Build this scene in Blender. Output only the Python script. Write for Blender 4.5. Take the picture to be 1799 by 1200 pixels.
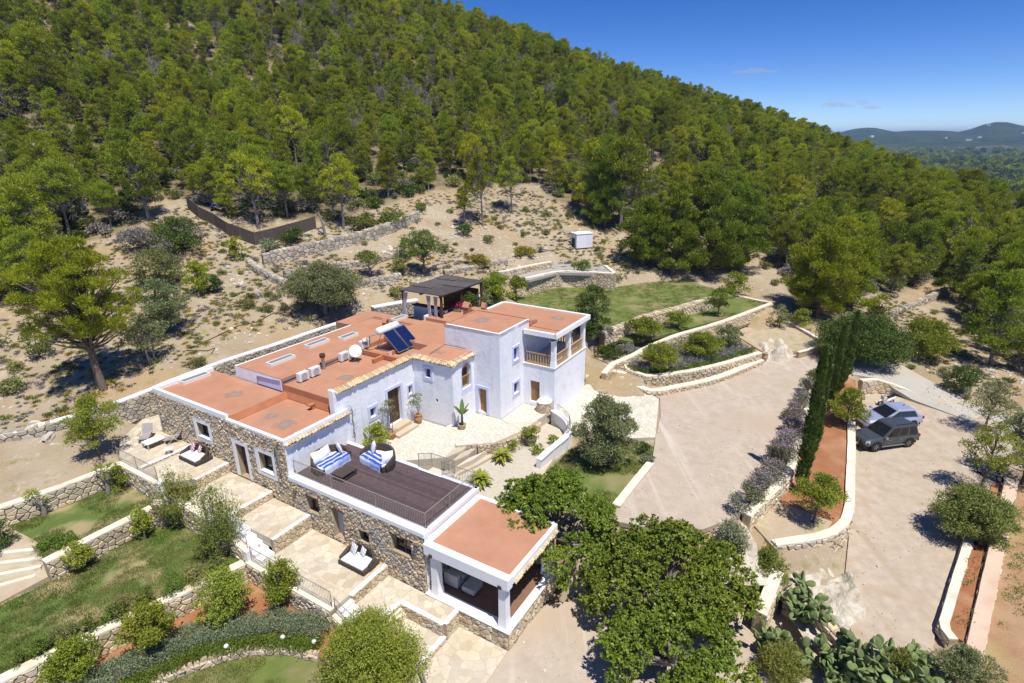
import bpy, math, random, time
import numpy as np
from mathutils import Vector, Matrix
T0 = time.time()
for o in list(bpy.data.objects): bpy.data.objects.remove(o, do_unlink=True)
SC = bpy.context.scene
R = math.radians
# ------------------------------------------------------------------ camera, sky, sun, exposure
CZ = 20.0; FPX = 1010.0; PIT = R(19.4); ROLL = R(-0.6); YAW = R(31.8)
cam = bpy.data.cameras.new('camera'); camo = bpy.data.objects.new('camera', cam); SC.collection.objects.link(camo)
camo.matrix_world = Matrix.Translation((0, 0, CZ)) @ Matrix.Rotation(R(90) - PIT, 4, 'X') @ Matrix.Rotation(ROLL, 4, 'Z')
cam.sensor_width = 36.0; cam.lens = 36.0 * FPX / 1799.0; cam.clip_start = 0.5; cam.clip_end = 40000
SC.camera = camo
SUN_AZ = (0.50, -0.866); SUN_EL = R(67)
wd = bpy.data.worlds.new('World'); SC.world = wd; wd.use_nodes = True
wn = wd.node_tree.nodes; wl = wd.node_tree.links
bg = wn['Background']; bg.inputs['Strength'].default_value = 0.13
sky = wn.new('ShaderNodeTexSky'); sky.sky_type = 'NISHITA'; sky.sun_disc = False
sky.sun_elevation = SUN_EL; sky.sun_rotation = math.atan2(SUN_AZ[0], SUN_AZ[1])
sky.altitude = 0; sky.air_density = 0.5; sky.dust_density = 0.0; sky.ozone_density = 2.0
hsv = wn.new('ShaderNodeHueSaturation'); hsv.inputs['Saturation'].default_value = 1.36; hsv.inputs['Hue'].default_value = .515; wl.new(sky.outputs[0], hsv.inputs['Color']); wl.new(hsv.outputs[0], bg.inputs[0])
sl = bpy.data.lights.new('sun', 'SUN'); sl.energy = 4.8; sl.angle = R(0.53); sl.color = (1.0, 0.955, 0.88)
so = bpy.data.objects.new('sun', sl); SC.collection.objects.link(so)
SUND = Vector((SUN_AZ[0]*math.cos(SUN_EL), SUN_AZ[1]*math.cos(SUN_EL), math.sin(SUN_EL)))
so.rotation_euler = (-SUND).to_track_quat('-Z', 'Y').to_euler(); so.location = (60, -90, 120)
SC.view_settings.view_transform = 'Standard'; SC.view_settings.look = 'None'
SC.view_settings.exposure = 0.18; SC.view_settings.gamma = 1.0; SC.view_settings.use_curve_mapping = False
SC.render.engine = 'CYCLES'
SC.cycles.max_bounces = 6; SC.cycles.transparent_max_bounces = 6; SC.cycles.diffuse_bounces = 3

# ------------------------------------------------------------------ frames of reference
SU, CU = math.sin(YAW), math.cos(YAW)          # the villa's axes: u runs back along the long front, v towards the drive
def W(u, v, z=0.0): return (SU*u + CU*v, CU*u - SU*v, z)
def UV(x, y): return (SU*x + CU*y, CU*x - SU*y)
def ray(px, py):
    x = (px-900)/FPX; y = (py-600)/FPX; c, s = math.cos(ROLL), math.sin(ROLL)
    x, y = c*x + s*y, -s*x + c*y
    return (x, math.cos(PIT) - y*math.sin(PIT), -(math.sin(PIT) + y*math.cos(PIT)))
def G(px, py, z=0.0):                           # point at height z along a line of sight used when surveying the site
    r = ray(px, py); t = (z-CZ)/r[2]; return (r[0]*t, r[1]*t, z)
def GD(px, py, d):
    r = ray(px, py); t = d/r[1]; return (r[0]*t, d, CZ + r[2]*t)
def project(x, y, z):
    z = z - CZ
    cz = math.cos(PIT)*y - math.sin(PIT)*z; cy = -(math.sin(PIT)*y + math.cos(PIT)*z); c, s = math.cos(ROLL), math.sin(ROLL)
    if np.isscalar(cz) and cz <= 0.1: return (-9999, -9999)
    return 900 + FPX*(c*x - s*cy)/cz, 600 + FPX*(s*x + c*cy)/cz

# ------------------------------------------------------------------ object helpers
LINK = SC.collection.objects.link
def tag(o, label=None, cat=None, group=None, kind=None):
    if label: o['label'] = label
    if cat: o['category'] = cat
    if group: o['group'] = group
    if kind: o['kind'] = kind
    return o
def thing(name, label, cat, loc=(0, 0, 0), rz=0.0, group=None):
    o = bpy.data.objects.new(name, None); LINK(o); o.empty_display_size = 0.3
    o.location = loc; o.rotation_euler = (0, 0, rz)
    return tag(o, label, cat, group)
def mobj(name, me, parent=None, loc=None):
    o = bpy.data.objects.new(name, me); LINK(o)
    if parent is not None: o.parent = parent
    if loc is not None: o.location = loc
    return o
def copy_tree(o, parent=None):
    c = o.copy(); LINK(c); c.parent = parent
    for ch in list(o.children): copy_tree(ch, c)
    return c
def fast_mesh(name, V, F, mat=None, smooth=False):
    V = np.asarray(V, dtype=np.float32); F = np.asarray(F, dtype=np.int32)
    me = bpy.data.meshes.new(name); n, k = F.shape
    me.vertices.add(len(V)); me.vertices.foreach_set('co', V.ravel())
    me.loops.add(n*k); me.loops.foreach_set('vertex_index', F.ravel())
    me.polygons.add(n); me.polygons.foreach_set('loop_start', np.arange(0, n*k, k, dtype=np.int32))
    me.polygons.foreach_set('loop_total', np.full(n, k, dtype=np.int32))
    if smooth: me.polygons.foreach_set('use_smooth', np.ones(n, dtype=bool))
    me.update(calc_edges=True)
    if mat: me.materials.append(mat)
    return me
def root_loc(o):
    while o.parent is not None: o = o.parent
    return Vector(o.location)
class MB:
    """collects geometry of ONE mesh"""
    def __init__(s): s.v = []; s.f = []
    def add(s, vs, fs):
        b = len(s.v); s.v.extend(vs); s.f.extend([tuple(i+b for i in f) for f in fs]); return s
    def hexa(s, p):     # 8 corners, bottom ring then top ring
        return s.add(p, [(3,2,1,0), (4,5,6,7), (0,1,5,4), (1,2,6,5), (2,3,7,6), (3,0,4,7)])
    def box(s, x0, x1, y0, y1, z0, z1):
        return s.hexa([(x0,y0,z0),(x1,y0,z0),(x1,y1,z0),(x0,y1,z0),(x0,y0,z1),(x1,y0,z1),(x1,y1,z1),(x0,y1,z1)])
    def ubox(s, u0, u1, v0, v1, z0, z1):
        if isinstance(z1, (int, float)): z1 = (z1,)*4
        return s.hexa([W(u0,v0,z0), W(u0,v1,z0), W(u1,v1,z0), W(u1,v0,z0), W(u0,v0,z1[0]), W(u0,v1,z1[1]), W(u1,v1,z1[2]), W(u1,v0,z1[3])])
    def taper(s, cx, cy, z0, z1, a0, b0, a1, b1):
        return s.hexa([(cx-a0,cy-b0,z0),(cx+a0,cy-b0,z0),(cx+a0,cy+b0,z0),(cx-a0,cy+b0,z0),(cx-a1,cy-b1,z1),(cx+a1,cy-b1,z1),(cx+a1,cy+b1,z1),(cx-a1,cy+b1,z1)])
    def prism(s, poly, z0, z1):
        n = len(poly); A = sum(poly[i][0]*poly[(i+1)%n][1]-poly[(i+1)%n][0]*poly[i][1] for i in range(n))
        if A < 0: poly = poly[::-1]
        zz1 = z1 if not isinstance(z1, (int, float)) else [z1]*n
        vs = [(p[0],p[1],z0) for p in poly] + [(p[0],p[1],zz1[i]) for i, p in enumerate(poly)]
        return s.add(vs, [tuple(range(n-1,-1,-1)), tuple(range(n,2*n))] + [(i,(i+1)%n,(i+1)%n+n,i+n) for i in range(n)])
    def tube(s, pts, rad, n=6, cap=True):
        pts = [Vector(p) for p in pts]; m = len(pts)
        if isinstance(rad, (int, float)): rad = [rad]*m
        b = len(s.v); ref = None
        for i, p in enumerate(pts):
            d = (pts[min(i+1,m-1)]-pts[max(i-1,0)]).normalized()
            if ref is None: ref = Vector((1,0,0)) if abs(d.x) < .8 else Vector((0,1,0))
            a = (ref - d*ref.dot(d)).normalized(); c = d.cross(a); ref = a
            for k in range(n):
                t = 2*math.pi*k/n; q = p + (a*math.cos(t)+c*math.sin(t))*rad[i]; s.v.append((q.x,q.y,q.z))
        for i in range(m-1):
            for k in range(n):
                s.f.append((b+i*n+k, b+i*n+(k+1)%n, b+(i+1)*n+(k+1)%n, b+(i+1)*n+k))
        if cap:
            s.f.append(tuple(b+k for k in range(n-1,-1,-1))); s.f.append(tuple(b+(m-1)*n+k for k in range(n)))
        return s
    def lathe(s, prof, c=(0,0,0), n=16, a0=0.0, a1=2*math.pi, closed=True):
        b = len(s.v); m = len(prof); k2 = n if closed else n+1
        for (r, z) in prof:
            for k in range(k2):
                t = a0+(a1-a0)*k/n; s.v.append((c[0]+r*math.cos(t), c[1]+r*math.sin(t), c[2]+z))
        for i in range(m-1):
            for k in range(n):
                k1 = (k+1) % k2; s.f.append((b+i*k2+k, b+i*k2+k1, b+(i+1)*k2+k1, b+(i+1)*k2+k))
        return s
    def cyl(s, c, r, z0, z1, n=14): return s.lathe([(0.001,z0),(r,z0),(r,z1),(0.001,z1)], c, n)
    def pillow(s, c, sx, sy, sz, ax=(1,0,0), ay=(0,1,0), n=5):
        ax, ay = Vector(ax).normalized(), Vector(ay).normalized(); az = ax.cross(ay); c = Vector(c); b = len(s.v)
        for side in (1, -1):
            for i in range(n+1):
                for j in range(n+1):
                    a = -1+2*i/n; d = -1+2*j/n; h = ((1-a**4)*(1-d**4))**.5
                    q = c+ax*(a*sx*(1-.06*(1-d*d)))+ay*(d*sy*(1-.06*(1-a*a)))+az*(side*h*sz); s.v.append(tuple(q))
        m = (n+1)*(n+1)
        for i in range(n):
            for j in range(n):
                q = (i*(n+1)+j, (i+1)*(n+1)+j, (i+1)*(n+1)+j+1, i*(n+1)+j+1)
                s.f.append(tuple(b+x for x in q)); s.f.append(tuple(b+m+x for x in q[::-1]))
        return s
    def mesh(s, name, mat=None, off=None, smooth=False):
        me = bpy.data.meshes.new(name)
        v = s.v if off is None else [(a-off[0], b-off[1], c-off[2]) for a, b, c in s.v]
        me.from_pydata(v, [], s.f)
        if smooth: me.polygons.foreach_set('use_smooth', [True]*len(me.polygons))
        me.update()
        if mat: me.materials.append(mat)
        return me
    def build(s, name, mat, parent=None, smooth=False, kind=None, label=None, world=False, bevel=0):
        """world=True: vertices are in world space and are moved to the root's frame"""
        off = root_loc(parent) if (world and parent is not None) else None
        loc = None
        if parent is None and s.v:
            a = np.array(s.v); off = ((a[:,0].min()+a[:,0].max())/2, (a[:,1].min()+a[:,1].max())/2, a[:,2].min()); loc = off
        o = mobj(name, s.mesh(name, mat, off, smooth), parent, loc)
        if bevel:
            m = o.modifiers.new('bevel', 'BEVEL'); m.width = bevel; m.segments = 2; m.limit_method = 'ANGLE'
        return tag(o, label, None, None, kind)

# ------------------------------------------------------------------ materials
def nd(nt, t, **kw):
    n = nt.nodes.new(t)
    for k, v in kw.items(): setattr(n, k, v)
    return n
def ramp(nt, stops):
    r = nd(nt, 'ShaderNodeValToRGB'); e = r.color_ramp.elements
    while len(e) < len(stops): e.new(0.5)
    for i, (p, c) in enumerate(stops): e[i].position = p; e[i].color = (*c, 1)
    return r
def M(name, c1, c2=None, scale=3.0, rough=.85, bump=0.0, bscale=25.0, jitter=0.0, spec=.3, metal=0.0, detail=6, stops=None, c3=None, s3=.6, t3=(.55,.7), world=False, emit=None, streak=None, sdir=None):
    m = bpy.data.materials.new(name); m.use_nodes = True; nt = m.node_tree; p = nt.nodes['Principled BSDF']
    p.inputs['Roughness'].default_value = rough; p.inputs['Metallic'].default_value = metal; p.inputs['Specular IOR Level'].default_value = spec
    p.inputs['Base Color'].default_value = (*c1, 1)
    tc = nd(nt, 'ShaderNodeTexCoord'); vec = tc.outputs['Object']
    if world: vec = nd(nt, 'ShaderNodeNewGeometry').outputs['Position']
    col = None
    if c2 is not None:
        n = nd(nt, 'ShaderNodeTexNoise'); n.inputs['Scale'].default_value = scale; n.inputs['Detail'].default_value = detail; n.inputs['Roughness'].default_value = .65
        nt.links.new(vec, n.inputs['Vector'])
        r = ramp(nt, stops or [(.32, c1), (.68, c2)]); nt.links.new(n.outputs['Fac'], r.inputs[0]); col = r.outputs[0]
    if c3 is not None:
        n3 = nd(nt, 'ShaderNodeTexNoise'); n3.inputs['Scale'].default_value = s3; n3.inputs['Detail'].default_value = 5
        nt.links.new(vec, n3.inputs['Vector'])
        mr = nd(nt, 'ShaderNodeMapRange'); mr.inputs[1].default_value = t3[0]; mr.inputs[2].default_value = t3[1]
        nt.links.new(n3.outputs['Fac'], mr.inputs[0])
        mx = nd(nt, 'ShaderNodeMix', data_type='RGBA'); nt.links.new(mr.outputs[0], mx.inputs[0])
        if col is not None: nt.links.new(col, mx.inputs[6])
        else: mx.inputs[6].default_value = (*c1, 1)
        mx.inputs[7].default_value = (*c3, 1); col = mx.outputs[2]
    if streak is not None:                 # stretched stains: down the wall, or along the wheel tracks
        mp = nd(nt, 'ShaderNodeMapping'); mp.vector_type = 'POINT'; nt.links.new(vec, mp.inputs[0])
        if sdir is None: mp.inputs['Scale'].default_value = (2.6, 2.6, .25)
        else: mp.inputs['Rotation'].default_value = (0, 0, sdir); mp.inputs['Scale'].default_value = (1.5, .09, 1)
        ns = nd(nt, 'ShaderNodeTexNoise'); ns.inputs['Scale'].default_value = 1.0; ns.inputs['Detail'].default_value = 4; nt.links.new(mp.outputs[0], ns.inputs['Vector'])
        mr = nd(nt, 'ShaderNodeMapRange'); mr.inputs[1].default_value = .54; mr.inputs[2].default_value = .74; mr.inputs[4].default_value = .75; nt.links.new(ns.outputs['Fac'], mr.inputs[0])
        mx = nd(nt, 'ShaderNodeMix', data_type='RGBA'); nt.links.new(mr.outputs[0], mx.inputs[0]); nt.links.new(col, mx.inputs[6]); mx.inputs[7].default_value = (*streak, 1); col = mx.outputs[2]
    if jitter:
        oi = nd(nt, 'ShaderNodeObjectInfo'); gi = nd(nt, 'ShaderNodeNewGeometry'); ad = nd(nt, 'ShaderNodeMath', operation='ADD')
        nt.links.new(oi.outputs['Random'], ad.inputs[0]); nt.links.new(gi.outputs['Random Per Island'], ad.inputs[1])
        fr = nd(nt, 'ShaderNodeMath', operation='FRACT'); nt.links.new(ad.outputs[0], fr.inputs[0])
        mr = nd(nt, 'ShaderNodeMapRange'); mr.inputs[3].default_value = 1-jitter; mr.inputs[4].default_value = 1+jitter
        nt.links.new(fr.outputs[0], mr.inputs[0])
        hs = nd(nt, 'ShaderNodeHueSaturation'); nt.links.new(mr.outputs[0], hs.inputs['Value'])
        if col is not None: nt.links.new(col, hs.inputs['Color'])
        else: hs.inputs['Color'].default_value = (*c1, 1)
        col = hs.outputs[0]
    if col is not None: nt.links.new(col, p.inputs['Base Color'])
    if bump:
        b = nd(nt, 'ShaderNodeBump'); b.inputs['Strength'].default_value = 1.0; b.inputs['Distance'].default_value = bump
        n2 = nd(nt, 'ShaderNodeTexNoise'); n2.inputs['Scale'].default_value = bscale; n2.inputs['Detail'].default_value = 5
        nt.links.new(vec, n2.inputs['Vector']); nt.links.new(n2.outputs['Fac'], b.inputs['Height']); nt.links.new(b.outputs[0], p.inputs['Normal'])
    if emit: p.inputs['Emission Color'].default_value = (*emit, 1); p.inputs['Emission Strength'].default_value = 1
    return m
def LEAF(name, ca, cb, cc=None, trans=.3, nscale=1.2, rough=.55, vary=.25):
    """foliage: every leaf its own shade between ca and cb, patches tending to cc"""
    m = bpy.data.materials.new(name); m.use_nodes = True; nt = m.node_tree; p = nt.nodes['Principled BSDF']; out = nt.nodes['Material Output']
    p.inputs['Roughness'].default_value = rough; p.inputs['Specular IOR Level'].default_value = .25
    gi = nd(nt, 'ShaderNodeNewGeometry'); r = ramp(nt, [(0, ca), (1, cb)]); nt.links.new(gi.outputs['Random Per Island'], r.inputs[0]); col = r.outputs[0]
    if cc is not None:
        n = nd(nt, 'ShaderNodeTexNoise'); n.inputs['Scale'].default_value = nscale; n.inputs['Detail'].default_value = 3
        nt.links.new(gi.outputs['Position'], n.inputs['Vector'])
        mr = nd(nt, 'ShaderNodeMapRange'); mr.inputs[1].default_value = .45; mr.inputs[2].default_value = .72; nt.links.new(n.outputs['Fac'], mr.inputs[0])
        mx = nd(nt, 'ShaderNodeMix', data_type='RGBA'); nt.links.new(mr.outputs[0], mx.inputs[0]); nt.links.new(col, mx.inputs[6]); mx.inputs[7].default_value = (*cc, 1); col = mx.outputs[2]
    oi = nd(nt, 'ShaderNodeObjectInfo'); mv = nd(nt, 'ShaderNodeMapRange'); mv.inputs[3].default_value = 1-vary; mv.inputs[4].default_value = 1+vary
    nt.links.new(oi.outputs['Random'], mv.inputs[0]); hs = nd(nt, 'ShaderNodeHueSaturation'); nt.links.new(mv.outputs[0], hs.inputs['Value']); nt.links.new(col, hs.inputs['Color'])
    mh = nd(nt, 'ShaderNodeMapRange'); mh.inputs[3].default_value = .485; mh.inputs[4].default_value = .515
    ml = nd(nt, 'ShaderNodeMath', operation='MULTIPLY'); ml.inputs[1].default_value = 7.31; fr = nd(nt, 'ShaderNodeMath', operation='FRACT')
    nt.links.new(oi.outputs['Random'], ml.inputs[0]); nt.links.new(ml.outputs[0], fr.inputs[0]); nt.links.new(fr.outputs[0], mh.inputs[0]); nt.links.new(mh.outputs[0], hs.inputs['Hue'])
    nt.links.new(hs.outputs[0], p.inputs['Base Color'])
    if trans:
        tr = nd(nt, 'ShaderNodeBsdfTranslucent'); nt.links.new(hs.outputs[0], tr.inputs[0]); mi = nd(nt, 'ShaderNodeMixShader'); mi.inputs[0].default_value = trans
        nt.links.new(p.outputs[0], mi.inputs[1]); nt.links.new(tr.outputs[0], mi.inputs[2]); nt.links.new(mi.outputs[0], out.inputs[0])
    return m
MT = {}
MT['plaster'] = M('whitewash', (.80,.81,.865), (.86,.865,.90), 1.2, .9, .025, 3.5, c3=(.68,.69,.76), s3=1.1, t3=(.55,.8), streak=(.70,.70,.74))
MT['plaster_clean'] = M('white_paint', (.82,.82,.83), (.87,.87,.87), 3, .85, .006, 8)
MT['lilac'] = M('lilac_wash', (.60,.61,.83), (.66,.67,.86), 2, .9, .006, 6)
MT['inner_white'] = M('inner_white', (.70,.70,.74))
MT['roof'] = M('terracotta_roof_paint', (.43,.212,.124), (.51,.262,.16), .7, .75, .006, 7, c3=(.40,.235,.155), s3=.30, t3=(.56,.72))
MT['roof_edge'] = M('terracotta_upstand', (.43,.17,.075), (.50,.215,.11), 1.5, .7, .006, 9)
MT['rooftile'] = M('clay_tiles', (.55,.40,.22), (.62,.50,.32), 6, .9, .004, 40, jitter=.28)
MT['stone'] = M('rubble_stone', (.50,.395,.26), (.61,.51,.37), 2.2, .95, .012, 22, jitter=.24, c3=(.38,.35,.31), s3=.8, t3=(.5,.7))
MT['stone_warm'] = M('warm_field_stone', (.52,.41,.26), (.63,.53,.38), 2.0, .95, .012, 20, jitter=.22, c3=(.52,.47,.40), s3=1.3, t3=(.5,.7))
MT['stone_grey'] = M('grey_dry_stone', (.40,.35,.27), (.52,.46,.36), 2.0, .95, .012, 20, jitter=.30, c3=(.33,.31,.28), s3=1.1, t3=(.5,.7))
MT['mortar'] = M('mortar', (.44,.355,.235), (.37,.29,.185), 4, .95, .01, 20)
MT['earth_joint'] = M('earth_joint', (.22,.16,.09), (.30,.23,.14), 4, .95)
MT['cap'] = M('cream_coping', (.72,.63,.48), (.80,.73,.60), 1.6, .9, .008, 12, c3=(.60,.50,.36), s3=1.2, t3=(.55,.75))
MT['cap_white'] = M('white_coping', (.80,.79,.77), (.85,.85,.85), 1.6, .9, .006, 12, c3=(.68,.66,.62), s3=1.2, t3=(.58,.78))
MT['cap_pink'] = M('ochre_coping', (.60,.44,.31), (.68,.55,.42), .7, .9, .006, 12, c3=(.56,.35,.22), s3=.35, t3=(.45,.6))
MT['flag'] = M('flagstone', (.55,.475,.355), (.63,.56,.445), 1.7, .9, .006, 18, jitter=.15, c3=(.56,.45,.30), s3=.5, t3=(.5,.7))
MT['flag_pale'] = M('pale_flagstone', (.62,.57,.46), (.70,.655,.55), 1.7, .9, .006, 18, jitter=.09, c3=(.60,.56,.45), s3=.5, t3=(.5,.7))
MT['grout'] = M('pale_grout', (.56,.51,.41), (.48,.43,.34), 3, .95)
MT['deck'] = M('deck_board', (.090,.060,.062), (.125,.088,.090), 3, .7, .003, 30, jitter=.22)
MT['rattan'] = M('dark_rattan', (.060,.045,.036), (.085,.066,.053), 25, .7, .006, 70)
MT['cushion'] = M('white_cushion', (.80,.80,.80), (.86,.86,.86), 3, .9, .004, 14)
MT['wood'] = M('oiled_wood', (.26,.145,.055), (.36,.21,.085), 5, .7, .003, 30, jitter=.15)
MT['wood_dark'] = M('dark_wood', (.065,.032,.018), (.11,.055,.028), 6, .65, .003, 30, jitter=.2)
MT['wood_pale'] = M('pale_wood', (.42,.28,.14), (.50,.35,.19), 6, .7, .003, 30, jitter=.15)
MT['bluepaint'] = M('blue_shutter_paint', (.07,.12,.42), (.09,.15,.5), 4, .6)
MT['porchfloor'] = M('brown_floor_tiles', (.20,.11,.065), (.25,.145,.09), 3, .6)
MT['greyfabric'] = M('grey_upholstery', (.40,.39,.37), (.46,.45,.43), 3, .9)
MT['glass'] = M('window_glass', (.012,.015,.02), rough=.06, spec=.6)
MT['iron'] = M('weathered_iron', (.30,.26,.22), (.40,.36,.31), 8, .6, 0, metal=.3)
MT['iron_dark'] = M('dark_iron', (.035,.032,.03), rough=.6, metal=.3)
MT['metal'] = M('grey_metal', (.45,.45,.46), rough=.35, metal=.8)
MT['white_metal'] = M('white_enamel', (.72,.72,.70), (.78,.78,.76), 4, .45)
MT['grey_plastic'] = M('grey_plastic', (.35,.35,.35), rough=.5)
MT['black'] = M('black_rubber', (.015,.015,.016), rough=.8)
MT['pv'] = M('solar_glass', (.006,.014,.07), rough=.08, spec=.7)
MT['terracotta'] = M('terracotta_pot', (.42,.20,.10), (.50,.27,.15), 4, .85, .004, 20)
MT['clay_pale'] = M('pale_clay_pot', (.46,.34,.20), (.54,.42,.27), 4, .85, .004, 20)
MT['potgrey'] = M('grey_pot', (.20,.17,.14), (.27,.24,.20), 4, .85, .004, 20)
MT['bark'] = M('bark', (.12,.088,.062), (.21,.165,.125), 8, .95, .02, 18)
MT['bark_grey'] = M('grey_bark', (.20,.175,.15), (.30,.27,.24), 8, .95, .02, 18)
MT['rock'] = M('limestone', (.56,.50,.40), (.68,.63,.53), 1.2, .95, .03, 9, jitter=.15, c3=(.42,.35,.26), s3=1.1, t3=(.5,.68))
MT['whiterock'] = M('white_bedrock', (.52,.46,.36), (.66,.61,.51), 1.8, .95, .10, 6, c3=(.42,.345,.24), s3=1.3, t3=(.5,.7))
MT['gravel'] = M('sandy_gravel', (.42,.345,.265), (.52,.44,.35), 1.3, .95, .012, 30, c3=(.46,.365,.27), s3=.16, t3=(.48,.68), streak=(.60,.53,.44), sdir=YAW)
MT['gravel_park'] = M('parking_gravel', (.41,.335,.25), (.52,.435,.335), 1.6, .95, .012, 30, c3=(.42,.325,.22), s3=.9, t3=(.52,.72), streak=(.40,.31,.21), sdir=YAW)
MT['road'] = M('grey_track', (.41,.385,.33), (.47,.445,.39), .4, .95, .012, 30, c3=(.47,.40,.30), s3=.3, t3=(.5,.7), streak=(.54,.51,.45), sdir=R(-60))
MT['gravel_grey'] = M('grey_gravel', (.36,.345,.32), (.43,.41,.38), 1.5, .95, .012, 30)
MT['redsoil'] = M('red_soil', (.30,.125,.055), (.37,.17,.08), 1.1, .95, .02, 14, c3=(.42,.24,.13), s3=.7, t3=(.5,.75))
MT['redfield'] = M('tilled_red_field', (.33,.19,.095), (.42,.28,.16), .8, .95, .04, 8, c3=(.36,.30,.13), s3=.35, t3=(.5,.7))
MT['sandbed'] = M('sandy_bed', (.42,.33,.22), (.50,.41,.29), 1.3, .95, .02, 14, c3=(.34,.31,.14), s3=1.1, t3=(.5,.75))
MT['lawn'] = M('lawn_ground', (.095,.145,.03), (.15,.195,.045), .9, .95, .03, 25, c3=(.36,.29,.15), s3=.42, t3=(.47,.62))
MT['lawn_fresh'] = M('fresh_lawn', (.115,.16,.034), (.175,.205,.05), .8, .95, .03, 25, c3=(.27,.235,.11), s3=.45, t3=(.46,.66))
MT['silver'] = M('silver_blue_paint', (.42,.47,.62), rough=.28, spec=.6, metal=.35)
MT['carpaint'] = M('grey_car_paint', (.085,.095,.10), rough=.25, spec=.6, metal=.35)
MT['carblack'] = M('black_trim', (.012,.012,.013), rough=.4)
MT['lamp'] = M('clear_lamp', (.55,.57,.6), rough=.15, spec=.7)
MT['redlamp'] = M('red_lamp', (.35,.01,.01), rough=.2)
MT['fence'] = M('brown_screen', (.085,.068,.055), (.12,.10,.083), 3, .9, .006, 12)
MT['pergola'] = M('dark_reed_panel', (.075,.066,.066), (.11,.098,.096), 2, .85, .006, 25, jitter=.2)
MT['curtain'] = M('grey_curtain', (.42,.42,.44), (.50,.50,.52), 3, .9)
MT['sling'] = M('grey_sling', (.30,.285,.28), (.36,.345,.335), 3, .8)
MT['teak'] = M('silvered_teak', (.44,.37,.26), (.52,.45,.34), 6, .75)
MT['blue'] = M('blue_cloth', (.03,.05,.35), (.05,.08,.45), 3, .8)
MT['dryplant'] = M('dry_brush', (.30,.27,.23), (.40,.37,.33), 3, .95)
def hill_ground():
    m = bpy.data.materials.new('stony_hillside'); m.use_nodes = True; nt = m.node_tree; p = nt.nodes['Principled BSDF']
    p.inputs['Roughness'].default_value = .97; p.inputs['Specular IOR Level'].default_value = .1
    pos = nd(nt, 'ShaderNodeNewGeometry').outputs['Position']
    def noise(s, d=6, r=.6):
        n = nd(nt, 'ShaderNodeTexNoise'); n.inputs['Scale'].default_value = s; n.inputs['Detail'].default_value = d; n.inputs['Roughness'].default_value = r; nt.links.new(pos, n.inputs['Vector']); return n.outputs['Fac']
    def mix(f, a, b):
        x = nd(nt, 'ShaderNodeMix', data_type='RGBA'); nt.links.new(f, x.inputs[0])
        for i, c in ((6, a), (7, b)):
            if isinstance(c, tuple): x.inputs[i].default_value = (*c, 1)
            else: nt.links.new(c, x.inputs[i])
        return x.outputs[2]
    def mr(f, a, b):
        r = nd(nt, 'ShaderNodeMapRange'); r.inputs[1].default_value = a; r.inputs[2].default_value = b; nt.links.new(f, r.inputs[0]); return r.outputs[0]
    c = mix(mr(noise(.35), .35, .65), (.34,.265,.17), (.44,.365,.26))
    c = mix(mr(noise(.12, 4), .50, .62), c, (.40,.29,.165))
    c = mix(mr(noise(1.6, 8, .7), 0.59, .70), c, (.57,.57,.48))       # pale stones
    c = mix(mr(noise(3.5, 6, .7), .60, .72), c, (.24,.185,.11))      # dark litter
    c = mix(mr(noise(.7, 7, .7), .54, .68), c, (.27,.235,.10))       # dry herbs
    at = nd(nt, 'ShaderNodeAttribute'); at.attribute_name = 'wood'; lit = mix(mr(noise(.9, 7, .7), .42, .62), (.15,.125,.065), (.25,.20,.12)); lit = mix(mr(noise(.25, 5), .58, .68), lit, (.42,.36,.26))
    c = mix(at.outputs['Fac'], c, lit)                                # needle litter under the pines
    nt.links.new(c, p.inputs['Base Color'])
    b = nd(nt, 'ShaderNodeBump'); b.inputs['Distance'].default_value = .12; nt.links.new(noise(2.2, 8, .7), b.inputs['Height']); nt.links.new(b.outputs[0], p.inputs['Normal'])
    return m
MT['hill'] = hill_ground()
def stain_mat():
    m = bpy.data.materials.new('dried_puddle_stain'); m.use_nodes = True; nt = m.node_tree; p = nt.nodes['Principled BSDF']; p.inputs['Base Color'].default_value = (.36,.30,.25,1); p.inputs['Roughness'].default_value = .9
    tc = nd(nt, 'ShaderNodeTexCoord'); n = nd(nt, 'ShaderNodeTexNoise'); n.inputs['Scale'].default_value = 2.2; n.inputs['Detail'].default_value = 6; nt.links.new(tc.outputs['Object'], n.inputs[0]); g = nd(nt, 'ShaderNodeTexGradient'); g.gradient_type = 'SPHERICAL'; mp = nd(nt, 'ShaderNodeMapping'); nt.links.new(tc.outputs['Generated'], mp.inputs[0]); mp.inputs['Location'].default_value = (-1,-1,0); mp.inputs['Scale'].default_value = (2,2,0); nt.links.new(mp.outputs[0], g.inputs[0])
    a = nd(nt, 'ShaderNodeMath', operation='MULTIPLY_ADD'); nt.links.new(n.outputs['Fac'], a.inputs[0]); a.inputs[1].default_value = 1.3; a.inputs[2].default_value = -.65; b = nd(nt, 'ShaderNodeMath', operation='ADD'); nt.links.new(a.outputs[0], b.inputs[0]); nt.links.new(g.outputs['Fac'], b.inputs[1])
    mr = nd(nt, 'ShaderNodeMapRange'); mr.inputs[1].default_value = .25; mr.inputs[2].default_value = .75; mr.inputs[4].default_value = .75; nt.links.new(b.outputs[0], mr.inputs[0]); nt.links.new(mr.outputs[0], p.inputs['Alpha']); return m
MT['stain'] = stain_mat()
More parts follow.
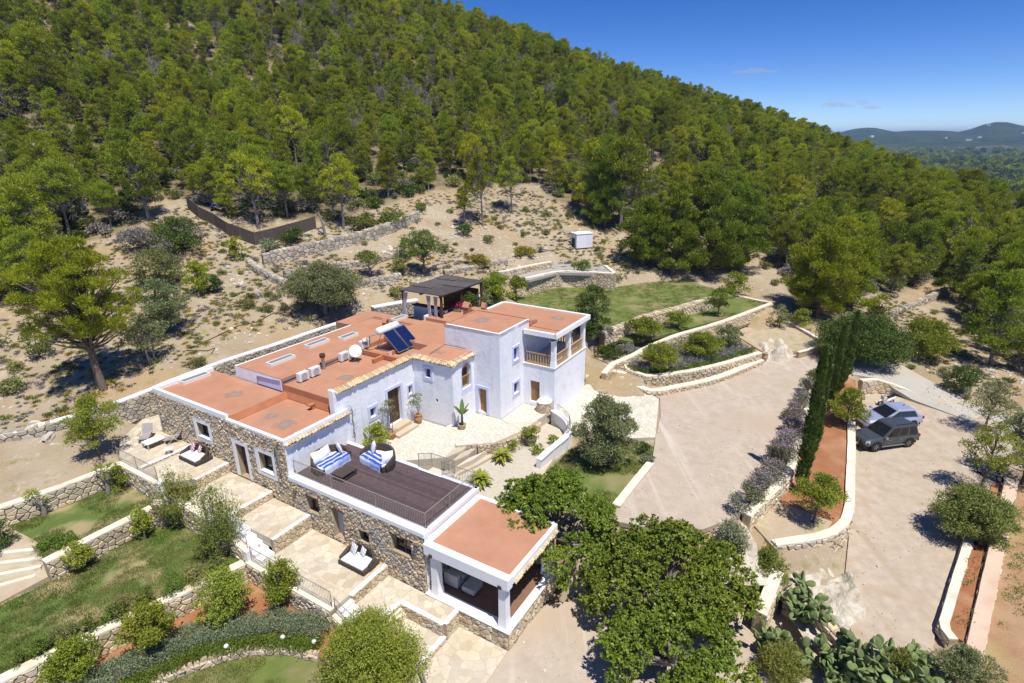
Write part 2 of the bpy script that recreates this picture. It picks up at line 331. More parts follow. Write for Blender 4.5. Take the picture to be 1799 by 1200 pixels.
# foliage
MT['pine'] = LEAF('pine_needles', (.235,.275,.014), (.46,.485,.034), (.31,.355,.028), .32, .25, vary=.32)
MT['pine_deep'] = LEAF('deep_green_needles', (.12,.175,.016), (.27,.33,.030), (.18,.235,.022), .2, .4, vary=.12)
MT['pine_near'] = LEAF('near_pine_needles', (.19,.245,.014), (.41,.455,.028), (.27,.325,.02), .28, .6, vary=.08)
MT['pine_dark'] = LEAF('dark_pine_needles', (.18,.225,.018), (.36,.405,.036), (.25,.295,.027), .3, .3, vary=.28)
MT['olive'] = LEAF('olive_leaves', (.17,.205,.08), (.33,.365,.165), (.22,.25,.09), .3, .7, vary=.12)
MT['carob'] = LEAF('carob_leaves', (.115,.175,.022), (.25,.335,.042), (.29,.37,.045), .3, .9, .38, vary=.05)
MT['citrus'] = LEAF('citrus_leaves', (.155,.215,.025), (.34,.40,.05), (.38,.41,.045), .38, 1.3, .42, vary=.15)
MT['lime'] = LEAF('yellow_green_leaves', (0.246,0.290,0.029), (0.435,0.450,0.051), (0.348,0.377,0.043), .35, 1.3, vary=.1)
MT['shrub'] = LEAF('shrub_leaves', (.12,.165,.035), (.24,.29,.06), (.17,.21,.045), .3, 1.2, vary=.25)
MT['lentisk'] = LEAF('dark_green_shrub', (0.065,0.109,0.020), (0.145,0.203,0.038), (0.102,0.145,0.026), .2, .9, vary=.15)
MT['wild'] = LEAF('wild_herb', (0.203,0.232,0.065), (0.348,0.355,0.116), (0.275,0.261,0.102), .3, 1.2, vary=.25)
MT['yellowbush'] = LEAF('yellowing_bush', (0.319,0.261,0.043), (0.478,0.377,0.072), (0.377,0.319,0.058), .3, 1.2, vary=.15)
MT['willow'] = LEAF('willowy_leaves', (.18,.22,.04), (.34,.37,.08), (.24,.28,.05), .38, 1.2, vary=.1)
MT['spring'] = LEAF('spring_green_leaves', (.26,.33,.045), (.46,.54,.085), (.36,.43,.055), .4, 1.3, vary=.1)
MT['broom'] = LEAF('broom_green', (.20,.245,.06), (.38,.42,.12), (.28,.32,.07), .3, .8, vary=.1)
MT['drygrey'] = LEAF('dry_grey_twigs', (.20,.175,.15), (.36,.33,.30), None, .1, vary=.2)
MT['lavender'] = LEAF('lavender_grey', (0.232,0.239,0.189), (0.362,0.362,0.304), (0.290,0.275,0.290), .2, 1.0, vary=.1)
MT['rosemary'] = LEAF('rosemary', (.20,.24,.13), (.36,.40,.24), None, .3, vary=.1)
MT['groundcover'] = LEAF('green_ground_cover', (0.102,0.174,0.022), (0.203,0.290,0.043), None, .25, vary=.1)
MT['cypress'] = LEAF('cypress_green', (.075,.12,.022), (.17,.225,.04), (.11,.16,.028), .2, .8, vary=.12)
MT['flower'] = LEAF('pink_flowers', (.34,.21,.33), (.50,.36,.48), None, .3, vary=.1)
MT['magenta'] = LEAF('magenta_bracts', (.45,.02,.12), (.65,.04,.2), None, .3)
MT['cactus'] = M('cactus_pad', (.14,.19,.065), (.22,.27,.10), 5, .6, .004, 14, jitter=.25)
MT['cycad'] = LEAF('cycad_fronds', (0.174,0.232,0.029), (0.377,0.406,0.051), None, .25)
MT['banana'] = LEAF('banana_leaf', (0.102,0.174,0.043), (0.189,0.275,0.072), None, .3)
MT['agave'] = M('agave_leaf', (.16,.20,.16), (.22,.26,.21), 4, .6)
MT['grass'] = LEAF('grass_blades', (.11,.155,.028), (.20,.235,.05), (.36,.31,.13), .3, .45)
# ------------------------------------------------------------------ stones, flags, walls
def clip(poly, nx, ny, c):              # keep nx*x+ny*y <= c
    out = []; n = len(poly)
    for i in range(n):
        a = poly[i]; b = poly[(i+1) % n]; da = nx*a[0]+ny*a[1]-c; db = nx*b[0]+ny*b[1]-c
        if da <= 0: out.append(a)
        if (da < 0 < db) or (db < 0 < da):
            t = da/(da-db); out.append((a[0]+(b[0]-a[0])*t, a[1]+(b[1]-a[1])*t))
    return out
def area(p): return abs(sum(p[i][0]*p[(i+1)%len(p)][1]-p[(i+1)%len(p)][0]*p[i][1] for i in range(len(p))))/2
def cells(poly, size, rng, aspect=1.0, jit=.42):
    """irregular convex pieces filling a convex polygon; aspect > 1 makes them longer in x"""
    P = [(x/aspect, y) for x, y in poly]; n = len(P)
    A = sum(P[i][0]*P[(i+1)%n][1]-P[(i+1)%n][0]*P[i][1] for i in range(n))
    if A < 0: P = P[::-1]
    x0 = min(p[0] for p in P); x1 = max(p[0] for p in P); y0 = min(p[1] for p in P); y1 = max(p[1] for p in P)
    nx = max(1, round((x1-x0)/size)); ny = max(1, round((y1-y0)/size)); dx = (x1-x0)/nx; dy = (y1-y0)/ny
    S = {}
    for i in range(-2, nx+2):
        for j in range(-2, ny+2):
            S[i, j] = (x0+(i+.5+(.5 if j % 2 else 0)*.7+rng.uniform(-jit, jit))*dx, y0+(j+.5+rng.uniform(-jit, jit))*dy)
    out = []
    for i in range(-1, nx+1):
        for j in range(-1, ny+1):
            sx, sy = S[i, j]; c = list(P)
            for di in (-2,-1,0,1,2):
                for dj in (-2,-1,0,1,2):
                    if (di or dj) and (i+di, j+dj) in S:
                        qx, qy = S[i+di, j+dj]; ax, ay = qx-sx, qy-sy
                        if ax*ax+ay*ay > (2.6*size)**2: continue
                        c = clip(c, ax, ay, ax*(sx+qx)/2+ay*(sy+qy)/2)
                        if len(c) < 3: break
                if len(c) < 3: break
            if len(c) >= 3 and area(c) > .06*size*size: out.append([(x*aspect, y) for x, y in c])
    return out
def piece(poly, fn, depth, joint, rng, mb, tilt=0.0, back=-.03):
    """one stone: outline -> three rings; fn(s, t, d) gives the point"""
    n = len(poly); cx = sum(p[0] for p in poly)/n; cy = sum(p[1] for p in poly)/n
    r = max(.02, math.sqrt(area(poly)/math.pi)); k = max(.4, 1-joint/r)
    q = [(cx+(x-cx)*k, cy+(y-cy)*k) for x, y in poly]; k2 = .80 if depth > .03 else .93
    q2 = [(cx+(x-cx)*k*k2, cy+(y-cy)*k*k2) for x, y in poly]
    tx, ty = rng.uniform(-tilt, tilt), rng.uniform(-tilt, tilt)
    vs = [fn(x, y, back) for x, y in q]+[fn(x, y, depth*.6) for x, y in q]+[fn(x, y, depth*(1+(x-cx)*tx/r+(y-cy)*ty/r)) for x, y in q2]
    fs = [(i,(i+1)%n,(i+1)%n+n,i+n) for i in range(n)]+[(i+n,(i+1)%n+n,(i+1)%n+2*n,i+2*n) for i in range(n)]+[tuple(range(2*n,3*n))]
    return mb.add(vs, fs)
def smooth_path(pts, step=1.0, closed=False):
    """Catmull-Rom through points of any dimension"""
    P = [np.array(p, float) for p in pts]; n = len(P); out = []
    for i in range(n if closed else n-1):
        p1, p2 = P[i], P[(i+1) % n]
        p0 = P[(i-1) % n] if (closed or i > 0) else 2*p1-p2; p3 = P[(i+2) % n] if (closed or i+2 < n) else 2*p2-p1
        k = max(1, int(np.linalg.norm((p2-p1)[:2])/step))
        for j in range(k):
            t = j/k; out.append(.5*((2*p1)+(-p0+p2)*t+(2*p0-5*p1+4*p2-p3)*t*t+(-p0+3*p1-3*p2+p3)*t**3))
    if not closed: out.append(P[-1])
    return [tuple(float(c) for c in p) for p in out]
class Path:
    def __init__(s, pts):
        s.p = np.array([p[:2] for p in pts], float); d = np.diff(s.p, axis=0); s.l = np.hypot(d[:,0], d[:,1]); s.cum = np.concatenate([[0], np.cumsum(s.l)]); s.L = s.cum[-1]
        t = d/s.l[:,None]; n = np.stack([-t[:,1], t[:,0]], 1); vn = np.zeros_like(s.p); vn[:-1] += n; vn[1:] += n; s.n = vn/np.linalg.norm(vn, axis=1)[:,None]
    def at(s, q):
        q = min(max(q, 0), s.L); i = min(int(np.searchsorted(s.cum, q, 'right'))-1, len(s.l)-1); f = (q-s.cum[i])/s.l[i]
        return s.p[i]*(1-f)+s.p[i+1]*f, s.n[i]*(1-f)+s.n[i+1]*f
def lerp_list(zs, f):
    if isinstance(zs, (int, float)): return zs
    x = f*(len(zs)-1); i = min(int(x), len(zs)-2); return zs[i]+(zs[i+1]-zs[i])*(x-i)
NSTONE = [0]
def stone_wall(name, label, path, zt, zb, thick=.4, sides=(1,), size=.34, mat='stone_warm', cap='cap', capw=.12, caph=.09, cat='wall', depth=.09, seed=1, aspect=1.35, joint=.024, core='mortar', limit=300, group=None, capseg=1.1, ragged=0):
    rng = random.Random(seed); P = Path(path); m = P.at(P.L/2)[0]
    root = thing(name, label, cat, (float(m[0]), float(m[1]), float(lerp_list(zb, .5))), 0, group)
    def pt(s, off, z): p, n = P.at(s); return (float(p[0]+n[0]*off), float(p[1]+n[1]*off), float(z))
    N = max(2, int(P.L/.6)); ss = [P.L*i/N for i in range(N+1)]; b = MB()
    for s in ss:
        f = s/P.L; z0, z1 = lerp_list(zb, f)-.25, lerp_list(zt, f)-(.06 if ragged else 0)
        b.v += [pt(s,-thick/2,z0), pt(s,thick/2,z0), pt(s,thick/2,z1), pt(s,-thick/2,z1)]
    for i in range(N):
        for k in range(4): b.f.append((i*4+k, i*4+(k+1)%4, i*4+4+(k+1)%4, i*4+4+k))
    b.f += [(0,1,2,3), (N*4+3,N*4+2,N*4+1,N*4)]
    b.build('core', MT[core], root, world=True)
    H = max(lerp_list(zt, f/20)-lerp_list(zb, f/20) for f in range(21))
    allp = []
    for sd in sides:
        for c in cells([(0,0),(P.L,0),(P.L,H),(0,H)], size, rng, aspect): allp.append((sd, c))
    if ragged:                                     # loose stones lying along the top of a dry wall
        s = 0
        while s < P.L:
            w = rng.uniform(.7, 1.4)*size; allp.append((0, [(s,-thick*.55),(s+w,-thick*.5),(s+w,thick*.5),(s,thick*.55)])); s += w
    joined = MB(); single = []
    def fn_for(sd):
        def fn(s, t, d):
            f = min(max(s/P.L, 0), 1); z0, z1 = lerp_list(zb, f), lerp_list(zt, f)
            return pt(s, sd*(thick/2+d), z0+(z1-z0)*t/H)
        def fn0(s, t, d):
            f = min(max(s/P.L, 0), 1); return pt(s, t, lerp_list(zt, f)-.05+max(d, 0)*2.0)
        return fn if sd else fn0
    for sd, c in allp:
        fn = fn_for(sd); cx = sum(p[0] for p in c)/len(c); q = P.at(cx)[0]; px = max(max(p[0] for p in c)-min(p[0] for p in c), .01)*FPX/math.hypot(q[0], q[1], 20)
        if px >= 10.5: single.append((px, sd, c))
        else: piece(c, fn, depth*rng.uniform(.6, 1.3), joint, rng, joined, .12)
    single.sort(key=lambda a: -a[0])
    for i, (px, sd, c) in enumerate(single):
        if i < limit:
            k = MB(); piece(c, fn_for(sd), depth*rng.uniform(.6, 1.3), joint, rng, k, .12); k.build('stone', MT[mat], root, world=True); NSTONE[0] += 1
        else: piece(c, fn_for(sd), depth*rng.uniform(.6, 1.3), joint, rng, joined, .12)
    if joined.v: joined.build('small_stones', MT[mat], root, world=True, kind='stuff')
    if cap:
        s = 0.0; cm = MB(); hw = thick/2+capw/2; prev = None
        segs = max(1, round(P.L/capseg)); rows = []
        for i in range(segs*2+1):
            s = P.L*i/(segs*2); f = s/P.L; z = lerp_list(zt, f); j = lambda a: rng.uniform(-a, a)
            s2 = min(max(s, 0), P.L)
            rows.append([pt(s2,-hw+j(.012),z+.004), pt(s2,hw+j(.012),z+.004), pt(s2,hw+j(.012)-.01,z+caph+j(.008)), pt(s2,-hw+j(.012)+.01,z+caph+j(.008))])
        for r_ in rows: cm.v += r_
        for i in range(len(rows)-1):
            for k in range(4): cm.f.append((i*4+k, i*4+(k+1)%4, i*4+4+(k+1)%4, i*4+4+k))
        e = (len(rows)-1)*4; cm.f += [(0,1,2,3), (e+3,e+2,e+1,e)]
        cm.build('coping', MT[cap], root, world=True)
    return root
def fillpoly(poly):
    from mathutils.geometry import tessellate_polygon
    return tessellate_polygon([[Vector((p[0], p[1], 0)) for p in poly]])
NFLAG = [0]
def terrace(name, polys, z, h, size, mat='flag', grout='grout', aspect=1.15, seed=3, single=True, joint=.02):
    """paved slab; polys are convex outlines in (u, v)"""
    rng = random.Random(seed); b = MB()
    for p in polys: b.prism([W(*q)[:2] for q in p], z-h, z-.022)
    root = b.build(name, MT[grout]); tag(root, None, None, None, 'structure'); off = Vector(root.location)
    joined = MB(); cand = []
    for p in polys:
        for c in cells(p, size, rng, aspect, .44):
            cx = sum(q[0] for q in c)/len(c); cy = sum(q[1] for q in c)/len(c); w = W(cx, cy)
            px = math.sqrt(area(c))*FPX/math.hypot(w[0], w[1], 20); cand.append((px, c))
    cand.sort(key=lambda a: -a[0]); n = 0
    for px, c in cand:
        fn = lambda s, t, d: W(s, t, z-.022+d)
        if single and px >= 10 and n < 300:
            k = MB(); piece(c, fn, .022+rng.uniform(-.004,.006), joint, rng, k); n += 1; NFLAG[0] += 1
            k.v = [(a-off.x, b_-off.y, c_-off.z) for a, b_, c_ in k.v]
            mobj('flagstone', k.mesh('flagstone', MT[mat]), root)
        else: piece(c, fn, .022+rng.uniform(-.004,.006), joint, rng, joined)
    if joined.v:
        joined.v = [(a-off.x, b_-off.y, c_-off.z) for a, b_, c_ in joined.v]
        tag(mobj('small_flagstones', joined.mesh('small_flagstones', MT[mat]), root), kind='stuff')
    return root

# ------------------------------------------------------------------ terrain
CTRL = []
def cz_(px, py, z): CTRL.append(G(px, py, z))
def cd_(px, py, d, dz=0): p = GD(px, py, d); CTRL.append((p[0], p[1], p[2]+dz))
for a in [(100,800,.2),(20,860,.15),(0,700,1.0),(185,690,2.0),(280,650,2.6),(400,620,3.1),(500,590,3.4),(600,560,3.7),(660,545,3.9),(1130,470,4.2),(1550,600,-.3),(1660,620,-1.2),(1790,640,-2.2),(1799,800,-2.5),(1790,1000,-2.6),(1760,1190,-2.8),(1430,560,.6),(1390,500,1.8),(1480,610,-.2)]: cz_(*a)
for a in [(0,560,50),(200,560,52),(330,520,57),(0,450,62),(150,400,70),(440,425,70),(330,370,75),(500,470,63),(450,460,66),(600,440,70),(700,400,78),(560,390,76),(850,400,82),(1020,430,80),(900,340,93),(700,340,88),(560,330,87),(1000,460,75),(1130,440,80),(1230,480,76),(1420,540,66),(1500,450,90),(1600,430,95),(1750,480,85),(1799,400,110),(1680,350,150),(1640,370,112),(1740,560,72),(1300,420,88),
          (0,300,80),(250,300,85),(500,200,123),(250,180,115),(0,150,105),(800,250,118),(1100,330,105),(1000,200,145),(1300,300,125),(1450,330,125),(1250,250,150)]: cd_(*a)
for a in [(750,-10,190,-11),(450,-150,190,-11),(0,-330,190,-11),(-500,-500,180,-11),(900,30,195,-11),(1050,92,192,-10.5),(1200,160,185,-10),(1320,195,175,-9.5),(1400,222,165,-9),(1500,255,155,-9),(1600,290,148,-9),(1720,325,150,-9),(1850,350,150,-9)]: cd_(*a)
CTRL += [(-60,20,-1.5),(-40,10,-4),(-15,10,-4.2),(10,10,-4.3),(40,5,-3.6),(60,40,-2.5),(80,70,-2),(90,110,0),(-70,40,3),(-90,70,14),(-130,100,26),(-60,-40,-9),(0,-50,-10),(80,-50,-9),(150,20,-8),(160,100,-6),(200,180,-14),(-200,40,16),(-220,160,50),(-160,260,62),(-60,290,58),(40,270,42),(110,250,20),(170,250,-6),(280,200,-30),(280,0,-20),(-280,300,50),(0,400,10),(150,400,-35),(-200,420,20),(280,400,-45),(-260,-50,0),(0,16,-4.0),(22,22,-3.2)]
CP = np.array(CTRL); CPn = CP[:, :2]/100
def _U(d2): return np.where(d2 > 1e-12, d2*np.log(np.maximum(d2, 1e-12)), 0)*.5
_n = len(CP); _K = _U(((CPn[:,None]-CPn[None])**2).sum(-1)) + np.eye(_n)*2e-3; _Pm = np.hstack([np.ones((_n,1)), CPn])
_A = np.block([[_K, _Pm], [_Pm.T, np.zeros((3,3))]]); _w = np.linalg.solve(_A, np.concatenate([CP[:,2], np.zeros(3)]))
def tps(X, Y):
    q = np.stack([np.ravel(X), np.ravel(Y)], 1)/100; out = np.empty(len(q))
    for i in range(0, len(q), 20000):
        k = q[i:i+20000]; out[i:i+20000] = _U(((k[:,None]-CPn[None])**2).sum(-1)) @ _w[:_n] + _w[_n] + k @ _w[_n+1:]
    return out.reshape(np.shape(X))
def grow(a, b, s0, g):
    out = []; x = a; s = s0
    while (x < b if b > a else x > b): x += s if b > a else -s; s *= g; out.append(x)
    return out
GX = np.array(sorted(grow(-48, -300, .5, 1.06)) + list(np.arange(-48, 48.01, .5)) + grow(48, 300, .5, 1.06))
GY = np.array(sorted(grow(12, -60, .5, 1.07)) + list(np.arange(12, 84.01, .5)) + grow(84, 420, .5, 1.06))
XX, YY = np.meshgrid(GX, GY)
def inside(poly, X, Y):
    r = np.zeros(np.shape(X), bool); n = len(poly); j = n-1
    for i in range(n):
        xi, yi = poly[i][:2]; xj, yj = poly[j][:2]
        if yi != yj: r ^= ((yi > Y) != (yj > Y)) & (X < (xj-xi)*(Y-yi)/(yj-yi)+xi)
        j = i
    return r
ZONES = []
def zone(poly, z, name=None, mat=None, drop=.12, smooth=0):
    """flat or evenly sloping piece of ground; z a number or a list of heights at the outline's points"""
    p3 = [(*p[:2], z if isinstance(z, (int, float)) else z[i]) for i, p in enumerate(poly)]
    A = np.array([[1, p[0], p[1]] for p in p3]); co = np.linalg.lstsq(A, np.array([p[2] for p in p3]), rcond=None)[0] if not isinstance(z, (int, float)) else np.array([z, 0, 0])
    pl = smooth_path([p[:2] for p in p3], smooth, True) if smooth else [p[:2] for p in p3]
    P0 = np.array(p3); res = P0[:,2]-A@co
    def zf(x, y, P0=P0, res=res, co=co):
        z = co[0]+co[1]*x+co[2]*y
        if np.abs(res).max() > .01:
            w = 1/((np.asarray(x)[...,None]-P0[:,0])**2+(np.asarray(y)[...,None]-P0[:,1])**2+.3)**1.5; z = z+(w*res).sum(-1)/w.sum(-1)
        return z
    ZONES.append(dict(zf=zf, poly=pl, co=co, name=name, mat=mat, drop=drop))
def uvp(l): return [W(*p)[:2] for p in l]
def gp(l, z): return [G(px, py, z)[:2] for px, py in l]
# flattened ground under the paved terraces and the villa (no surface of their own)
zone(uvp([(18.2,-41.5),(18.2,-18),(23.5,-18),(36.2,-18.5),(42,-18.5),(42,-41.5)]), -.8)
zone(uvp([(23.3,-28),(36.5,-28),(36.5,-18.6),(23.3,-16.6)]), -1.1)
zone(uvp([(14.4,-40),(14.4,-37.5),(18.6,-37.5),(21.6,-41.6),(21.6,-44.5),(19,-45)]), -.12)
zone(uvp([(14.4,-37.6),(14.4,-33.4),(18.6,-33.4),(18.6,-37.6)]), -.3)
zone(uvp([(14.4,-33.5),(14.4,-29.1),(18.6,-29.1),(18.6,-33.5)]), -.95)
zone(uvp([(14.4,-29.2),(14.4,-25.7),(18.6,-25.7),(18.6,-29.2)]), -1.5)
zone(uvp([(14.4,-25.8),(14.4,-19.5),(18.6,-19.5),(18.6,-25.8)]), -2.5)
zone(uvp([(14.9,-19.6),(14.9,-14.7),(18.6,-14.7),(18.6,-19.6)]), -3.95)
zone(uvp([(18.2,-17),(18.2,-11.6),(23.5,-11.6),(23.5,-17)]), -4.05)
zone(uvp([(12.8,-14.9),(12.8,-11.4),(18.4,-11.4),(18.4,-14.9)]), -4.1)
# garden levels
zone(uvp([(8.4,-40.2),(14.4,-39.3),(14.4,-34.6),(8.1,-34.6),(8.7,-37)]), -1.1, 'lawn', 'lawn')
zone(uvp([(1,-42.2),(8.4,-40.2),(8.7,-37),(8.1,-34.6),(6,-34.8),(1,-35.2)]), [-1.3,-1.1,-1.12,-2.0,-2.15,-2.2], 'garden_slope', 'sandbed')
zone(uvp([(1,-35.1),(8.1,-34.4),(14.4,-34.4),(14.5,-26.7),(11.5,-27.4),(7.8,-28.4),(1,-30)]), -2.2, 'lawn', 'lawn')
zone(uvp([(1,-29.8),(7.8,-28.2),(11.5,-27.2),(14.5,-26.5),(14.5,-18.6),(13.0,-19.0),(12.45,-20.9),(10.7,-23.0),(8.25,-24.4),(4,-27.05),(1,-28.6)]), -3.35, 'flower_bed', 'redsoil')
zone(uvp([(3,-27.0),(8.2,-24.4),(10.7,-23.0),(12.4,-20.9),(12.9,-19.1),(12.8,-17),(10,-15),(3,-18)]), -3.6, 'lawn', 'lawn_fresh')
# lower yard with the cycads, lawn by the olive
zone(uvp([(23.6,-22),(26.5,-21.5),(29.4,-20.2),(32.2,-19.2),(35.6,-19),(35,-16.8),(33.9,-16),(31,-16),(28,-15.5),(23.6,-15.5)]), -.95, 'lower_yard', 'grout')
zone(gp([(1000,790),(1110,770),(1148,790),(1150,810),(1085,890),(1040,900),(960,860)], -.62), -.62, 'lawn', 'lawn_fresh', smooth=2)
# the sandy drive, pale paving, road, parking
zone(gp([(1000,900),(1085,892),(1146,812),(1152,770),(1160,700),(1100,672),(1140,689),(1180,683),(1260,665),(1338,634),(1400,622),(1450,603),(1497,632),(1490,664),(1432,662),(1388,760),(1355,830),(1300,905),(1235,930),(1130,925)], -.5), -.5, 'drive', 'gravel', smooth=3)
zone(gp([(1450,604),(1500,625),(1560,636),(1640,668),(1720,700),(1810,718),(1860,740),(1860,790),(1810,758),(1700,720),(1606,690),(1540,668),(1497,668),(1486,650)], -1.2), [-.47,-.5,-.75,-1.4,-1.9,-2.2,-2.4,-2.5,-2.3,-2.05,-1.85,-1.0,-.62,-.5], 'road', 'road', smooth=3)
zone([W(*p)[:2] for p in [(28.2,2.0),(32,2.0),(36,2.0),(40,2.0),(47,1.7),(52,1.9),(55,1.9),(57.2,2.2),(57.9,3.0),(58.3,5.6),(58.5,9),(54.5,12.5),(50,11.5),(45.5,10.4),(38,7.9),(28.6,5.9),(25,5.5),(24.5,3.5)]], [-2.65,-2.5,-2.4,-2.3,-2.2,-2.15,-2.15,-2.15,-2.15,-2.0,-2.0,-2.1,-2.2,-2.25,-2.4,-2.65,-2.75,-2.75], 'parking_ground', 'gravel_park', smooth=2)
zone(uvp([(29.9,-1.3),(31.2,-3.2),(36,-2.0),(44,-1.8),(52,-1.9),(57.5,-.2),(56.6,1.2),(52,1.2),(48,1.1),(39.3,1.5),(33.7,1.3),(31.9,.7)]), [-1.3,-1.3,-1.3,-1.3,-1.15,-.62,-.75,-1.1,-1.3,-1.3,-1.3,-1.3], 'planting_strip', 'redsoil', smooth=1.5)
zone(uvp([(29.5,-1.5),(31.2,-3.0),(34.2,-2.1),(33.7,1.0),(31.9,.6)]), -1.27, 'planting_strip', 'sandbed')
zone(gp([(800,1260),(893,1140),(960,1060),(1100,1050),(1250,1090),(1335,1062),(1400,1078),(1475,1135),(1500,1260)], -3.9), -3.9, 'drive', 'gravel', smooth=3)
zone(uvp([(45.2,9.9),(45.2,10.7),(28.2,7.1),(28.6,6.2),(37.9,8.2)]), -2.15, 'planting_strip', 'redsoil')
zone(uvp([(46,11.2),(60,16),(60,40),(20,30),(22,6.4),(28.2,7.6)]), -2.35, 'field', 'redfield')
# terraced garden above the drive
zone(gp([(1045,628),(1075,640),(1104,650),(1136,662),(1200,654),(1262,642),(1334,621),(1290,600),(1230,585),(1130,600)], .5), .5, 'flower_bed', 'sandbed')
zone(gp([(1062,592),(1110,600),(1180,585),(1262,562),(1352,535),(1292,520),(1250,528),(1130,560)], 1.45), 1.45, 'lawn', 'lawn_fresh')
zone(gp([(900,522),(925,507),(1000,503),(1080,505),(1130,497),(1200,492),(1255,507),(1290,520),(1250,527),(1130,558),(1062,582),(1040,592),(960,560)], 2.55), 2.55, 'lawn', 'lawn_fresh', smooth=3)
zone(gp([(930,492),(980,479),(1078,481),(1060,466),(1000,462),(900,470),(860,485)], 4.45), 4.45, 'gravel_terrace', 'gravel_grey')
zone(gp([(1275,572),(1350,580),(1385,566),(1440,600),(1400,616),(1360,624),(1330,612)], -.15), -.12, 'planting_strip', 'sandbed', smooth=1)
TPSG = tps(XX, YY); D = np.zeros_like(TPSG); fixed = np.zeros(TPSG.shape, bool); drop = np.zeros_like(TPSG)
for zn in ZONES:
    k = inside(zn['poly'], XX, YY); D[k] = zn['zf'](XX[k], YY[k])-TPSG[k]; drop[k] = zn['drop']; fixed |= k
D0 = D.copy()
for it in range(420):
    E = D.copy(); E[1:-1,1:-1] = .25*(D[:-2,1:-1]+D[2:,1:-1]+D[1:-1,:-2]+D[1:-1,2:])*.992; D = np.where(fixed, D0, E)
rngn = np.random.default_rng(5)
def vnoise(X, Y, s, seed):
    r = np.random.default_rng(seed); g_ = r.random((256, 256)); x = X/s; y = Y/s; xi = np.floor(x).astype(int); yi = np.floor(y).astype(int); fx = x-xi; fy = y-yi; fx = fx*fx*(3-2*fx); fy = fy*fy*(3-2*fy)
    a = g_[xi%256, yi%256]; b = g_[(xi+1)%256, yi%256]; c = g_[xi%256, (yi+1)%256]; d = g_[(xi+1)%256, (yi+1)%256]
    return (a*(1-fx)+b*fx)*(1-fy)+(c*(1-fx)+d*fx)*fy-.5
rough = .28*vnoise(XX,YY,3.1,1)+.16*vnoise(XX,YY,1.3,2)+.9*vnoise(XX,YY,14,3)*np.clip((YY-60)/40,0,1)
edge = np.clip(np.abs(D0-D), 0, 1)
HH = TPSG + D + np.where(fixed, 0, rough*np.clip((YY-25)/25,.25,1)) - drop
for it in range(1):                       # the ground keeps clear of a lower level right beside it
    LZ = np.where(fixed & (drop > 0), HH, 1e9); mn = LZ.copy()
    for dj in (-1, 0, 1):
        for di in (-1, 0, 1): mn = np.minimum(mn, np.roll(np.roll(LZ, dj, 0), di, 1))
    HH = np.where((mn < HH-.12) & (mn > HH-3.0) & (YY < 84), mn, HH)
def height(x, y):
    i = min(max(int(np.searchsorted(GX, x))-1, 0), len(GX)-2); j = min(max(int(np.searchsorted(GY, y))-1, 0), len(GY)-2)
    fx = (x-GX[i])/(GX[i+1]-GX[i]); fy = (y-GY[j])/(GY[j+1]-GY[j])
    return float((HH[j,i]*(1-fx)+HH[j,i+1]*fx)*(1-fy)+(HH[j+1,i]*(1-fx)+HH[j+1,i+1]*fx)*fy)
def height_v(X, Y):
    i = np.clip(np.searchsorted(GX, X)-1, 0, len(GX)-2); j = np.clip(np.searchsorted(GY, Y)-1, 0, len(GY)-2)
    fx = (X-GX[i])/(GX[i+1]-GX[i]); fy = (Y-GY[j])/(GY[j+1]-GY[j])
    return (HH[j,i]*(1-fx)+HH[j,i+1]*fx)*(1-fy)+(HH[j+1,i]*(1-fx)+HH[j+1,i+1]*fx)*fy
def zsurf(x, y):
    z = height(x, y)
    for zn in ZONES:
        if zn['name'] and bool(inside(zn['poly'], np.array(x), np.array(y))): z = float(zn['zf'](x, y))
    return z
def GT(px, py):                         # where a line of sight meets the ground
    r = ray(px, py); t = np.arange(8, 400, .25); x = r[0]*t; y = r[1]*t; z = CZ+r[2]*t
    k = np.nonzero(z <= height_v(x, y)+.12)[0]
    t_ = t[k[0]] if len(k) else 400; return (r[0]*t_, r[1]*t_, zsurf(r[0]*t_, r[1]*t_))
FOREST = [(-900,560),(0,520),(60,545),(90,470),(150,425),(235,400),(262,352),(330,345),(350,365),(420,385),(470,390),(540,385),(585,392),(640,372),(700,352),(760,335),(830,330),(930,322),(975,352),(1040,372),(1100,405),(1165,462),(1265,478),(1300,455),(1335,430),(1372,470),(1400,545),(1470,570),(1535,505),(1560,520),(1640,490),(1700,560),(1770,640),(1799,660),(2600,760),(2600,-900),(-900,-900)]
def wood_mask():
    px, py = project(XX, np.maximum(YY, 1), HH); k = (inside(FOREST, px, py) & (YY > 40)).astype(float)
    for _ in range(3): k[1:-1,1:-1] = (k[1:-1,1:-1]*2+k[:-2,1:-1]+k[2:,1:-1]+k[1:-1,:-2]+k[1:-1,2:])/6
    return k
ny, nx = XX.shape; idx = np.arange(ny*nx).reshape(ny, nx)
gme = fast_mesh('ground', np.stack([XX.ravel(), YY.ravel(), HH.ravel()], 1), np.stack([idx[:-1,:-1].ravel(), idx[:-1,1:].ravel(), idx[1:,1:].ravel(), idx[1:,:-1].ravel()], 1), MT['hill'], True)
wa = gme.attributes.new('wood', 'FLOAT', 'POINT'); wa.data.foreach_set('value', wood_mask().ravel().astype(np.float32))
tag(mobj('hillside_ground', gme), kind='structure')
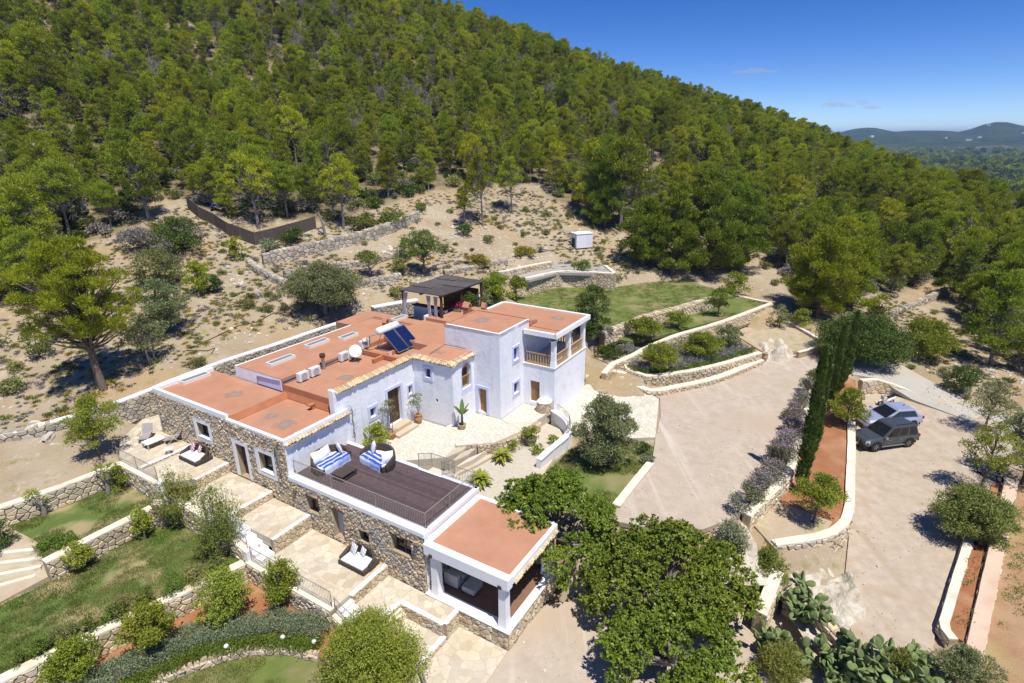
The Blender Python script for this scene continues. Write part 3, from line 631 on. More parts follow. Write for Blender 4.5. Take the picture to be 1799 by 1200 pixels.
for zn in ZONES:
    if not zn['name']: continue
    p = zn['poly']; tri = fillpoly(p); m = MB(); m.v = [(x, y, float(zn['zf'](x, y))) for x, y in p]; n = len(p)
    m.v += [(x, y, z-.3) for x, y, z in m.v]
    A = sum(p[i][0]*p[(i+1)%n][1]-p[(i+1)%n][0]*p[i][1] for i in range(n))
    for t in tri:
        a, b_, c = [p[i] for i in t]; cr = (b_[0]-a[0])*(c[1]-a[1])-(b_[1]-a[1])*(c[0]-a[0]); m.f.append(tuple(t) if cr > 0 else tuple(t[::-1]))
    for i in range(n): m.f.append((i, (i+1)%n, (i+1)%n+n, i+n)[::(1 if A < 0 else -1)])
    m.build(zn['name'], MT[zn['mat']], kind='structure')
print('terrain', round(time.time()-T0, 1))
# ------------------------------------------------------------------ the villa
VB = W(28, -30, -.4)
villa = thing('villa', 'white and rubble-stone country villa with flat terracotta roofs and a square tower', 'villa', VB)
def part(mb, name, mat, parent=None, **k): return mb.build(name, MT[mat] if isinstance(mat, str) else mat, parent or villa, world=True, **k)
def plane_pt(face, c):
    """face 'u': wall seen from -u at u=c; 'v': wall seen from +v at v=c. returns fn(a, z, d), d = metres inward"""
    return (lambda a, z, d=0: W(c+d, a, z)) if face == 'u' else (lambda a, z, d=0: W(a, c-d, z))
def wall(mb, face, c, a0, a1, z0, z1, ops=(), reveal=.35, ztop=None):
    f = plane_pt(face, c); A = sorted({a0, a1, *[o[0] for o in ops], *[o[1] for o in ops]}); Z = sorted({z0, z1, *[o[2] for o in ops], *[o[3] for o in ops]})
    A = [a for a in A if a0 <= a <= a1]; Z = [z for z in Z if z0 <= z <= z1]
    flip = face == 'u'
    for i in range(len(A)-1):
        for j in range(len(Z)-1):
            ca, cz = (A[i]+A[i+1])/2, (Z[j]+Z[j+1])/2
            if any(o[0] < ca < o[1] and o[2] < cz < o[3] for o in ops): continue
            mb.add([f(A[i],Z[j]), f(A[i+1],Z[j]), f(A[i+1],Z[j+1]), f(A[i],Z[j+1])], [(0,1,2,3)])
    for o in ops:
        p, q, r_, s = o[:4]; d = reveal
        mb.add([f(p,r_), f(q,r_), f(q,s), f(p,s), f(p,r_,d), f(q,r_,d), f(q,s,d), f(p,s,d)], [(0,4,5,1), (1,5,6,2), (2,6,7,3), (3,7,4,0), (4,7,6,5)])
def window(face, c, a0, a1, z0, z1, frame='wood_dark', surround=None, sw=.2, sill=None, d=.3, panes=2, pane='glass', label=None):
    f = plane_pt(face, c)
    def bx(mb, p, q, r_, s, d0, d1): mb.hexa([f(p,r_,d0), f(q,r_,d0), f(q,r_,d1), f(p,r_,d1), f(p,s,d0), f(q,s,d0), f(q,s,d1), f(p,s,d1)])
    m = MB(); t = .06
    bx(m, a0, a1, z1-t, z1, d-.06, d-.004); bx(m, a0, a1, z0, z0+t, d-.06, d-.004)
    for k in range(panes+1):
        x = a0+(a1-a0-t)*k/panes; bx(m, x, x+t, z0+t, z1-t, d-.06, d-.004)
    w = part(m, 'window', frame, label=label)
    g = MB()
    for k in range(panes):
        x0 = a0+(a1-a0-t)*k/panes+t; x1 = a0+(a1-a0-t)*(k+1)/panes; g = MB(); bx(g, x0, x1, z0+t, z1-t, d-.03, d-.006); part(g, 'pane', pane, w)
    if sill: g = MB(); bx(g, a0-.03, a1+.03, z0-.09, z0+.015, -.05, d-.07); part(g, 'sill', sill, w)
    if surround:
        g = MB()
        for (p, q, r_, s) in ((a0-sw, a0, z0-sw, z1+sw), (a1, a1+sw, z0-sw, z1+sw), (a0, a1, z1, z1+sw), (a0, a1, z0-sw, z0)): bx(g, p, q, r_, s, -.05, .012)
        part(g, 'surround', surround, w)
    return w
def door(face, c, a0, a1, z0, z1, mat='wood', surround=None, sw=.2, d=.3, boards=4, label=None, sill=None):
    f = plane_pt(face, c)
    def bx(mb, p, q, r_, s, d0, d1): mb.hexa([f(p,r_,d0), f(q,r_,d0), f(q,r_,d1), f(p,r_,d1), f(p,s,d0), f(q,s,d0), f(q,s,d1), f(p,s,d1)])
    m = MB(); bx(m, a0, a1, z0, z1, d-.02, d-.003); dr = part(m, 'door', mat, label=label)
    for k in range(boards):
        g = MB(); x0 = a0+(a1-a0)*k/boards; x1 = a0+(a1-a0)*(k+1)/boards; bx(g, x0+.008, x1-.008, z0+.01, z1-.01, d-.055, d-.022); part(g, 'board', mat, dr)
    g = MB(); bx(g, a1-.16, a1-.11, z0+.95, z0+1.1, d-.10, d-.055); part(g, 'handle', 'iron_dark', dr)
    if surround:
        g = MB()
        for (p, q, r_, s) in ((a0-sw, a0, z0, z1+sw), (a1, a1+sw, z0, z1+sw), (a0, a1, z1, z1+sw)): bx(g, p, q, r_, s, -.05, .012)
        part(g, 'surround', surround, dr)
    return dr
def eave(face, c, a0, a1, z, over=.24, name='tile_eave', tw=.21, mat='rooftile', jag=.02, seed=1, depth=.62, slope=.32):
    """a row of half-round roof tiles with a second course under it"""
    rng = random.Random(seed); f = plane_pt(face, c); m = MB(); n = max(1, round((a1-a0)/tw)); tw = (a1-a0)/n; N = 5
    for row, (o, zz, sh) in enumerate(((over, z, 0), (over-.07, z-.09, .5))):
        for k in range(n):
            a = a0+(k+.5+sh*.98)*tw
            if a > a1: continue
            dz = rng.uniform(-jag, jag); e = rng.uniform(-.03, .03); vs = []
            for (d, rr) in ((-o+e, .5), (depth-o, .42)):
                for i in range(N+1):
                    t = math.pi*i/N; vs.append(f(a-math.cos(t)*tw*rr*1.02, z*0+zz+dz+math.sin(t)*.095+(d+o)*slope, d))
                for i in range(N+1):
                    t = math.pi*i/N; vs.append(f(a-math.cos(t)*tw*rr*.82, zz+dz+math.sin(t)*.07+(d+o)*slope-.004, d))
            h = 2*(N+1); fs = []
            for i in range(N): fs += [(i, i+1, h+i+1, h+i), (N+1+i+1, N+1+i, h+N+1+i, h+N+2+i), (i+1, i, N+1+i, N+2+i)]
            m.add(vs, fs)
    part(m, name, mat, kind='stuff')
def roof(name, u0, u1, v0, v1, z, mat='roof', thick=.25, zs=None):
    m = MB(); m.ubox(u0, u1, v0, v1, z-thick, zs or z); return part(m, name, mat)
def parapet(segs, z0, z1, mat='plaster_clean', name='parapet', w=.22):
    for (ua, va, ub, vb) in segs:
        m = MB()
        if abs(ua-ub) < 1e-6: m.ubox(ua-w/2, ua+w/2, min(va,vb), max(va,vb), z0, z1)
        else: m.ubox(min(ua,ub), max(ua,ub), va-w/2, va+w/2, z0, z1)
        part(m, name, mat, bevel=.03)
# --- rubble-stone wing on the left (roofs 1 and 2) and the low wing under the deck: one stone front at u = 18.4
FU = 18.4
ops1 = [(-36.55,-35.2,1.15,2.25), (-32.4,-31.35,-.62,1.8), (-30.05,-28.7,.55,1.9)]
ops2 = [(-25.9,-24.87,-.95,.12), (-23.75,-22.9,-1.9,.04), (-21.7,-20.95,-1.4,-.63), (-19.15,-17.8,-.98,.1)]
m = MB(); wall(m, 'u', FU, -41.4, -27.35, -2.4, 3.3, ops1, .42); part(m, 'wall', 'mortar')
m = MB(); wall(m, 'u', FU+.005, -27.35, -16.9, -4.2, .72, ops2, .40); part(m, 'wall', 'mortar')
m = MB(); wall(m, 'v', -27.42, 18.4, 23.6, .6, 3.15, [(20.3,20.36,2.05,2.4)], .2); part(m, 'wall', 'plaster')
m = MB(); m.add([W(18.4,-41.4,-2), W(22.9,-41.4,-2), W(22.9,-41.4,3.4), W(18.4,-41.4,3.4)], [(3,2,1,0)]); part(m, 'wall', 'mortar')
def stone_face(fn, dom, ops, size, mat, seed, mg=.0, depth=.06, aspect=1.3):
    rng = random.Random(seed); m = MB()
    for c in cells(dom, size, rng, aspect):
        ok = True
        for (p, q, r_, s) in ops:
            p, q, r_, s = p-mg, q+mg, r_-mg, s+mg
            if max(x for x, _ in c) < p or min(x for x, _ in c) > q or max(y for _, y in c) < r_ or min(y for _, y in c) > s: continue
            cx = sum(x for x, _ in c)/len(c); cy = sum(y for _, y in c)/len(c)
            best = max([(p-cx, (1,0,p)), (cx-q, (-1,0,-q)), (r_-cy, (0,1,r_)), (cy-s, (0,-1,-s))])
            c = clip(c, *best[1])
            if len(c) < 3 or area(c) < .004: ok = False; break
        if ok: piece(c, fn, depth*rng.uniform(.4, 1.5), .020, rng, m, .2)
    return m
sf = lambda s, t, d: W(FU-d, s, t)
part(stone_face(sf, [(-41.4,-2.0),(-27.35,-2.0),(-27.35,3.28),(-41.4,3.28)], [(-36.85,-34.9,.85,2.55),(-32.7,-31.05,-.9,2.1),(-30.35,-28.4,.25,2.2)], .175, 'stone', 11), 'stone_facing', 'stone', kind='stuff')
part(stone_face(sf, [(-27.35,-3.9),(-16.9,-3.9),(-16.9,.70),(-27.35,.70)], ops2, .185, 'stone', 12, .02), 'stone_facing', 'stone', kind='stuff')
part(stone_face(lambda s, t, d: W(s, -16.9+d, t), [(18.4,-2.75),(23.3,-2.75),(23.3,.3),(18.4,.3)], [], .24, 'stone', 13), 'stone_facing', 'stone', kind='stuff')
part(stone_face(lambda s, t, d: W(s, -41.4-d, t), [(18.4,0),(22.8,0),(22.8,3.5),(18.4,3.5)], [], .24, 'stone', 14), 'stone_facing', 'stone', kind='stuff')
window('u', FU, *ops1[0], surround='plaster_clean', sw=.3, d=.4, sill='plaster_clean', label='square window with a broad white surround in the stone front')
door('u', FU, *ops1[1], 'wood_dark', 'plaster_clean', .3, .4, 3, label='dark door with a white surround in the stone front')
window('u', FU, *ops1[2], surround='plaster_clean', sw=.3, d=.4, sill='plaster_clean')
for k in (0, 2, 3): window('u', FU, *ops2[k], frame='wood', d=.33, sill='mortar', panes=2 if k != 2 else 1)
door('u', FU, *ops2[1], 'curtain', None, .2, .36, 2, label='pale lilac door in a deep stone recess')
for k in (0, 1, 3):                                      # timber lintels
    o = ops2[k]; m = MB(); f = plane_pt('u', FU); m.hexa([W(FU-.075,o[0]-.15,o[3]), W(FU-.075,o[1]+.15,o[3]), W(FU+.3,o[1]+.15,o[3]), W(FU+.3,o[0]-.15,o[3]), W(FU-.075,o[0]-.15,o[3]+.09), W(FU-.075,o[1]+.15,o[3]+.09), W(FU+.3,o[1]+.15,o[3]+.09), W(FU+.3,o[0]-.15,o[3]+.09)]); part(m, 'lintel', 'wood_dark')
m = MB(); m.tube([W(18.28,-41.1,3.2), W(18.28,-41.1,.2)], .045, 8); part(m, 'rain_pipe', 'metal')
m = MB(); m.tube([W(18.2,-27.9,3.1), W(18.2,-27.75,1.2)], .05, 8); part(m, 'rain_pipe', 'metal')
m = MB(); m.lathe([(.02,.0),(.1,.02),(.14,.25),(.11,.27)], W(18.22,-27.9,3.0), 10); part(m, 'rain_funnel', 'clay_pale')
m = MB(); m.lathe([(.02,.0),(.1,.02),(.15,.22),(.11,.24)], W(18.2,-26.7,.35), 10); part(m, 'rain_funnel', 'clay_pale')
m = MB(); m.lathe([(.02,.0),(.1,.02),(.15,.22),(.11,.24)], W(18.2,-17.2,.30), 10); part(m, 'rain_funnel', 'clay_pale')
# roofs 1 and 2 with white rims
roof('roof', 18.5, 22.9, -41.3, -32.9, 3.36)
roof('roof', 18.5, 23.0, -32.9, -27.5, 3.02)
m = MB(); m.ubox(18.55, 22.95, -33.0, -32.85, 2.9, 3.44); part(m, 'upstand', 'roof_edge')
m = MB(); m.ubox(18.55, 22.95, -32.848, -32.70, 3.024, (3.42,3.06,3.06,3.42)); part(m, 'upstand', 'roof_edge')
parapet([(18.48,-41.5,18.48,-32.9), (18.48,-41.39,22.9,-41.39)], 3.26, 3.62)
parapet([(18.48,-32.9,18.48,-27.3)], 3.0, 3.36)
parapet([(18.6,-27.42,23.4,-27.42)], 3.1, 3.37)
eave('v', -27.42, 18.45, 23.5, 2.98, .30, jag=.03, seed=5, tw=.24)
m = MB(); m.ubox(23.0, 23.06, -33.2, -28.0, 2.9, 3.95); part(m, 'upstand', 'roof_edge')
m = MB(); m.ubox(22.85, 23.0, -33.2, -27.7, 3.024, (3.1,3.1,3.5,3.5)); part(m, 'upstand', 'roof_edge')
m = MB(); m.ubox(22.55, 22.8, -29.95, -29.75, 3.03, 3.34); m.ubox(22.3, 22.8, -30.0, -29.7, 3.345, 3.43); part(m, 'roof_vent', 'roof_edge')
# --- main range: white front at v = -27.6
FV = -27.6
opsf = [(27.38,28.75,.15,2.95), (25.58,26.12,1.6,2.32), (29.58,30.02,1.8,2.53)]
m = MB(); wall(m, 'v', FV, 22.6, 30.3, -.9, 4.75, opsf, .32); part(m, 'wall', 'plaster')
m = MB(); m.ubox(22.6, 22.85, -28.1, FV-.003, 3.02, 4.85); part(m, 'gable_stub', 'plaster_clean', bevel=.05)
m = MB(); m.ubox(22.86, 30.3, -28.0, -27.85, 3.85, 4.82); part(m, 'parapet', 'roof_edge')
door('v', FV, *opsf[0], 'wood_dark', 'lilac', .22, .30, 4, label='double front door of dark old boards with a lilac surround')
m = MB(); m.ubox(27.15, 28.98, -27.56, -26.9, -.6, .14); m.ubox(27.0, 29.15, -26.9, -26.4, -.6, -.13); part(m, 'door_step', 'flag')
window('v', FV, *opsf[1], frame='bluepaint', surround='lilac', sw=.22, d=.28, sill='plaster_clean', panes=1)
window('v', FV, *opsf[2], frame='bluepaint', surround='lilac', sw=.14, d=.28, sill='plaster_clean', panes=1)
eave('v', FV, 22.75, 30.15, 4.62, .22, seed=7, depth=.5)
roof('roof', 23.05, 30.5, -33.3, -28.0, 3.9)
roof('roof', 30.5, 33.2, -33.3, -27.5, 3.95)
m = MB(); m.ubox(29.2, 31.6, -30.75, -30.5, 3.9, 4.25); part(m, 'upstand', 'roof_edge')
for z, vv in ((3.93, -33.22), (4.12, -33.27)):
    m = MB(); m.tube([W(23.1,vv,z), W(31.4,vv-.05,z+.12)], .05, 6); part(m, 'pipe_run', 'metal')
# upper back roof with the white left end
m = MB(); wall(m, 'u', 23.0, -38.4, -33.3, 3.2, 4.28, [], .1); part(m, 'wall', 'plaster')
m = MB(); m.ubox(22.97, 22.995, -36.0, -33.35, 3.42, 4.12); part(m, 'wall_panel', 'lilac')
m = MB(); m.tube([W(22.93,-35.95,3.45), W(22.93,-35.95,4.0), W(22.93,-33.4,4.16)], .035, 6); part(m, 'cable_duct', 'metal')
m = MB(); m.ubox(23.02, 37.2, -38.4, -33.32, 3.0, 4.30); m.ubox(33.25, 38.4, -33.31, -26.55, 3.0, 4.5); part(m, 'roof', 'roof')
m = MB(); m.ubox(23.02, 37.2, -33.34, -33.30, 3.85, 4.27); part(m, 'fascia', 'roof_edge')
m = MB(); m.ubox(34.5, 38.6, -40.5, -38.42, 2.0, (4.25,4.3,4.35,4.3)); part(m, 'roof', 'roof')
m = MB(); m.ubox(23.0, 23.3, -38.6, -38.41, 2.0, 4.3); m.ubox(23.3, 34.5, -38.6, -38.41, 2.0, 4.28); part(m, 'wall', 'plaster')
for b4 in ((36.9,37.05,-38.3,-33.4,4.302,4.36),(33.3,33.42,-33.3,-30.0,4.502,4.58)): m = MB(); m.ubox(*b4); part(m, 'roof_seam', 'roof')
m = MB(); m.ubox(38.41, 41.6, -33.1, -30.0, 2.5, 4.78); m.ubox(37.2, 38.40, -38.3, -33.0, 2.5, 4.4); part(m, 'roof', 'roof')
parapet([(38.4,-33.15,41.7,-33.15)], 4.4, 4.92, 'cap_white'); parapet([(41.65,-33.05,41.65,-29.95)], 4.4, 4.92, 'cap_white')
def chimney(u, v, z, h, w=.42, gable=True):
    m = MB(); m.ubox(u-w/2, u+w/2, v-w/2, v+w/2, z, z+h); c = part(m, 'chimney', 'roof_edge')
    g = MB(); a = w*.62
    g.hexa([W(u-a,v-a,z+h+.002), W(u-a,v+a,z+h+.002), W(u-a+.08,v+a,z+h+.002), W(u-a+.08,v-a,z+h+.002), W(u-.03,v-a,z+h+.36), W(u-.03,v+a,z+h+.36), W(u+.03,v+a,z+h+.4), W(u+.03,v-a,z+h+.4)])
    g.hexa([W(u+a-.08,v-a,z+h+.002), W(u+a-.08,v+a,z+h+.002), W(u+a,v+a,z+h+.002), W(u+a,v-a,z+h+.002), W(u-.03,v-a,z+h+.362), W(u-.03,v+a,z+h+.362), W(u+.03,v+a,z+h+.402), W(u+.03,v-a,z+h+.402)])
    part(g, 'cowl', 'roof', c)
chimney(35.6, -35.3, 4.3, .45); chimney(36.9, -27.2, 4.5, 2.5, .5); chimney(37.9, -26.2, 6.55, .28, .34)
def skylight(u0, u1, v0, v1, z, tilt=.12):
    m = MB(); t = .09
    for a in ((u0,u1,v0,v0+t), (u0,u1,v1-t,v1), (u0,u0+t,v0+t,v1-t), (u1-t,u1,v0+t,v1-t)): m.ubox(*a, z, z+.22)
    s = part(m, 'skylight', 'white_metal'); g = MB(); g.ubox(u0+t, u1-t, v0+t, v1-t, z+.1, z+.19); part(g, 'pane', 'skyglass', s)
MT['skyglass'] = M('skylight_glass', (.20,.24,.25), rough=.12, spec=.7)
skylight(20.1,22.2,-41.25,-40.6,3.36); skylight(24.2,26.4,-36.6,-35.95,4.3); skylight(28.3,30.4,-37.3,-36.65,4.3); skylight(31.0,32.7,-36.4,-35.7,4.3); skylight(36.9,38.6,-35.9,-35.3,4.4)
# --- block with the arched window
opsa = [(-26.42,-25.9,3.28,4.03), (-25.56,-25.36,1.45,1.72)]
m = MB(); wall(m, 'u', 30.3, FV, -23.9, -.9, 4.8, opsa, .3); part(m, 'wall', 'plaster')
window('u', 30.3, *opsa[0], frame='wood_dark', surround='lilac', sw=.2, d=.26, sill='plaster_clean', panes=1)
window('u', 30.3, *opsa[1], frame='iron_dark', d=.2, panes=1)
# arched opening in the v face
m = MB(); f = plane_pt('v', -23.9); A0, A1, ZB, ZS = 31.45, 32.6, 2.35, 3.75; RA = (A1-A0)/2; CA = (A0+A1)/2; NA = 14
wall(m, 'v', -23.9, 30.3, A0, -.9, 4.9); wall(m, 'v', -23.9, A1, 33.2, -.9, 4.9); wall(m, 'v', -23.9, A0, A1, -.9, ZB)
arc = [(CA-math.cos(math.pi*i/NA)*RA, ZS+math.sin(math.pi*i/NA)*RA) for i in range(NA+1)]
for i in range(NA): m.add([f(arc[i][0],arc[i][1]), f(arc[i+1][0],arc[i+1][1]), f(arc[i+1][0],4.9), f(arc[i][0],4.9)], [(0,1,2,3)])
ring = [(A0,ZB)]+arc+[(A1,ZB)]
for i in range(len(ring)): a, b_ = ring[i], ring[(i+1) % len(ring)]; m.add([f(*a), f(*b_), f(*b_,.45), f(*a,.45)], [(0,1,2,3)])
m.add([f(*a,.452) for a in ring], [tuple(range(len(ring)))])
part(m, 'wall', 'plaster')
m = MB(); ro = [(CA+(x-CA)*1.24, ZS+(z-ZS)*1.24) if z > ZS-.01 else (CA+(x-CA)*1.24, z) for x, z in ring]
for i in range(1, len(ring)-2): m.add([f(*ring[i],-.004), f(*ring[i+1],-.004), f(*ro[i+1],-.004), f(*ro[i],-.004)], [(0,1,2,3)])
m.add([f(A0,ZB,-.004), f(A0,ZS,-.004), f(A0-.14,ZS,-.004), f(A0-.14,ZB-.5,-.004)], [(0,1,2,3)]); m.add([f(A1,ZB,-.004), f(A1,ZS,-.004), f(A1+.14,ZS,-.004), f(A1+.14,ZB-.5,-.004)], [(0,1,2,3)])
m.add([f(A0,ZB,-.004), f(A1,ZB,-.004), f(A1+.14,ZB-.5,-.004), f(A0-.14,ZB-.5,-.004)], [(0,1,2,3)])
part(m, 'painted_surround', 'lilac')
m = MB(); m.hexa([f(A0,ZB,.40), f(A1,ZB,.40), f(A1,ZB,.44), f(A0,ZB,.44), f(A0,ZS,.40), f(A1,ZS,.40), f(A1,ZS,.44), f(A0,ZS,.44)]); w = part(m, 'arched_window', 'wood_dark', label='arched window with dark joinery and a wooden rail')
m = MB(); m.add([f(x,z,.405) for x, z in arc], [tuple(range(len(arc)))]); part(m, 'arch_light', 'glass', w)
for k in range(7):
    x = A0+.1+k*(A1-A0-.2)/6; m = MB(); m.hexa([f(x-.02,ZB,.16), f(x+.02,ZB,.16), f(x+.02,ZB,.2), f(x-.02,ZB,.2), f(x-.02,ZB+.85,.16), f(x+.02,ZB+.85,.16), f(x+.02,ZB+.85,.2), f(x-.02,ZB+.85,.2)]); part(m, 'baluster', 'wood', w)
m = MB(); m.hexa([f(A0,ZB+.852,.14), f(A1,ZB+.852,.14), f(A1,ZB+.852,.22), f(A0,ZB+.852,.22), f(A0,ZB+.93,.14), f(A1,ZB+.93,.14), f(A1,ZB+.93,.22), f(A0,ZB+.93,.22)]); part(m, 'handrail', 'wood', w)
eave('u', 30.3, -27.75, -23.75, 4.66, .22, seed=8, depth=.5); eave('v', -23.9, 30.1, 33.1, 4.70, .22, seed=9, depth=.5)
m = MB(); m.ubox(30.45, 33.0, -27.75, -24.0, 4.0, (4.84,4.86,4.95,4.95)); part(m, 'roof', 'roof')
m = MB(); m.ubox(30.2, 30.44, -33.0, -27.76, 3.96, 4.3); part(m, 'upstand', 'roof_edge')
m = MB(); m.tube([W(30.9,-26.4,4.95), W(32.8,-26.45,5.1), W(32.84,-24.5,5.1)], .02, 5); part(m, 'cable', 'iron_dark')
# --- tower
TU, TV, TZ = 32.95, -21.5, 6.72
opst = [(-23.5,-22.75,.05,2.06)]
m = MB(); wall(m, 'u', TU, -26.5, TV, -.9, TZ, opst, .34)
wall(m, 'v', TV, TU, 37.3, -.9, TZ, [(34.85,35.6,3.95,5.0), (34.85,35.6,1.15,2.1)], .3)
m.add([W(TU,-26.5,3), W(37.3,-26.5,3), W(37.3,-26.5,TZ), W(TU,-26.5,TZ)], [(3,2,1,0)]); m.add([W(37.3,-26.5,3), W(37.3,TV,3), W(37.3,TV,TZ), W(37.3,-26.5,TZ)], [(0,1,2,3)])
part(m, 'tower_wall', 'plaster')
m = MB(); m.ubox(TU+.1, 37.2, -26.4, TV-.1, TZ-.3, TZ-.02); m.ubox(37.21, 38.4, -27.5, -21.4, 6.2, (6.72,6.6,6.4,6.6)); part(m, 'tower_roof', 'roof')
m = MB(); m.ubox(TU, 37.3, -26.5, -26.36, TZ-.25, TZ+.04); part(m, 'upstand', 'roof'); m = MB(); m.ubox(37.16, 37.5, -26.4, -21.6, TZ-.25, TZ+.05); part(m, 'upstand', 'roof')
m = MB(); m.ubox(TU, TU+.16, -26.36, TV, TZ-.3, TZ+.012); m.ubox(TU+.16, 37.3, TV-.16, TV, TZ-.3, TZ+.012); part(m, 'parapet', 'plaster_clean', bevel=.02)
door('u', TU, *opst[0], 'wood', 'lilac', .22, .30, 3, label='brown panelled door at the foot of the tower')
window('v', TV, 34.85,35.6,3.95,5.0, frame='bluepaint', pane='bluepaint', surround='lilac', sw=.2, d=.26, sill='plaster_clean', panes=1, label='tower window with closed blue shutters')
window('v', TV, 34.85,35.6,1.15,2.1, frame='bluepaint', surround='lilac', sw=.2, d=.26, sill='plaster_clean', panes=1)
# --- balcony block
BU, BV, BE, BL, BR = 36.3, -18.7, 41.9, 3.38, 6.15
m = MB(); wall(m, 'u', BU, TV, BV, -.9, BL, [(-20.85,-20.0,.22,2.02)], .3); wall(m, 'v', BV, BU, BE, -.9, BL)
m.add([W(BE,BV,-1), W(BE,-26.5,-1), W(BE,-26.5,6.1), W(BE,-21.5,6.1), W(BE,-21.5,BL), W(BE,BV,BL)], [(0,1,2,3,4,5)])
m.add([W(BU,BV,BL), W(BE,BV,BL), W(BE,-26.5,BL), W(BU,-26.5,BL)], [(0,1,2,3)])
m.add([W(37.3,-21.52,BL), W(BE,-21.52,BL), W(BE,-21.52,6.1), W(37.3,-21.52,6.1)], [(0,1,2,3)])
part(m, 'balcony_wall', 'plaster')
door('u', BU, -20.85,-20.0,.22,2.02, 'wood', None, .2, .22, 5, label='low plank gate under the balcony')
m = MB(); m.ubox(BU-.06, BE+.05, -21.4, BV+.06, BL+.004, BL+.06); part(m, 'balcony_floor', 'cap')
m = MB(); m.ubox(BU-.1, BE+.15, -27.0, BV+.12, BR-.28, BR-.06); m.ubox(37.35, BE+.1, -26.9, BV+.05, BR-.059, BR); part(m, 'roof', 'roof')
parapet([(BU-.08,-21.35,BU-.08,BV+.18), (BU-.19,BV+.13,BE+.27,BV+.13), (BE+.17,-26.9,BE+.17,BV+.02)], BR-.3, BR+.10)
parapet([(38.4,-26.95,BE+.1,-26.95)], BR-.3, BR+.10)
def column(u, v, z0, z1, w=.34, foot=.46):
    x, y, _ = W(0, 0); m = MB()
    def sq(r, z): return [W(u-r,v-r,z), W(u-r,v+r,z), W(u+r,v+r,z), W(u+r,v-r,z)]
    m.hexa(sq(foot/2,z0)+sq(w/2,z0+.55)); m.hexa(sq(w/2-.001,z0+.55)+sq(w/2-.01,z1-.28)); m.hexa(sq(w/2+.07,z1-.28)+sq(w/2+.07,z1-.2)); c = part(m, 'column', 'plaster_clean')
    g = MB(); g.ubox(u-.12, u+.12, v-.42, v+.42, z1-.198, z1-.06) if False else g.ubox(u-.42, u+.42, v-.1, v+.1, z1-.198, z1-.02); part(g, 'bracket', 'wood_dark', c)
for u in (BU+.2, 39.0, BE-.22): column(u, BV-.2, BL+.06, BR-.3)
m = MB(); m.ubox(BU+.0, BE, BV-.32, BV-.1, BR-.46, BR-.31) if False else m.ubox(BU, BE, BV-.3, BV-.12, BR-.40, BR-.302); part(m, 'beam', 'wood_dark')
for k in range(12): m = MB(); u = BU+.3+k*.47; m.ubox(u-.05, u+.05, -21.4, BV-.31, BR-.42, BR-.302); part(m, 'rafter', 'wood_dark')
def balustrade(face, c, a0, a1, z, h=.95, n=7):
    f = plane_pt(face, c)
    def bx(mb, p, q, r_, s, d0, d1): mb.hexa([f(p,r_,d0), f(q,r_,d0), f(q,r_,d1), f(p,r_,d1), f(p,s,d0), f(q,s,d0), f(q,s,d1), f(p,s,d1)])
    m = MB(); bx(m, a0, a1, z+h-.09, z+h, -.04, .06); bx(m, a0, a1, z+.08, z+.16, -.03, .05); r_ = part(m, 'balustrade', 'wood_pale')
    for k in range(n): x = a0+(k+.5)*(a1-a0)/n; g = MB(); bx(g, x-.055, x+.055, z+.162, z+h-.092, -.01, .03); part(g, 'baluster', 'wood_pale', r_)
balustrade('u', BU+.12, -21.3, -19.15, BL+.06, n=9); balustrade('v', BV-.12, 36.75, 38.8, BL+.06, n=8); balustrade('v', BV-.12, 39.2, 41.45, BL+.06, n=9); balustrade('u', BE-.15, -21.3, -19.15, BL+.06, n=9)
# --- deck over the low wing
DZ = .93
m = MB(); m.ubox(18.4, 23.3, -27.3, -16.82, .62, .86); part(m, 'deck_base', 'plaster')
m = MB(); wall(m, 'v', -16.85, 18.4, 23.3, -2.7, .85); m.add([W(23.3,-27.4,-2), W(23.3,-16.85,-2), W(23.3,-16.85,.85), W(23.3,-27.4,.85)], [(0,1,2,3)]); part(m, 'wall', 'plaster')
deck = MB(); deck.ubox(18.9, 23.05, -27.25, -17.1, .862, .885); deck = part(deck, 'deck', 'iron_dark')
nb = 30
for k in range(nb):
    u0 = 18.9+(23.05-18.9)*k/nb; u1 = 18.9+(23.05-18.9)*(k+1)/nb; m = MB(); m.ubox(u0+.008, u1-.008, -27.25, -17.1, .886, DZ); part(m, 'plank', 'deck', deck)
parapet([(18.58,-27.4,18.58,-16.8)], .70, .99, w=.5); parapet([(18.9,-16.92,23.3,-16.92)], .70, .99, w=.3)
parapet([(23.18,-27.4,23.18,-21.2), (23.18,-19.4,23.18,-16.8)], .70, .99, w=.25)
# --- porch at the end of the low wing
PV, PE, PU1 = -11.75, .42, 23.3
m = MB(); m.ubox(18.4, PU1, -16.84, PV, .06, .28); part(m, 'porch_ceiling', 'inner_white')
m = MB(); m.ubox(18.65, PU1-.15, -16.6, PV-.12, .282, .36); part(m, 'roof', 'roof')
m = MB(); m.ubox(18.66, PU1-.1, -16.83, -16.6, .29, (.62,.40,.40,.62)); part(m, 'upstand', 'plaster_clean')
parapet([(18.45,-16.83,18.45,PV+.08)], -.18, PE+.05, w=.42); parapet([(18.67,PV-.02,PU1,PV-.02)], -.05, PE, w=.22); parapet([(PU1-.05,-16.8,PU1-.05,PV-.14)], -.05, PE, w=.25)
eave('v', PV+.08, 18.7, 23.2, .02, .16, seed=15, depth=.3)
column(18.62, -16.35, -2.74, .02, .42, .52); column(18.62, -12.15, -2.74, .0, .42, .52); column(22.9, -12.1, -2.74, .02, .42, .52)
m = MB(); m.ubox(18.3, PU1, -16.86, PV, -4.1, -2.78); plinth = part(m, 'porch_plinth', 'mortar')
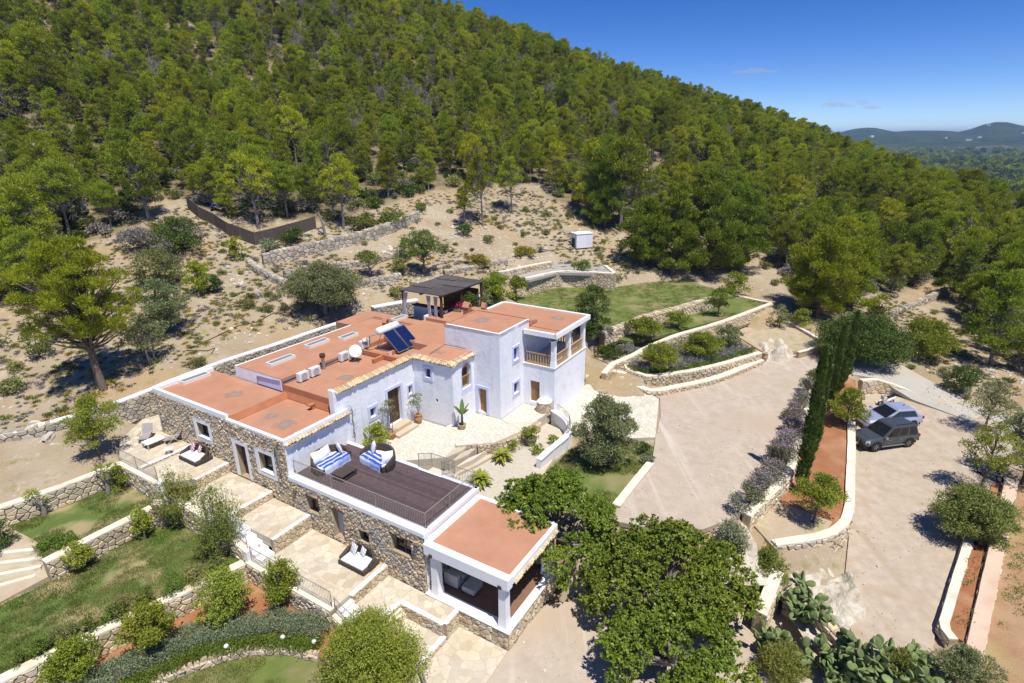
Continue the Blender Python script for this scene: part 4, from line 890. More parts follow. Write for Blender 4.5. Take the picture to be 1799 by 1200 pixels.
part(stone_face(lambda s, t, d: W(18.3-d, s, t), [(-14.8,-3.95),(PV,-3.95),(PV,-2.82),(-14.8,-2.82)], [], .26, 'stone', 16), 'stone_facing', 'stone_warm', kind='stuff')
part(stone_face(lambda s, t, d: W(s, PV+d, t), [(18.3,-4.1),(PU1,-4.1),(PU1,-2.82),(18.3,-2.82)], [], .26, 'stone', 17), 'stone_facing', 'stone_warm', kind='stuff')
m = MB(); m.ubox(18.22, 18.85, -16.9, PV+.09, -2.778, -2.72); m.ubox(18.851, PU1, PV-.35, PV+.09, -2.778, -2.72); part(m, 'plinth_coping', 'cap_white')
m = MB(); m.ubox(18.852, PU1, -16.82, PV-.352, -2.778, -2.735); part(m, 'porch_floor', 'porchfloor')
m = MB(); m.add([W(PU1,-16.9,-2.8), W(PU1,PV,-2.8), W(PU1,PV,.1), W(PU1,-16.9,.1)], [(0,1,2,3)]); part(m, 'wall', 'mortar')
part(stone_face(lambda s, t, d: W(PU1-.02-d, s, t), [(-16.9,-2.7),(PV,-2.7),(PV,.05),(-16.9,.05)], [], .26, 'stone', 18), 'stone_facing', 'stone', kind='stuff')
for (u, v, z, r) in ((20.2,-29.6,3.024,1.0), (20.6,-31.4,3.024,.7), (31.8,-26.0,4.905,.8), (40.2,-20.6,6.154,.9), (35.2,-24.6,6.705,1.0), (26.2,-30.4,3.904,.8), (21,-36,3.364,.9)):
    m = MB(); n = 16; m.v = [W(u+r*math.cos(2*math.pi*i/n), v+r*math.sin(2*math.pi*i/n), z) for i in range(n)]; m.f = [tuple(range(n-1,-1,-1))]; part(m, 'water_stain', 'stain')
print('villa', round(time.time()-T0, 1))
# ------------------------------------------------------------------ paved terraces
terrace('terrace', [[(14.7,-39.9),(14.7,-37.6),(18.3,-37.6),(18.3,-41.6),(16,-42.6)], [(18.3,-41.6),(16,-42.6),(19,-45),(21.6,-44.2),(20.9,-41.5)]], .2, .5, .40, seed=21)
terrace('terrace', [[(14.7,-37.59),(14.7,-34.9),(16.0,-33.5),(18.3,-33.5),(18.3,-37.59)]], .06, .5, .40, seed=22)
terrace('terrace', [[(15.0,-33.48),(15.0,-29.25),(18.3,-29.25),(18.3,-33.48)]], -.62, .6, .42, seed=23)
terrace('terrace', [[(15.65,-29.2),(15.65,-25.8),(18.3,-25.8),(18.3,-29.2)]], -1.12, .6, .42, seed=24)
terrace('terrace', [[(14.65,-25.6),(14.65,-19.75),(15.6,-19.75),(15.6,-25.6)], [(15.6,-25.75),(15.6,-19.7),(18.3,-19.7),(18.3,-25.75)]], -2.12, .6, .46, seed=25)
terrace('terrace', [[(15.7,-19.65),(15.7,-17.75),(18.3,-17.75),(18.3,-19.65)], [(17.2,-17.75),(17.2,-14.85),(18.28,-14.85),(18.28,-17.75)]], -2.8, .9, .44, seed=26)
terrace('terrace', [[(14.9,-18.2),(14.9,-14.85),(17.15,-14.85),(17.15,-17.7),(15.65,-18.2)]], -3.55, .7, .44, seed=27)
terrace('terrace', [[(12.8,-14.78),(12.8,-11.5),(18.25,-11.75),(18.25,-14.78)]], -3.82, .5, .46, seed=28)
terrace('courtyard', [[(23.4,-27.5),(23.4,-24.4),(30.2,-24.4),(30.2,-27.5)]], -.36, .7, .34, 'flag_pale', seed=29)
terrace('courtyard', [[(24.2,-24.38),(26.4,-21.7),(28.0,-22.0),(32.9,-23.0),(32.9,-24.0),(30.2,-24.38)], [(28.0,-22.0),(29.7,-20.0),(32.2,-19.2),(32.93,-21.5),(32.9,-23.0)], [(32.2,-19.2),(36.25,-18.9),(36.25,-21.45),(32.95,-21.45)]], -.12, .9, .34, 'flag_pale', seed=30)
terrace('paved_path', [[UV(*p) for p in gp([(976,722),(1030,675),(1050,650),(1098,668),(1140,690),(1158,700),(1152,768),(1100,770),(1012,755)], -.38)]], -.38, .5, .40, 'flag_pale', seed=31)
terrace('paved_path', [[UV(*p) for p in gp([(1029,668),(1038,600),(1062,632),(1050,652)], -.1)]], .1, .5, .40, 'flag_pale', seed=32)
# courtyard steps down to the cycads
st = MB()
for k in range(4):
    u0 = 28.0-.42*k
    st = MB(); st.hexa([W(26.3-.1*k,-21.75+.45*k,-1.1), W(27.9-.1*k+.0,-22.0+.62*k,-1.1), W(28.2-.1*k+1.2,-21.5+.62*k,-1.1), W(26.6-.1*k+1.2,-21.3+.45*k,-1.1), W(26.3-.1*k,-21.75+.45*k,-.16-.2*k), W(27.9-.1*k,-22.0+.62*k,-.16-.2*k), W(28.2-.1*k+1.2,-21.5+.62*k,-.16-.2*k), W(26.6-.1*k+1.2,-21.3+.45*k,-.16-.2*k)])
    tag(st.build('step', MT['flag']), kind='structure')
def steps(name, u0, u1, v0, v1, z0, z1, n, mat='flag'):
    """flight descending along +v"""
    for k in range(n):
        m = MB(); a = v0+(v1-v0)*k/n; b_ = v0+(v1-v0)*(k+1)/n; z = z0+(z1-z0)*(k+1)/(n+1); m.ubox(u0, u1, a, b_, min(z0,z1)-.5, z); tag(m.build('step', MT[mat]), kind='structure')
steps('s', 14.65, 15.62, -29.2, -27.6, -.62, -1.12, 3, 'cap_white'); steps('s', 14.65, 15.62, -27.58, -25.62, -1.12, -2.12, 4, 'cap_white')
steps('s', 14.7, 15.65, -19.7, -18.25, -2.12, -3.5, 5, 'cap_white')
steps('s', 15.72, 17.15, -17.72, -17.2, -2.8, -3.5, 2, 'cap')
# risers and garden walls
def uvw(l): return [W(*p)[:2] for p in l]
def riser(lab, l, zt, zb, seed, size=.26, cap='cap_white', mat='stone_warm', sides=(-1,), thick=.22, cat='wall', **k):
    return stone_wall('retaining_wall', lab, uvw(l), zt, zb, thick, sides, size, mat, cap, .05, .035, cat, seed=seed, depth=.045, **k)
riser('low white-edged step between the lounge terrace and the daybed', [(14.75,-37.6),(18.3,-37.6)], .19, .03, 41, .2)
riser('stone riser with white edge below the striped-pillow daybed', [(16.0,-33.5),(18.3,-33.5)], .03, -.64, 42)
riser('stone riser with white edge below the terrace of the white-framed door', [(15.1,-29.22),(18.3,-29.22)], -.65, -1.14, 43)
riser('stone riser with white edge left of the lilac-door terrace', [(15.65,-25.78),(18.3,-25.78)], -1.15, -2.14, 44)
riser('stone riser with white edge right of the white-cushioned daybed', [(15.65,-19.7),(18.3,-19.7)], -2.15, -2.82, 45)
riser('stone riser stepping down in front of the porch steps', [(17.18,-17.72),(17.18,-14.85)], -2.83, -3.57, 46, sides=(-1,))
riser('short stone riser turning towards the porch plinth', [(17.2,-14.82),(18.25,-14.82)], -2.83, -3.84, 47)
riser('short stone riser at the top of the lowest flight', [(15.7,-17.74),(17.18,-17.74)], -2.83, -3.57, 48)
riser('low stone kerb between the two lowest terraces', [(14.9,-14.82),(17.15,-14.82)], -3.57, -3.84, 49, .2)
GWALL = 'garden walls'
stone_wall('garden_wall', 'cream-capped stone wall between bare field and upper lawn', smooth_path(uvw([(0,-42.4),(4,-41.3),(8.4,-40.3),(11,-39.7),(14.45,-39.4)]), 1), .12, -1.1, .42, (-1,), .30, seed=51)
stone_wall('garden_wall', 'stone wall under the iron railing of the lounge terrace', uvw([(14.55,-39.5),(14.55,-34.9)]), .14, -1.1, .4, (-1,), .28, seed=52)
stone_wall('garden_wall', 'straight cream-capped stone wall between upper and middle lawn', uvw([(8.1,-34.5),(13.7,-34.5)]), -1.02, -2.2, .42, (-1,), .30, seed=53)
stone_wall('garden_wall', 'stone wall behind the willowy shrubs along the terrace of the white-framed door', uvw([(13.75,-34.4),(14.7,-33.4),(14.75,-29.3),(14.6,-26.6)]), [-.7,-.7,-.9,-1.4], -2.2, .4, (-1,), .28, seed=54)
stone_wall('garden_wall', 'low curving stone wall between middle lawn and red flower bed', smooth_path(uvw([(0,-30.1),(4.1,-29.15),(7.8,-28.3),(11.5,-27.3),(14.3,-26.6)]), 1), -2.14, -3.35, .45, (-1,), .30, seed=55)
stone_wall('garden_wall', 'stone wall under the railing beside the white-cushioned daybed', uvw([(14.52,-26.5),(14.52,-19.7)]), -2.14, -3.4, .34, (-1,), .28, seed=56)
stone_wall('garden_wall', 'stepped-down stone wall under the lower railing by the yellow-green shrub', uvw([(14.56,-19.65),(14.56,-18.0)]), [-2.45,-3.2], -3.9, .3, (-1,), .34, seed=57)
stone_wall('garden_wall', 'thin curved stone edging of the lowest lawn', smooth_path(uvw([(4,-27.1),(8.3,-24.45),(10.7,-23.05),(12.4,-20.95),(12.95,-19.1)]), 1), -3.25, -3.6, .22, (-1,), .3, cap=None, seed=58, ragged=1)
m = MB(); m.ubox(14.35, 14.75, -34.85, -34.55, -1.2, .3); tag(m.build('white_pillar', MT['plaster_clean'], bevel=.03), 'short white pillar where the lounge-terrace railing ends', 'pillar')
m = MB(); m.ubox(14.38, 14.72, -26.62, -26.3, -3.2, -1.35); tag(m.build('white_pillar', MT['plaster_clean'], bevel=.03), 'white pillar at the upper end of the daybed-terrace railing', 'pillar')
for (ax, ay, bx_, by_, z) in ((-60,977,84,962,-1.14),(-60,996,76,979,-1.38),(-60,1020,73,994,-1.62),(-60,1044,63,1010,-1.86)):   # garden steps at the far left
    a, b_ = Vector(G(ax, ay, z)), Vector(G(bx_, by_, z)); n_ = Vector((-(b_-a).y, (b_-a).x, 0)).normalized(); m = MB(); m.prism([tuple(a-n_*.13)[:2], tuple(b_-n_*.13)[:2], tuple(b_+n_*.13)[:2], tuple(a+n_*.13)[:2]], z-.5, z); tag(m.build('garden_step', MT['cap']), kind='structure')
stone_wall('boundary_wall', 'long white-coped wall curving behind the villa roofs', smooth_path([W(12.2,-48.6),W(14.5,-47.1),W(19.1,-44.8),W(25.7,-44.0),W(30.8,-43.2),W(36.7,-42.3),W(39.5,-41.5)], 1.2), [1.0,1.6,2.4,2.75,2.95,3.25,3.5], [-.2,0,.3,1.2,1.6,2,2.2], .42, (-1,), .30, 'stone_grey', 'cap_white', .1, .10, seed=59)
stone_wall('boundary_wall', 'white-coped wall end running up to the pergola', smooth_path([W(39.6,-40.9),W(42,-39.9),W(44,-38.8)], 1), 4.3, 3.0, .7, (-1,), .34, 'stone_grey', 'cap_white', .1, .10, seed=60)
# right of the house: walls of the terraced garden and the drive
stone_wall('garden_wall', 'low stone bench wall with pale seat along the sandy drive', smooth_path(gp([(1090,660),(1103,668),(1140,686),(1180,681),(1260,663),(1338,632)], -.1), 1), -.12, -.55, .55, (1,-1), .28, seed=61, size=.26)if False else stone_wall('garden_wall', 'low stone bench wall with pale seat along the sandy drive', smooth_path(gp([(1090,660),(1103,668),(1140,686),(1180,681),(1260,663),(1338,632)], -.1), 1), -.12, -.55, .5, (-1,), .26, seed=61)
stone_wall('garden_wall', 'cream-capped stone wall holding the lavender bed above the drive', smooth_path(gp([(1100,640),(1104,650),(1136,661),(1200,654),(1262,641),(1336,620)], .55), 1), .55, -.5, .34, (-1,), .28, seed=62)
stone_wall('garden_wall', 'pale stone wall behind the round shrubs, second garden level', smooth_path(gp([(1062,640),(1076,628),(1110,619),(1180,592),(1262,568),(1354,534)], 1.5), 1.2), [.6,1.3,1.5,1.5,1.5,1.5], [-.1,.3,.5,.5,.3,-.2], .4, (-1,), .30, seed=63)
stone_wall('garden_wall', 'stone wall end with coping beside the sandy vegetable plot', gp([(1356,533),(1325,527),(1292,519)], 1.5), 1.52, .3, .3, (1,-1), .3, seed=64)
stone_wall('dry_stone_wall', 'rough dry-stone wall in front of the upper lawn', smooth_path(gp([(1058,586),(1130,557),(1190,541),(1252,523)], 2.55), 1.2), 2.6, 1.3, .6, (-1,), .34, 'stone_warm', None, seed=65, core='earth_joint', ragged=1, joint=.03)
stone_wall('garden_wall', 'tall stone wall with pale coping behind the upper lawn', smooth_path(gp([(905,492),(930,488),(975,478),(1010,477),(1079,481)], 4.5), 1.2), 4.5, 2.4, .4, (-1,), .30, seed=66)
stone_wall('garden_wall', 'end of the tall lawn wall turning uphill', gp([(1080,480),(1064,467)], 4.5), 4.5, 2.8, .35, (-1,), .3, seed=67)
stone_wall('garden_wall', 'low stone wall with pale coping below the gravel slope', smooth_path(gp([(870,480),(890,477),(930,468),(968,461)], 5.2), 1.2), 5.25, 4.3, .35, (-1,), .30, seed=68)
stone_wall('kerb_wall', 'thin pale kerb curving round the sandy vegetable plot', smooth_path(gp([(1362,562),(1388,568),(1425,588),(1444,602),(1430,612),(1402,620)], .05), 1), .08, -.4, .25, (-1,), .3, seed=69)
stone_wall('strip_wall', 'cream wall beside the pink flowers, above the cypress strip', smooth_path(gp([(1312,905),(1345,873),(1383,835),(1397,795),(1408,748),(1420,715),(1437,690)], -.35), 1.2), -.38, -1.4, .42, (-1,), .30, seed=70)
stone_wall('strip_wall', 'curved cream-capped stone wall between cypress strip and parking', smooth_path(uvw([(48.3,1.3),(44,1.5),(39.3,1.65),(35.5,1.75),(33.7,1.55),(32.6,1.1),(31.6,.35),(30.6,-.75),(29.8,-1.6)]), .8), -1.22, -2.6, .42, (1,), .32, seed=71)
stone_wall('strip_wall', 'triangular stone retaining wall behind the parked scooter', [W(57.0,1.6)[:2],W(58.2,2.85)[:2],W(58.45,4.3)[:2],W(58.7,5.8)[:2]], [-.85,-.9,-1.25,-1.75], -2.2, .34, (-1,), .42, seed=72)
stone_wall('parking_wall', 'long low ochre-capped wall along the right edge of the parking', uvw([(45.5,10.85),(37,9.1),(28.2,7.3),(24,6.4)]), [-1.75,-1.8,-1.95,-2.0], -2.6, .55, (1,-1), .36, cap='cap_pink', seed=73)
stone_wall('parking_wall', 'low white-capped kerb wall nearest the parking gravel', uvw([(38.2,8.1),(33,7.0),(28.9,6.15),(28.2,6.5)]), [-2.0,-2.1,-2.2,-2.2], -2.7, .32, (1,-1), .34, cap='cap', seed=74)
stone_wall('strip_wall', 'short white-topped wall by the prickly pear nearest the carob', gp([(1366,1010),(1352,1036),(1340,1060)], -1.9), [-1.7,-2.1,-2.6], -3.95, .5, (-1,1), .34, cap='cap', seed=75)
stone_wall('dry_stone_wall', 'dry-stone retaining wall between white bedrock and the lower drive', smooth_path(gp([(1385,1040),(1420,1065),(1455,1092),(1490,1125),(1520,1160)], -2.6), 1), [-2.3,-2.5,-2.7,-2.8], -3.95, .6, (-1,), .38, 'stone_warm', None, seed=76, core='earth_joint', ragged=1, joint=.03)
stone_wall('garden_wall', 'pale kerb wall along the small lawn by the drive', gp([(1143,815),(1118,845),(1083,890)], -.45), -.42, -.7, .4, (-1,), .3, seed=77)
# courtyard: low stone wall above the cycads, curved white wall with the round stub pillar
stone_wall('garden_wall', 'low rubble wall at the courtyard edge above the cycads', smooth_path(uvw([(28.9,-20.9),(30.2,-19.7),(32.2,-19.15),(34.2,-18.9)]), 1), -.14, -.95, .3, (-1,), .26, cap=None, seed=78)
stone_wall('garden_wall', 'low rubble wall behind the courtyard steps', uvw([(28.0,-22.1),(28.95,-20.95)]), -.05, -.95, .3, (-1,1), .26, cap='cap', seed=79)
cw = smooth_path(uvw([(36.1,-18.7),(35.4,-17.4),(34.7,-16.6),(33.9,-16.1),(32.9,-15.95),(31.9,-16.05),(31.0,-16.2),(29.5,-16.3)]), .7)
cwr = stone_wall('curved_wall', 'curved white wall round the lower courtyard', cw, [-.05,.0,.0,-.05,-.2,-.3], -1.1, .34, (), .3, cap='cap_white', core='plaster_clean', seed=80)
g = MB(); P_ = Path(cw)
for k in range(26):
    p, n_ = P_.at(.6+k*.16); g.tube([(p[0],p[1],.06),(p[0],p[1],.75)], .012, 4)
rr = thing('iron_railing', 'pale iron railing on the curved courtyard wall', 'railing', (*[float(c) for c in P_.at(2)[0]], 0.06))
g.build('bars', MT['metal'], rr, world=True, kind='stuff'); g = MB(); g.tube([(*P_.at(.6+k*.4)[0], .76) for k in range(11)], .02, 5); g.build('top_rail', MT['metal'], rr, world=True)
m = MB(); c_ = W(35.9,-19.35); m.prism([(c_[0]+.55*math.cos(a), c_[1]+.55*math.sin(a)) for a in [i*2*math.pi/10 for i in range(10)]], -.3, .72); pl = m.build('stone_well', MT['mortar']); tag(pl, 'small stone hut with faceted white roof by the gate', 'well')
pl.name = 'stone_hut'; pl['category'] = 'hut'
m = MB(); n_ = 8; top = [(c_[0]+.62*math.cos(2*math.pi*i/n_), c_[1]+.62*math.sin(2*math.pi*i/n_), .724) for i in range(n_)]; m.add(top+[(c_[0]+.45*math.cos(2*math.pi*i/n_), c_[1]+.45*math.sin(2*math.pi*i/n_), .86) for i in range(n_)], [(i,(i+1)%n_,(i+1)%n_+n_,i+n_) for i in range(n_)]+[tuple(range(n_,2*n_)), tuple(range(n_-1,-1,-1))]); m.build('roof', MT['plaster_clean'], pl, world=True)
rg = random.Random(4); m = MB()
for q in cells([(0,-.3),(2*math.pi*.55,-.3),(2*math.pi*.55,.7),(0,.7)], .22, rg, 1.3): piece(q, lambda s, t, d: (c_[0]+(.55+d)*math.cos(s/.55), c_[1]+(.55+d)*math.sin(s/.55), t), .04, .015, rg, m, .1)
m.build('stones', MT['stone_warm'], pl, world=True, kind='stuff')
# stairs up to the garden path, with an iron handrail
for k in range(5):
    m = MB(); a = G(1057+6*k, 678-6.5*k, -.4+.0*k); p0 = Vector(G(1050,668,-.3)); p1 = Vector(G(1083,683,-.3)); d_ = (Vector(W(1,0))-Vector(W(0,0))).normalized(); s_ = (Vector(W(0,1))-Vector(W(0,0))).normalized()
    b0 = Vector(G(1066,680,-.38))+d_*(.42*k); m.prism([tuple(b0-s_*1.0)[:2], tuple(b0+s_*1.0)[:2], tuple(b0+s_*1.0+d_*.5)[:2], tuple(b0-s_*1.0+d_*.5)[:2]], -.6, -.22+.17*k); tag(m.build('step', MT['cap']), kind='structure')
# ------------------------------------------------------------------ iron railings
def railing(label, pts, h=.95, gap=.12, mat='iron'):
    pts = [Vector(p) for p in pts]; root = thing('iron_railing', label, 'railing', tuple(pts[0])); b = MB()
    for i in range(len(pts)-1):
        a, c = pts[i], pts[i+1]; n = max(1, round((c-a).length/gap)); up = Vector((0,0,h))
        for k in range(1, n): q = a.lerp(c, k/n); b.tube([q+Vector((0,0,.1)), q+up], .009, 4, False)
        m = MB(); m.tube([a+up, c+up], .022, 6); m.build('top_rail', MT[mat], root, world=True)
        m = MB(); m.tube([a+Vector((0,0,.1)), c+Vector((0,0,.1))], .014, 5); m.build('bottom_rail', MT[mat], root, world=True)
    for q in pts: m = MB(); m.tube([q, q+Vector((0,0,h+.03))], .024, 6); m.build('post', MT[mat], root, world=True)
    b.build('bars', MT[mat], root, world=True, kind='stuff'); return root
railing('iron railing along the front and right edge of the dark deck', [W(18.75,-27.2,.99), W(18.75,-24,.99), W(18.75,-20.5,.99), W(18.75,-17.0,.99), W(20.8,-17.0,.99), W(23.1,-17.0,.99)])
railing('iron railing at the back of the deck towards the courtyard', [W(23.18,-17.05,.99), W(23.18,-19.4,.99), W(24.4,-19.4,.4), W(24.4,-21.2,.4), W(23.18,-21.2,.99)])
railing('iron railing end against the white wall of the deck', [W(18.75,-27.22,.99), W(20.2,-27.22,.99)])if False else None
railing('iron railing of the lounge terrace above the upper lawn', [W(14.6,-39.7,.24), W(14.6,-37.4,.24), W(14.6,-35.0,.24)])
railing('iron railing along the daybed terrace', [W(14.55,-26.2,-2.03), W(14.55,-22.9,-2.03), W(14.55,-19.8,-2.03)])
railing('short lower iron railing beside the yellow-green shrub', [W(14.58,-19.6,-2.35), W(14.58,-18.0,-3.0)])
railing('short sloping iron railing beside the willowy shrub', [W(14.62,-29.4,-.8), W(14.62,-26.5,-1.5)])
railing('short iron railing at the very bottom edge of the terraces', [W(14.95,-14.6,-3.82), W(14.0,-13.2,-3.82)])
a_ = G(1066,680,-.35); railing('small iron handrail on the garden stairs', [G(1072,672,-.1), G(1083,655,.55)], .85, .3)
st = MB(); st.ubox(23.32, 24.35, -21.1, -19.45, -.4, .40); tag(st.build('stair_landing', MT['flag_pale']), kind='structure')
for k in range(2): st = MB(); st.ubox(24.38+.3*k, 24.66+.3*k, -21.1, -19.45, -1.0, .15-.25*k); tag(st.build('step', MT['flag_pale']), kind='structure')
print('walls', round(time.time()-T0, 1), 'stones', NSTONE, 'flags', NFLAG)
# ------------------------------------------------------------------ things on the roofs
UVROT = -YAW                                     # rotation of a local frame whose +y runs along u
def on(u, v, z): return W(u, v, z)
def ac_unit(label, u, v, z, rz=0):
    t = thing('air_conditioner', label, 'air conditioner', on(u, v, z), UVROT+rz, 'air conditioners on the lower roof')
    m = MB(); m.box(-.18,.18,-.42,.42,.1,.72); m.build('casing', MT['white_metal'], t, bevel=.02)
    m = MB(); m.lathe([(.02,0),(.24,0),(.26,.02),(.24,.03)], (0,0,0), 16); m.v = [(.185+z_, y, x+.4) for x, y, z_ in m.v]; f = m.build('fan_grille', MT['grey_plastic'], t)
    m = MB()
    for k in range(7): m.box(.206,.22,-.24+.08*k-.008,-.24+.08*k+.008,.18,.62)
    m.build('grille_bars', MT['white_metal'], f, kind='stuff')
    for s in (-1, 1): m = MB(); m.box(-.2,.2,s*.3-.03,s*.3+.03,0,.098); m.build('foot', MT['grey_plastic'], t)
ac_unit('air conditioner at the left end of the lower roof', 24.2, -32.5, 3.9); ac_unit('air conditioner second from the left, next to the flue', 25.25, -32.5, 3.9)
ac_unit('air conditioner behind the satellite dish, left of the pair', 28.5, -33.0, 3.9); ac_unit('air conditioner right behind the satellite dish', 29.5, -32.85, 3.9); ac_unit('air conditioner with a curved white duct, nearest the solar panels', 30.6, -32.9, 4.26)
m = MB(); m.tube([W(30.3,-32.7,4.9), W(30.2,-32.6,5.2), W(30.5,-32.5,5.25), W(30.7,-32.6,4.95)], .06, 8); tag(m.build('duct', MT['white_metal'], smooth=True), 'curved white duct over the air conditioner by the solar panels', 'duct')
t = thing('satellite_dish', 'white satellite dish standing on the lower roof', 'satellite dish', W(28.9,-32.2,3.9), UVROT)
m = MB(); m.lathe([(.01,-.13),(.2,-.115),(.36,-.06),(.5,0),(.5,.015),(.36,-.045),(.2,-.10),(.01,-.115)], (0,0,0), 20)
rot = Matrix.Rotation(R(62), 3, Vector((0.45,1,0)).normalized()); m.v = [tuple(rot @ Vector(p) + Vector((.12,0,.85))) for p in m.v]; m.build('dish', MT['plaster_clean'], t, smooth=True)
m = MB(); m.tube([(0,0,0),(0,0,.8)], .03, 8); m.build('mast', MT['metal'], t); m = MB(); m.tube([(.1,0,.45),(.65,-.2,.75)], .015, 5); m.build('feed_arm', MT['metal'], t); m = MB(); m.tube([(.6,-.2,.73),(.72,-.22,.8)], .05, 7); m.build('receiver', MT['grey_plastic'], t)
for a in (0, 2.1, 4.2): m = MB(); m.tube([(0,0,.3),(.45*math.cos(a),.45*math.sin(a),.02)], .018, 5); m.build('leg', MT['iron_dark'], t)
t = thing('roof_flue', 'metal flue pipe with a rusty cowl on the lower roof', 'flue', W(26.5,-33.0,3.9))
m = MB(); m.lathe([(.001,0),(.13,0),(.13,.95),(.001,.95)], (0,0,0), 14); m.build('pipe', MT['metal'], t, smooth=False); m = MB(); m.lathe([(.001,.96),(.2,.96),(.22,1.1),(.2,1.24),(.001,1.26)], (0,0,0), 14); m.build('cowl', MT['wood_dark'], t)
# solar water heater
t = thing('solar_water_heater', 'solar water heater with two blue panels and a white tank', 'solar heater', W(32.4,-31.3,3.95))
A0_, A1_ = Vector(W(31.5,-30.1,4.1)), Vector(W(34.0,-30.1,4.1)); B0_, B1_ = Vector(W(31.5,-31.7,5.5)), Vector(W(34.0,-31.7,5.5))
nrm = (A1_-A0_).cross(B0_-A0_).normalized()
def slab(p0, p1, p2, p3, th): return [tuple(q) for q in (p0,p1,p2,p3)]+[tuple(q+nrm*th) for q in (p0,p1,p2,p3)]
for k in range(2):
    f0, f1 = k*.52, k*.52+.48; q = [A0_.lerp(A1_,f0), A0_.lerp(A1_,f1), B0_.lerp(B1_,f1), B0_.lerp(B1_,f0)]
    m = MB(); m.hexa(slab(*q, .08)); pn = m.build('panel', MT['metal'], t, world=True)
    c_ = sum(q, Vector())/4; q2 = [c_+(p-c_)*.94+nrm*.081 for p in q]; m = MB(); m.hexa(slab(*q2, .008)); m.build('absorber', MT['pv'], pn, world=True)
    m = MB()
    for j in range(1, 8):
        a, b_ = q2[0].lerp(q2[1], j/8)+nrm*.009, q2[3].lerp(q2[2], j/8)+nrm*.009; m.tube([a, b_], .008, 4)
    m.build('ribs', MT['pvline'] if 'pvline' in MT else MT.setdefault('pvline', M('panel_rib', (.05,.07,.16), rough=.3)), pn, world=True, kind='stuff')
m = MB(); a, b_ = Vector(W(31.3,-32.0,5.62)), Vector(W(33.6,-32.0,5.62)); d_ = (b_-a).normalized(); m.tube([a-d_*.04, a, a+d_*.08, b_-d_*.08, b_, b_+d_*.04], [.12,.24,.31,.31,.24,.12], 16); m.build('tank', MT['plaster_clean'], t, world=True, smooth=True)
for (p, q) in (((31.6,-31.9,5.4),(31.6,-32.6,3.95)), ((33.4,-31.9,5.4),(33.4,-32.6,4.5)), ((31.6,-30.2,4.1),(31.6,-32.6,4.0)), ((31.6,-31.0,4.8),(31.6,-32.4,4.1)), ((33.6,-31.5,5.3),(33.6,-31.0,4.0)), ((31.4,-32.4,4.2),(33.4,-32.4,4.7))):
    m = MB(); m.tube([W(*p), W(*q)], .025, 5); m.build('strut', MT['metal'], t, world=True)
m = MB(); m.tube([W(31.2,-32.2,5.4), W(30.9,-32.5,5.3), W(30.9,-32.6,4.6)], .06, 7); m.build('valve_group', MT['iron'], t, world=True)
m = MB(); c_ = W(31.0,-30.55,3.9); m.lathe([(.001,0),(.12,0),(.16,.36),(.145,.36),(.11,.02),(.001,.02)], c_, 14); bk = m.build('bucket', MT['plaster_clean']); tag(bk, 'white plastic bucket in front of the solar panels', 'bucket')
# ------------------------------------------------------------------ pergola behind the house
pg = thing('pergola', 'dark reed-roofed pergola with grey curtains behind the villa', 'pergola', W(42,-34.5,3.6))
PGZ = [6.75, 7.0]
for i in range(4):
    for j in range(2):
        u0, u1 = 38.7+1.75*i, 38.7+1.75*(i+1); v0, v1 = -36.4+2.55*j, -36.4+2.55*(j+1); z = 6.85+.04*((i+j) % 2); m = MB(); m.ubox(u0+.02, u1-.02, v0+.02, v1-.02, z, (z+.05,z+.09,z+.07,z+.03)); m.build('roof_panel', MT['pergola'], pg, world=True)
for (u, v) in ((39.0,-36.1),(39.0,-31.6),(45.3,-36.1),(45.3,-31.6),(42,-31.6)): m = MB(); m.ubox(u-.09,u+.09,v-.09,v+.09,3.3,6.7); m.build('post', MT['wood_dark'], pg, world=True)
for v in (-36.1,-33.8,-31.6): m = MB(); m.ubox(38.7,45.6,v-.06,v+.06,6.70,6.845); m.build('beam', MT['wood_dark'], pg, world=True)
rg = random.Random(3)
def curtain(u, v, z0, z1, w, lean=0):
    m = MB(); n = 10; b = 0
    for j in range(5):
        f = j/4; z = z1+(z0-z1)*f
        for i in range(n+1):
            x = (i/n-.5)*w*(1-.35*math.sin(math.pi*f)); q = W(u+math.sin(i*1.9)*.07, v+x+lean*f, z); m.v.append(q)
    for j in range(4):
        for i in range(n): m.f.append((j*(n+1)+i, j*(n+1)+i+1, (j+1)*(n+1)+i+1, (j+1)*(n+1)+i))
    m.build('curtain', MT['curtain'], pg, world=True, smooth=True)
curtain(38.9,-35.7,3.8,6.7,.6,-.5); curtain(38.9,-33.0,3.8,6.7,.5,.1); curtain(38.95,-32.2,3.8,6.7,.5,-.1)
m = MB(); m.ubox(40.2,40.6,-36.0,-32.2,3.4,5.1); m.build('bar_counter', MT['plaster_clean'], pg, world=True); m = MB(); m.ubox(40.1,40.8,-36.1,-32.1,5.102,5.18); m.build('counter_top', MT['wood_dark'], pg, world=True)
m = MB(); m.ubox(44.8,45.0,-36.0,-31.7,3.3,6.2); m.build('back_screen', MT['wood_dark'], pg, world=True)
m = MB(); c_ = W(46.6,-33.0,4.6); m.lathe([(.001,-.5),(.3,-.48),(.5,-.2),(.5,.15),(.3,.45),(.12,.52),(.15,.62),(.001,.62)], c_, 16); tag(m.build('water_jar', MT.setdefault('bluewhite', M('blue_glaze', (.25,.3,.62), (.62,.65,.75), 2.5, .4)), smooth=True), 'large pale blue jar beside the pergola', 'jar')
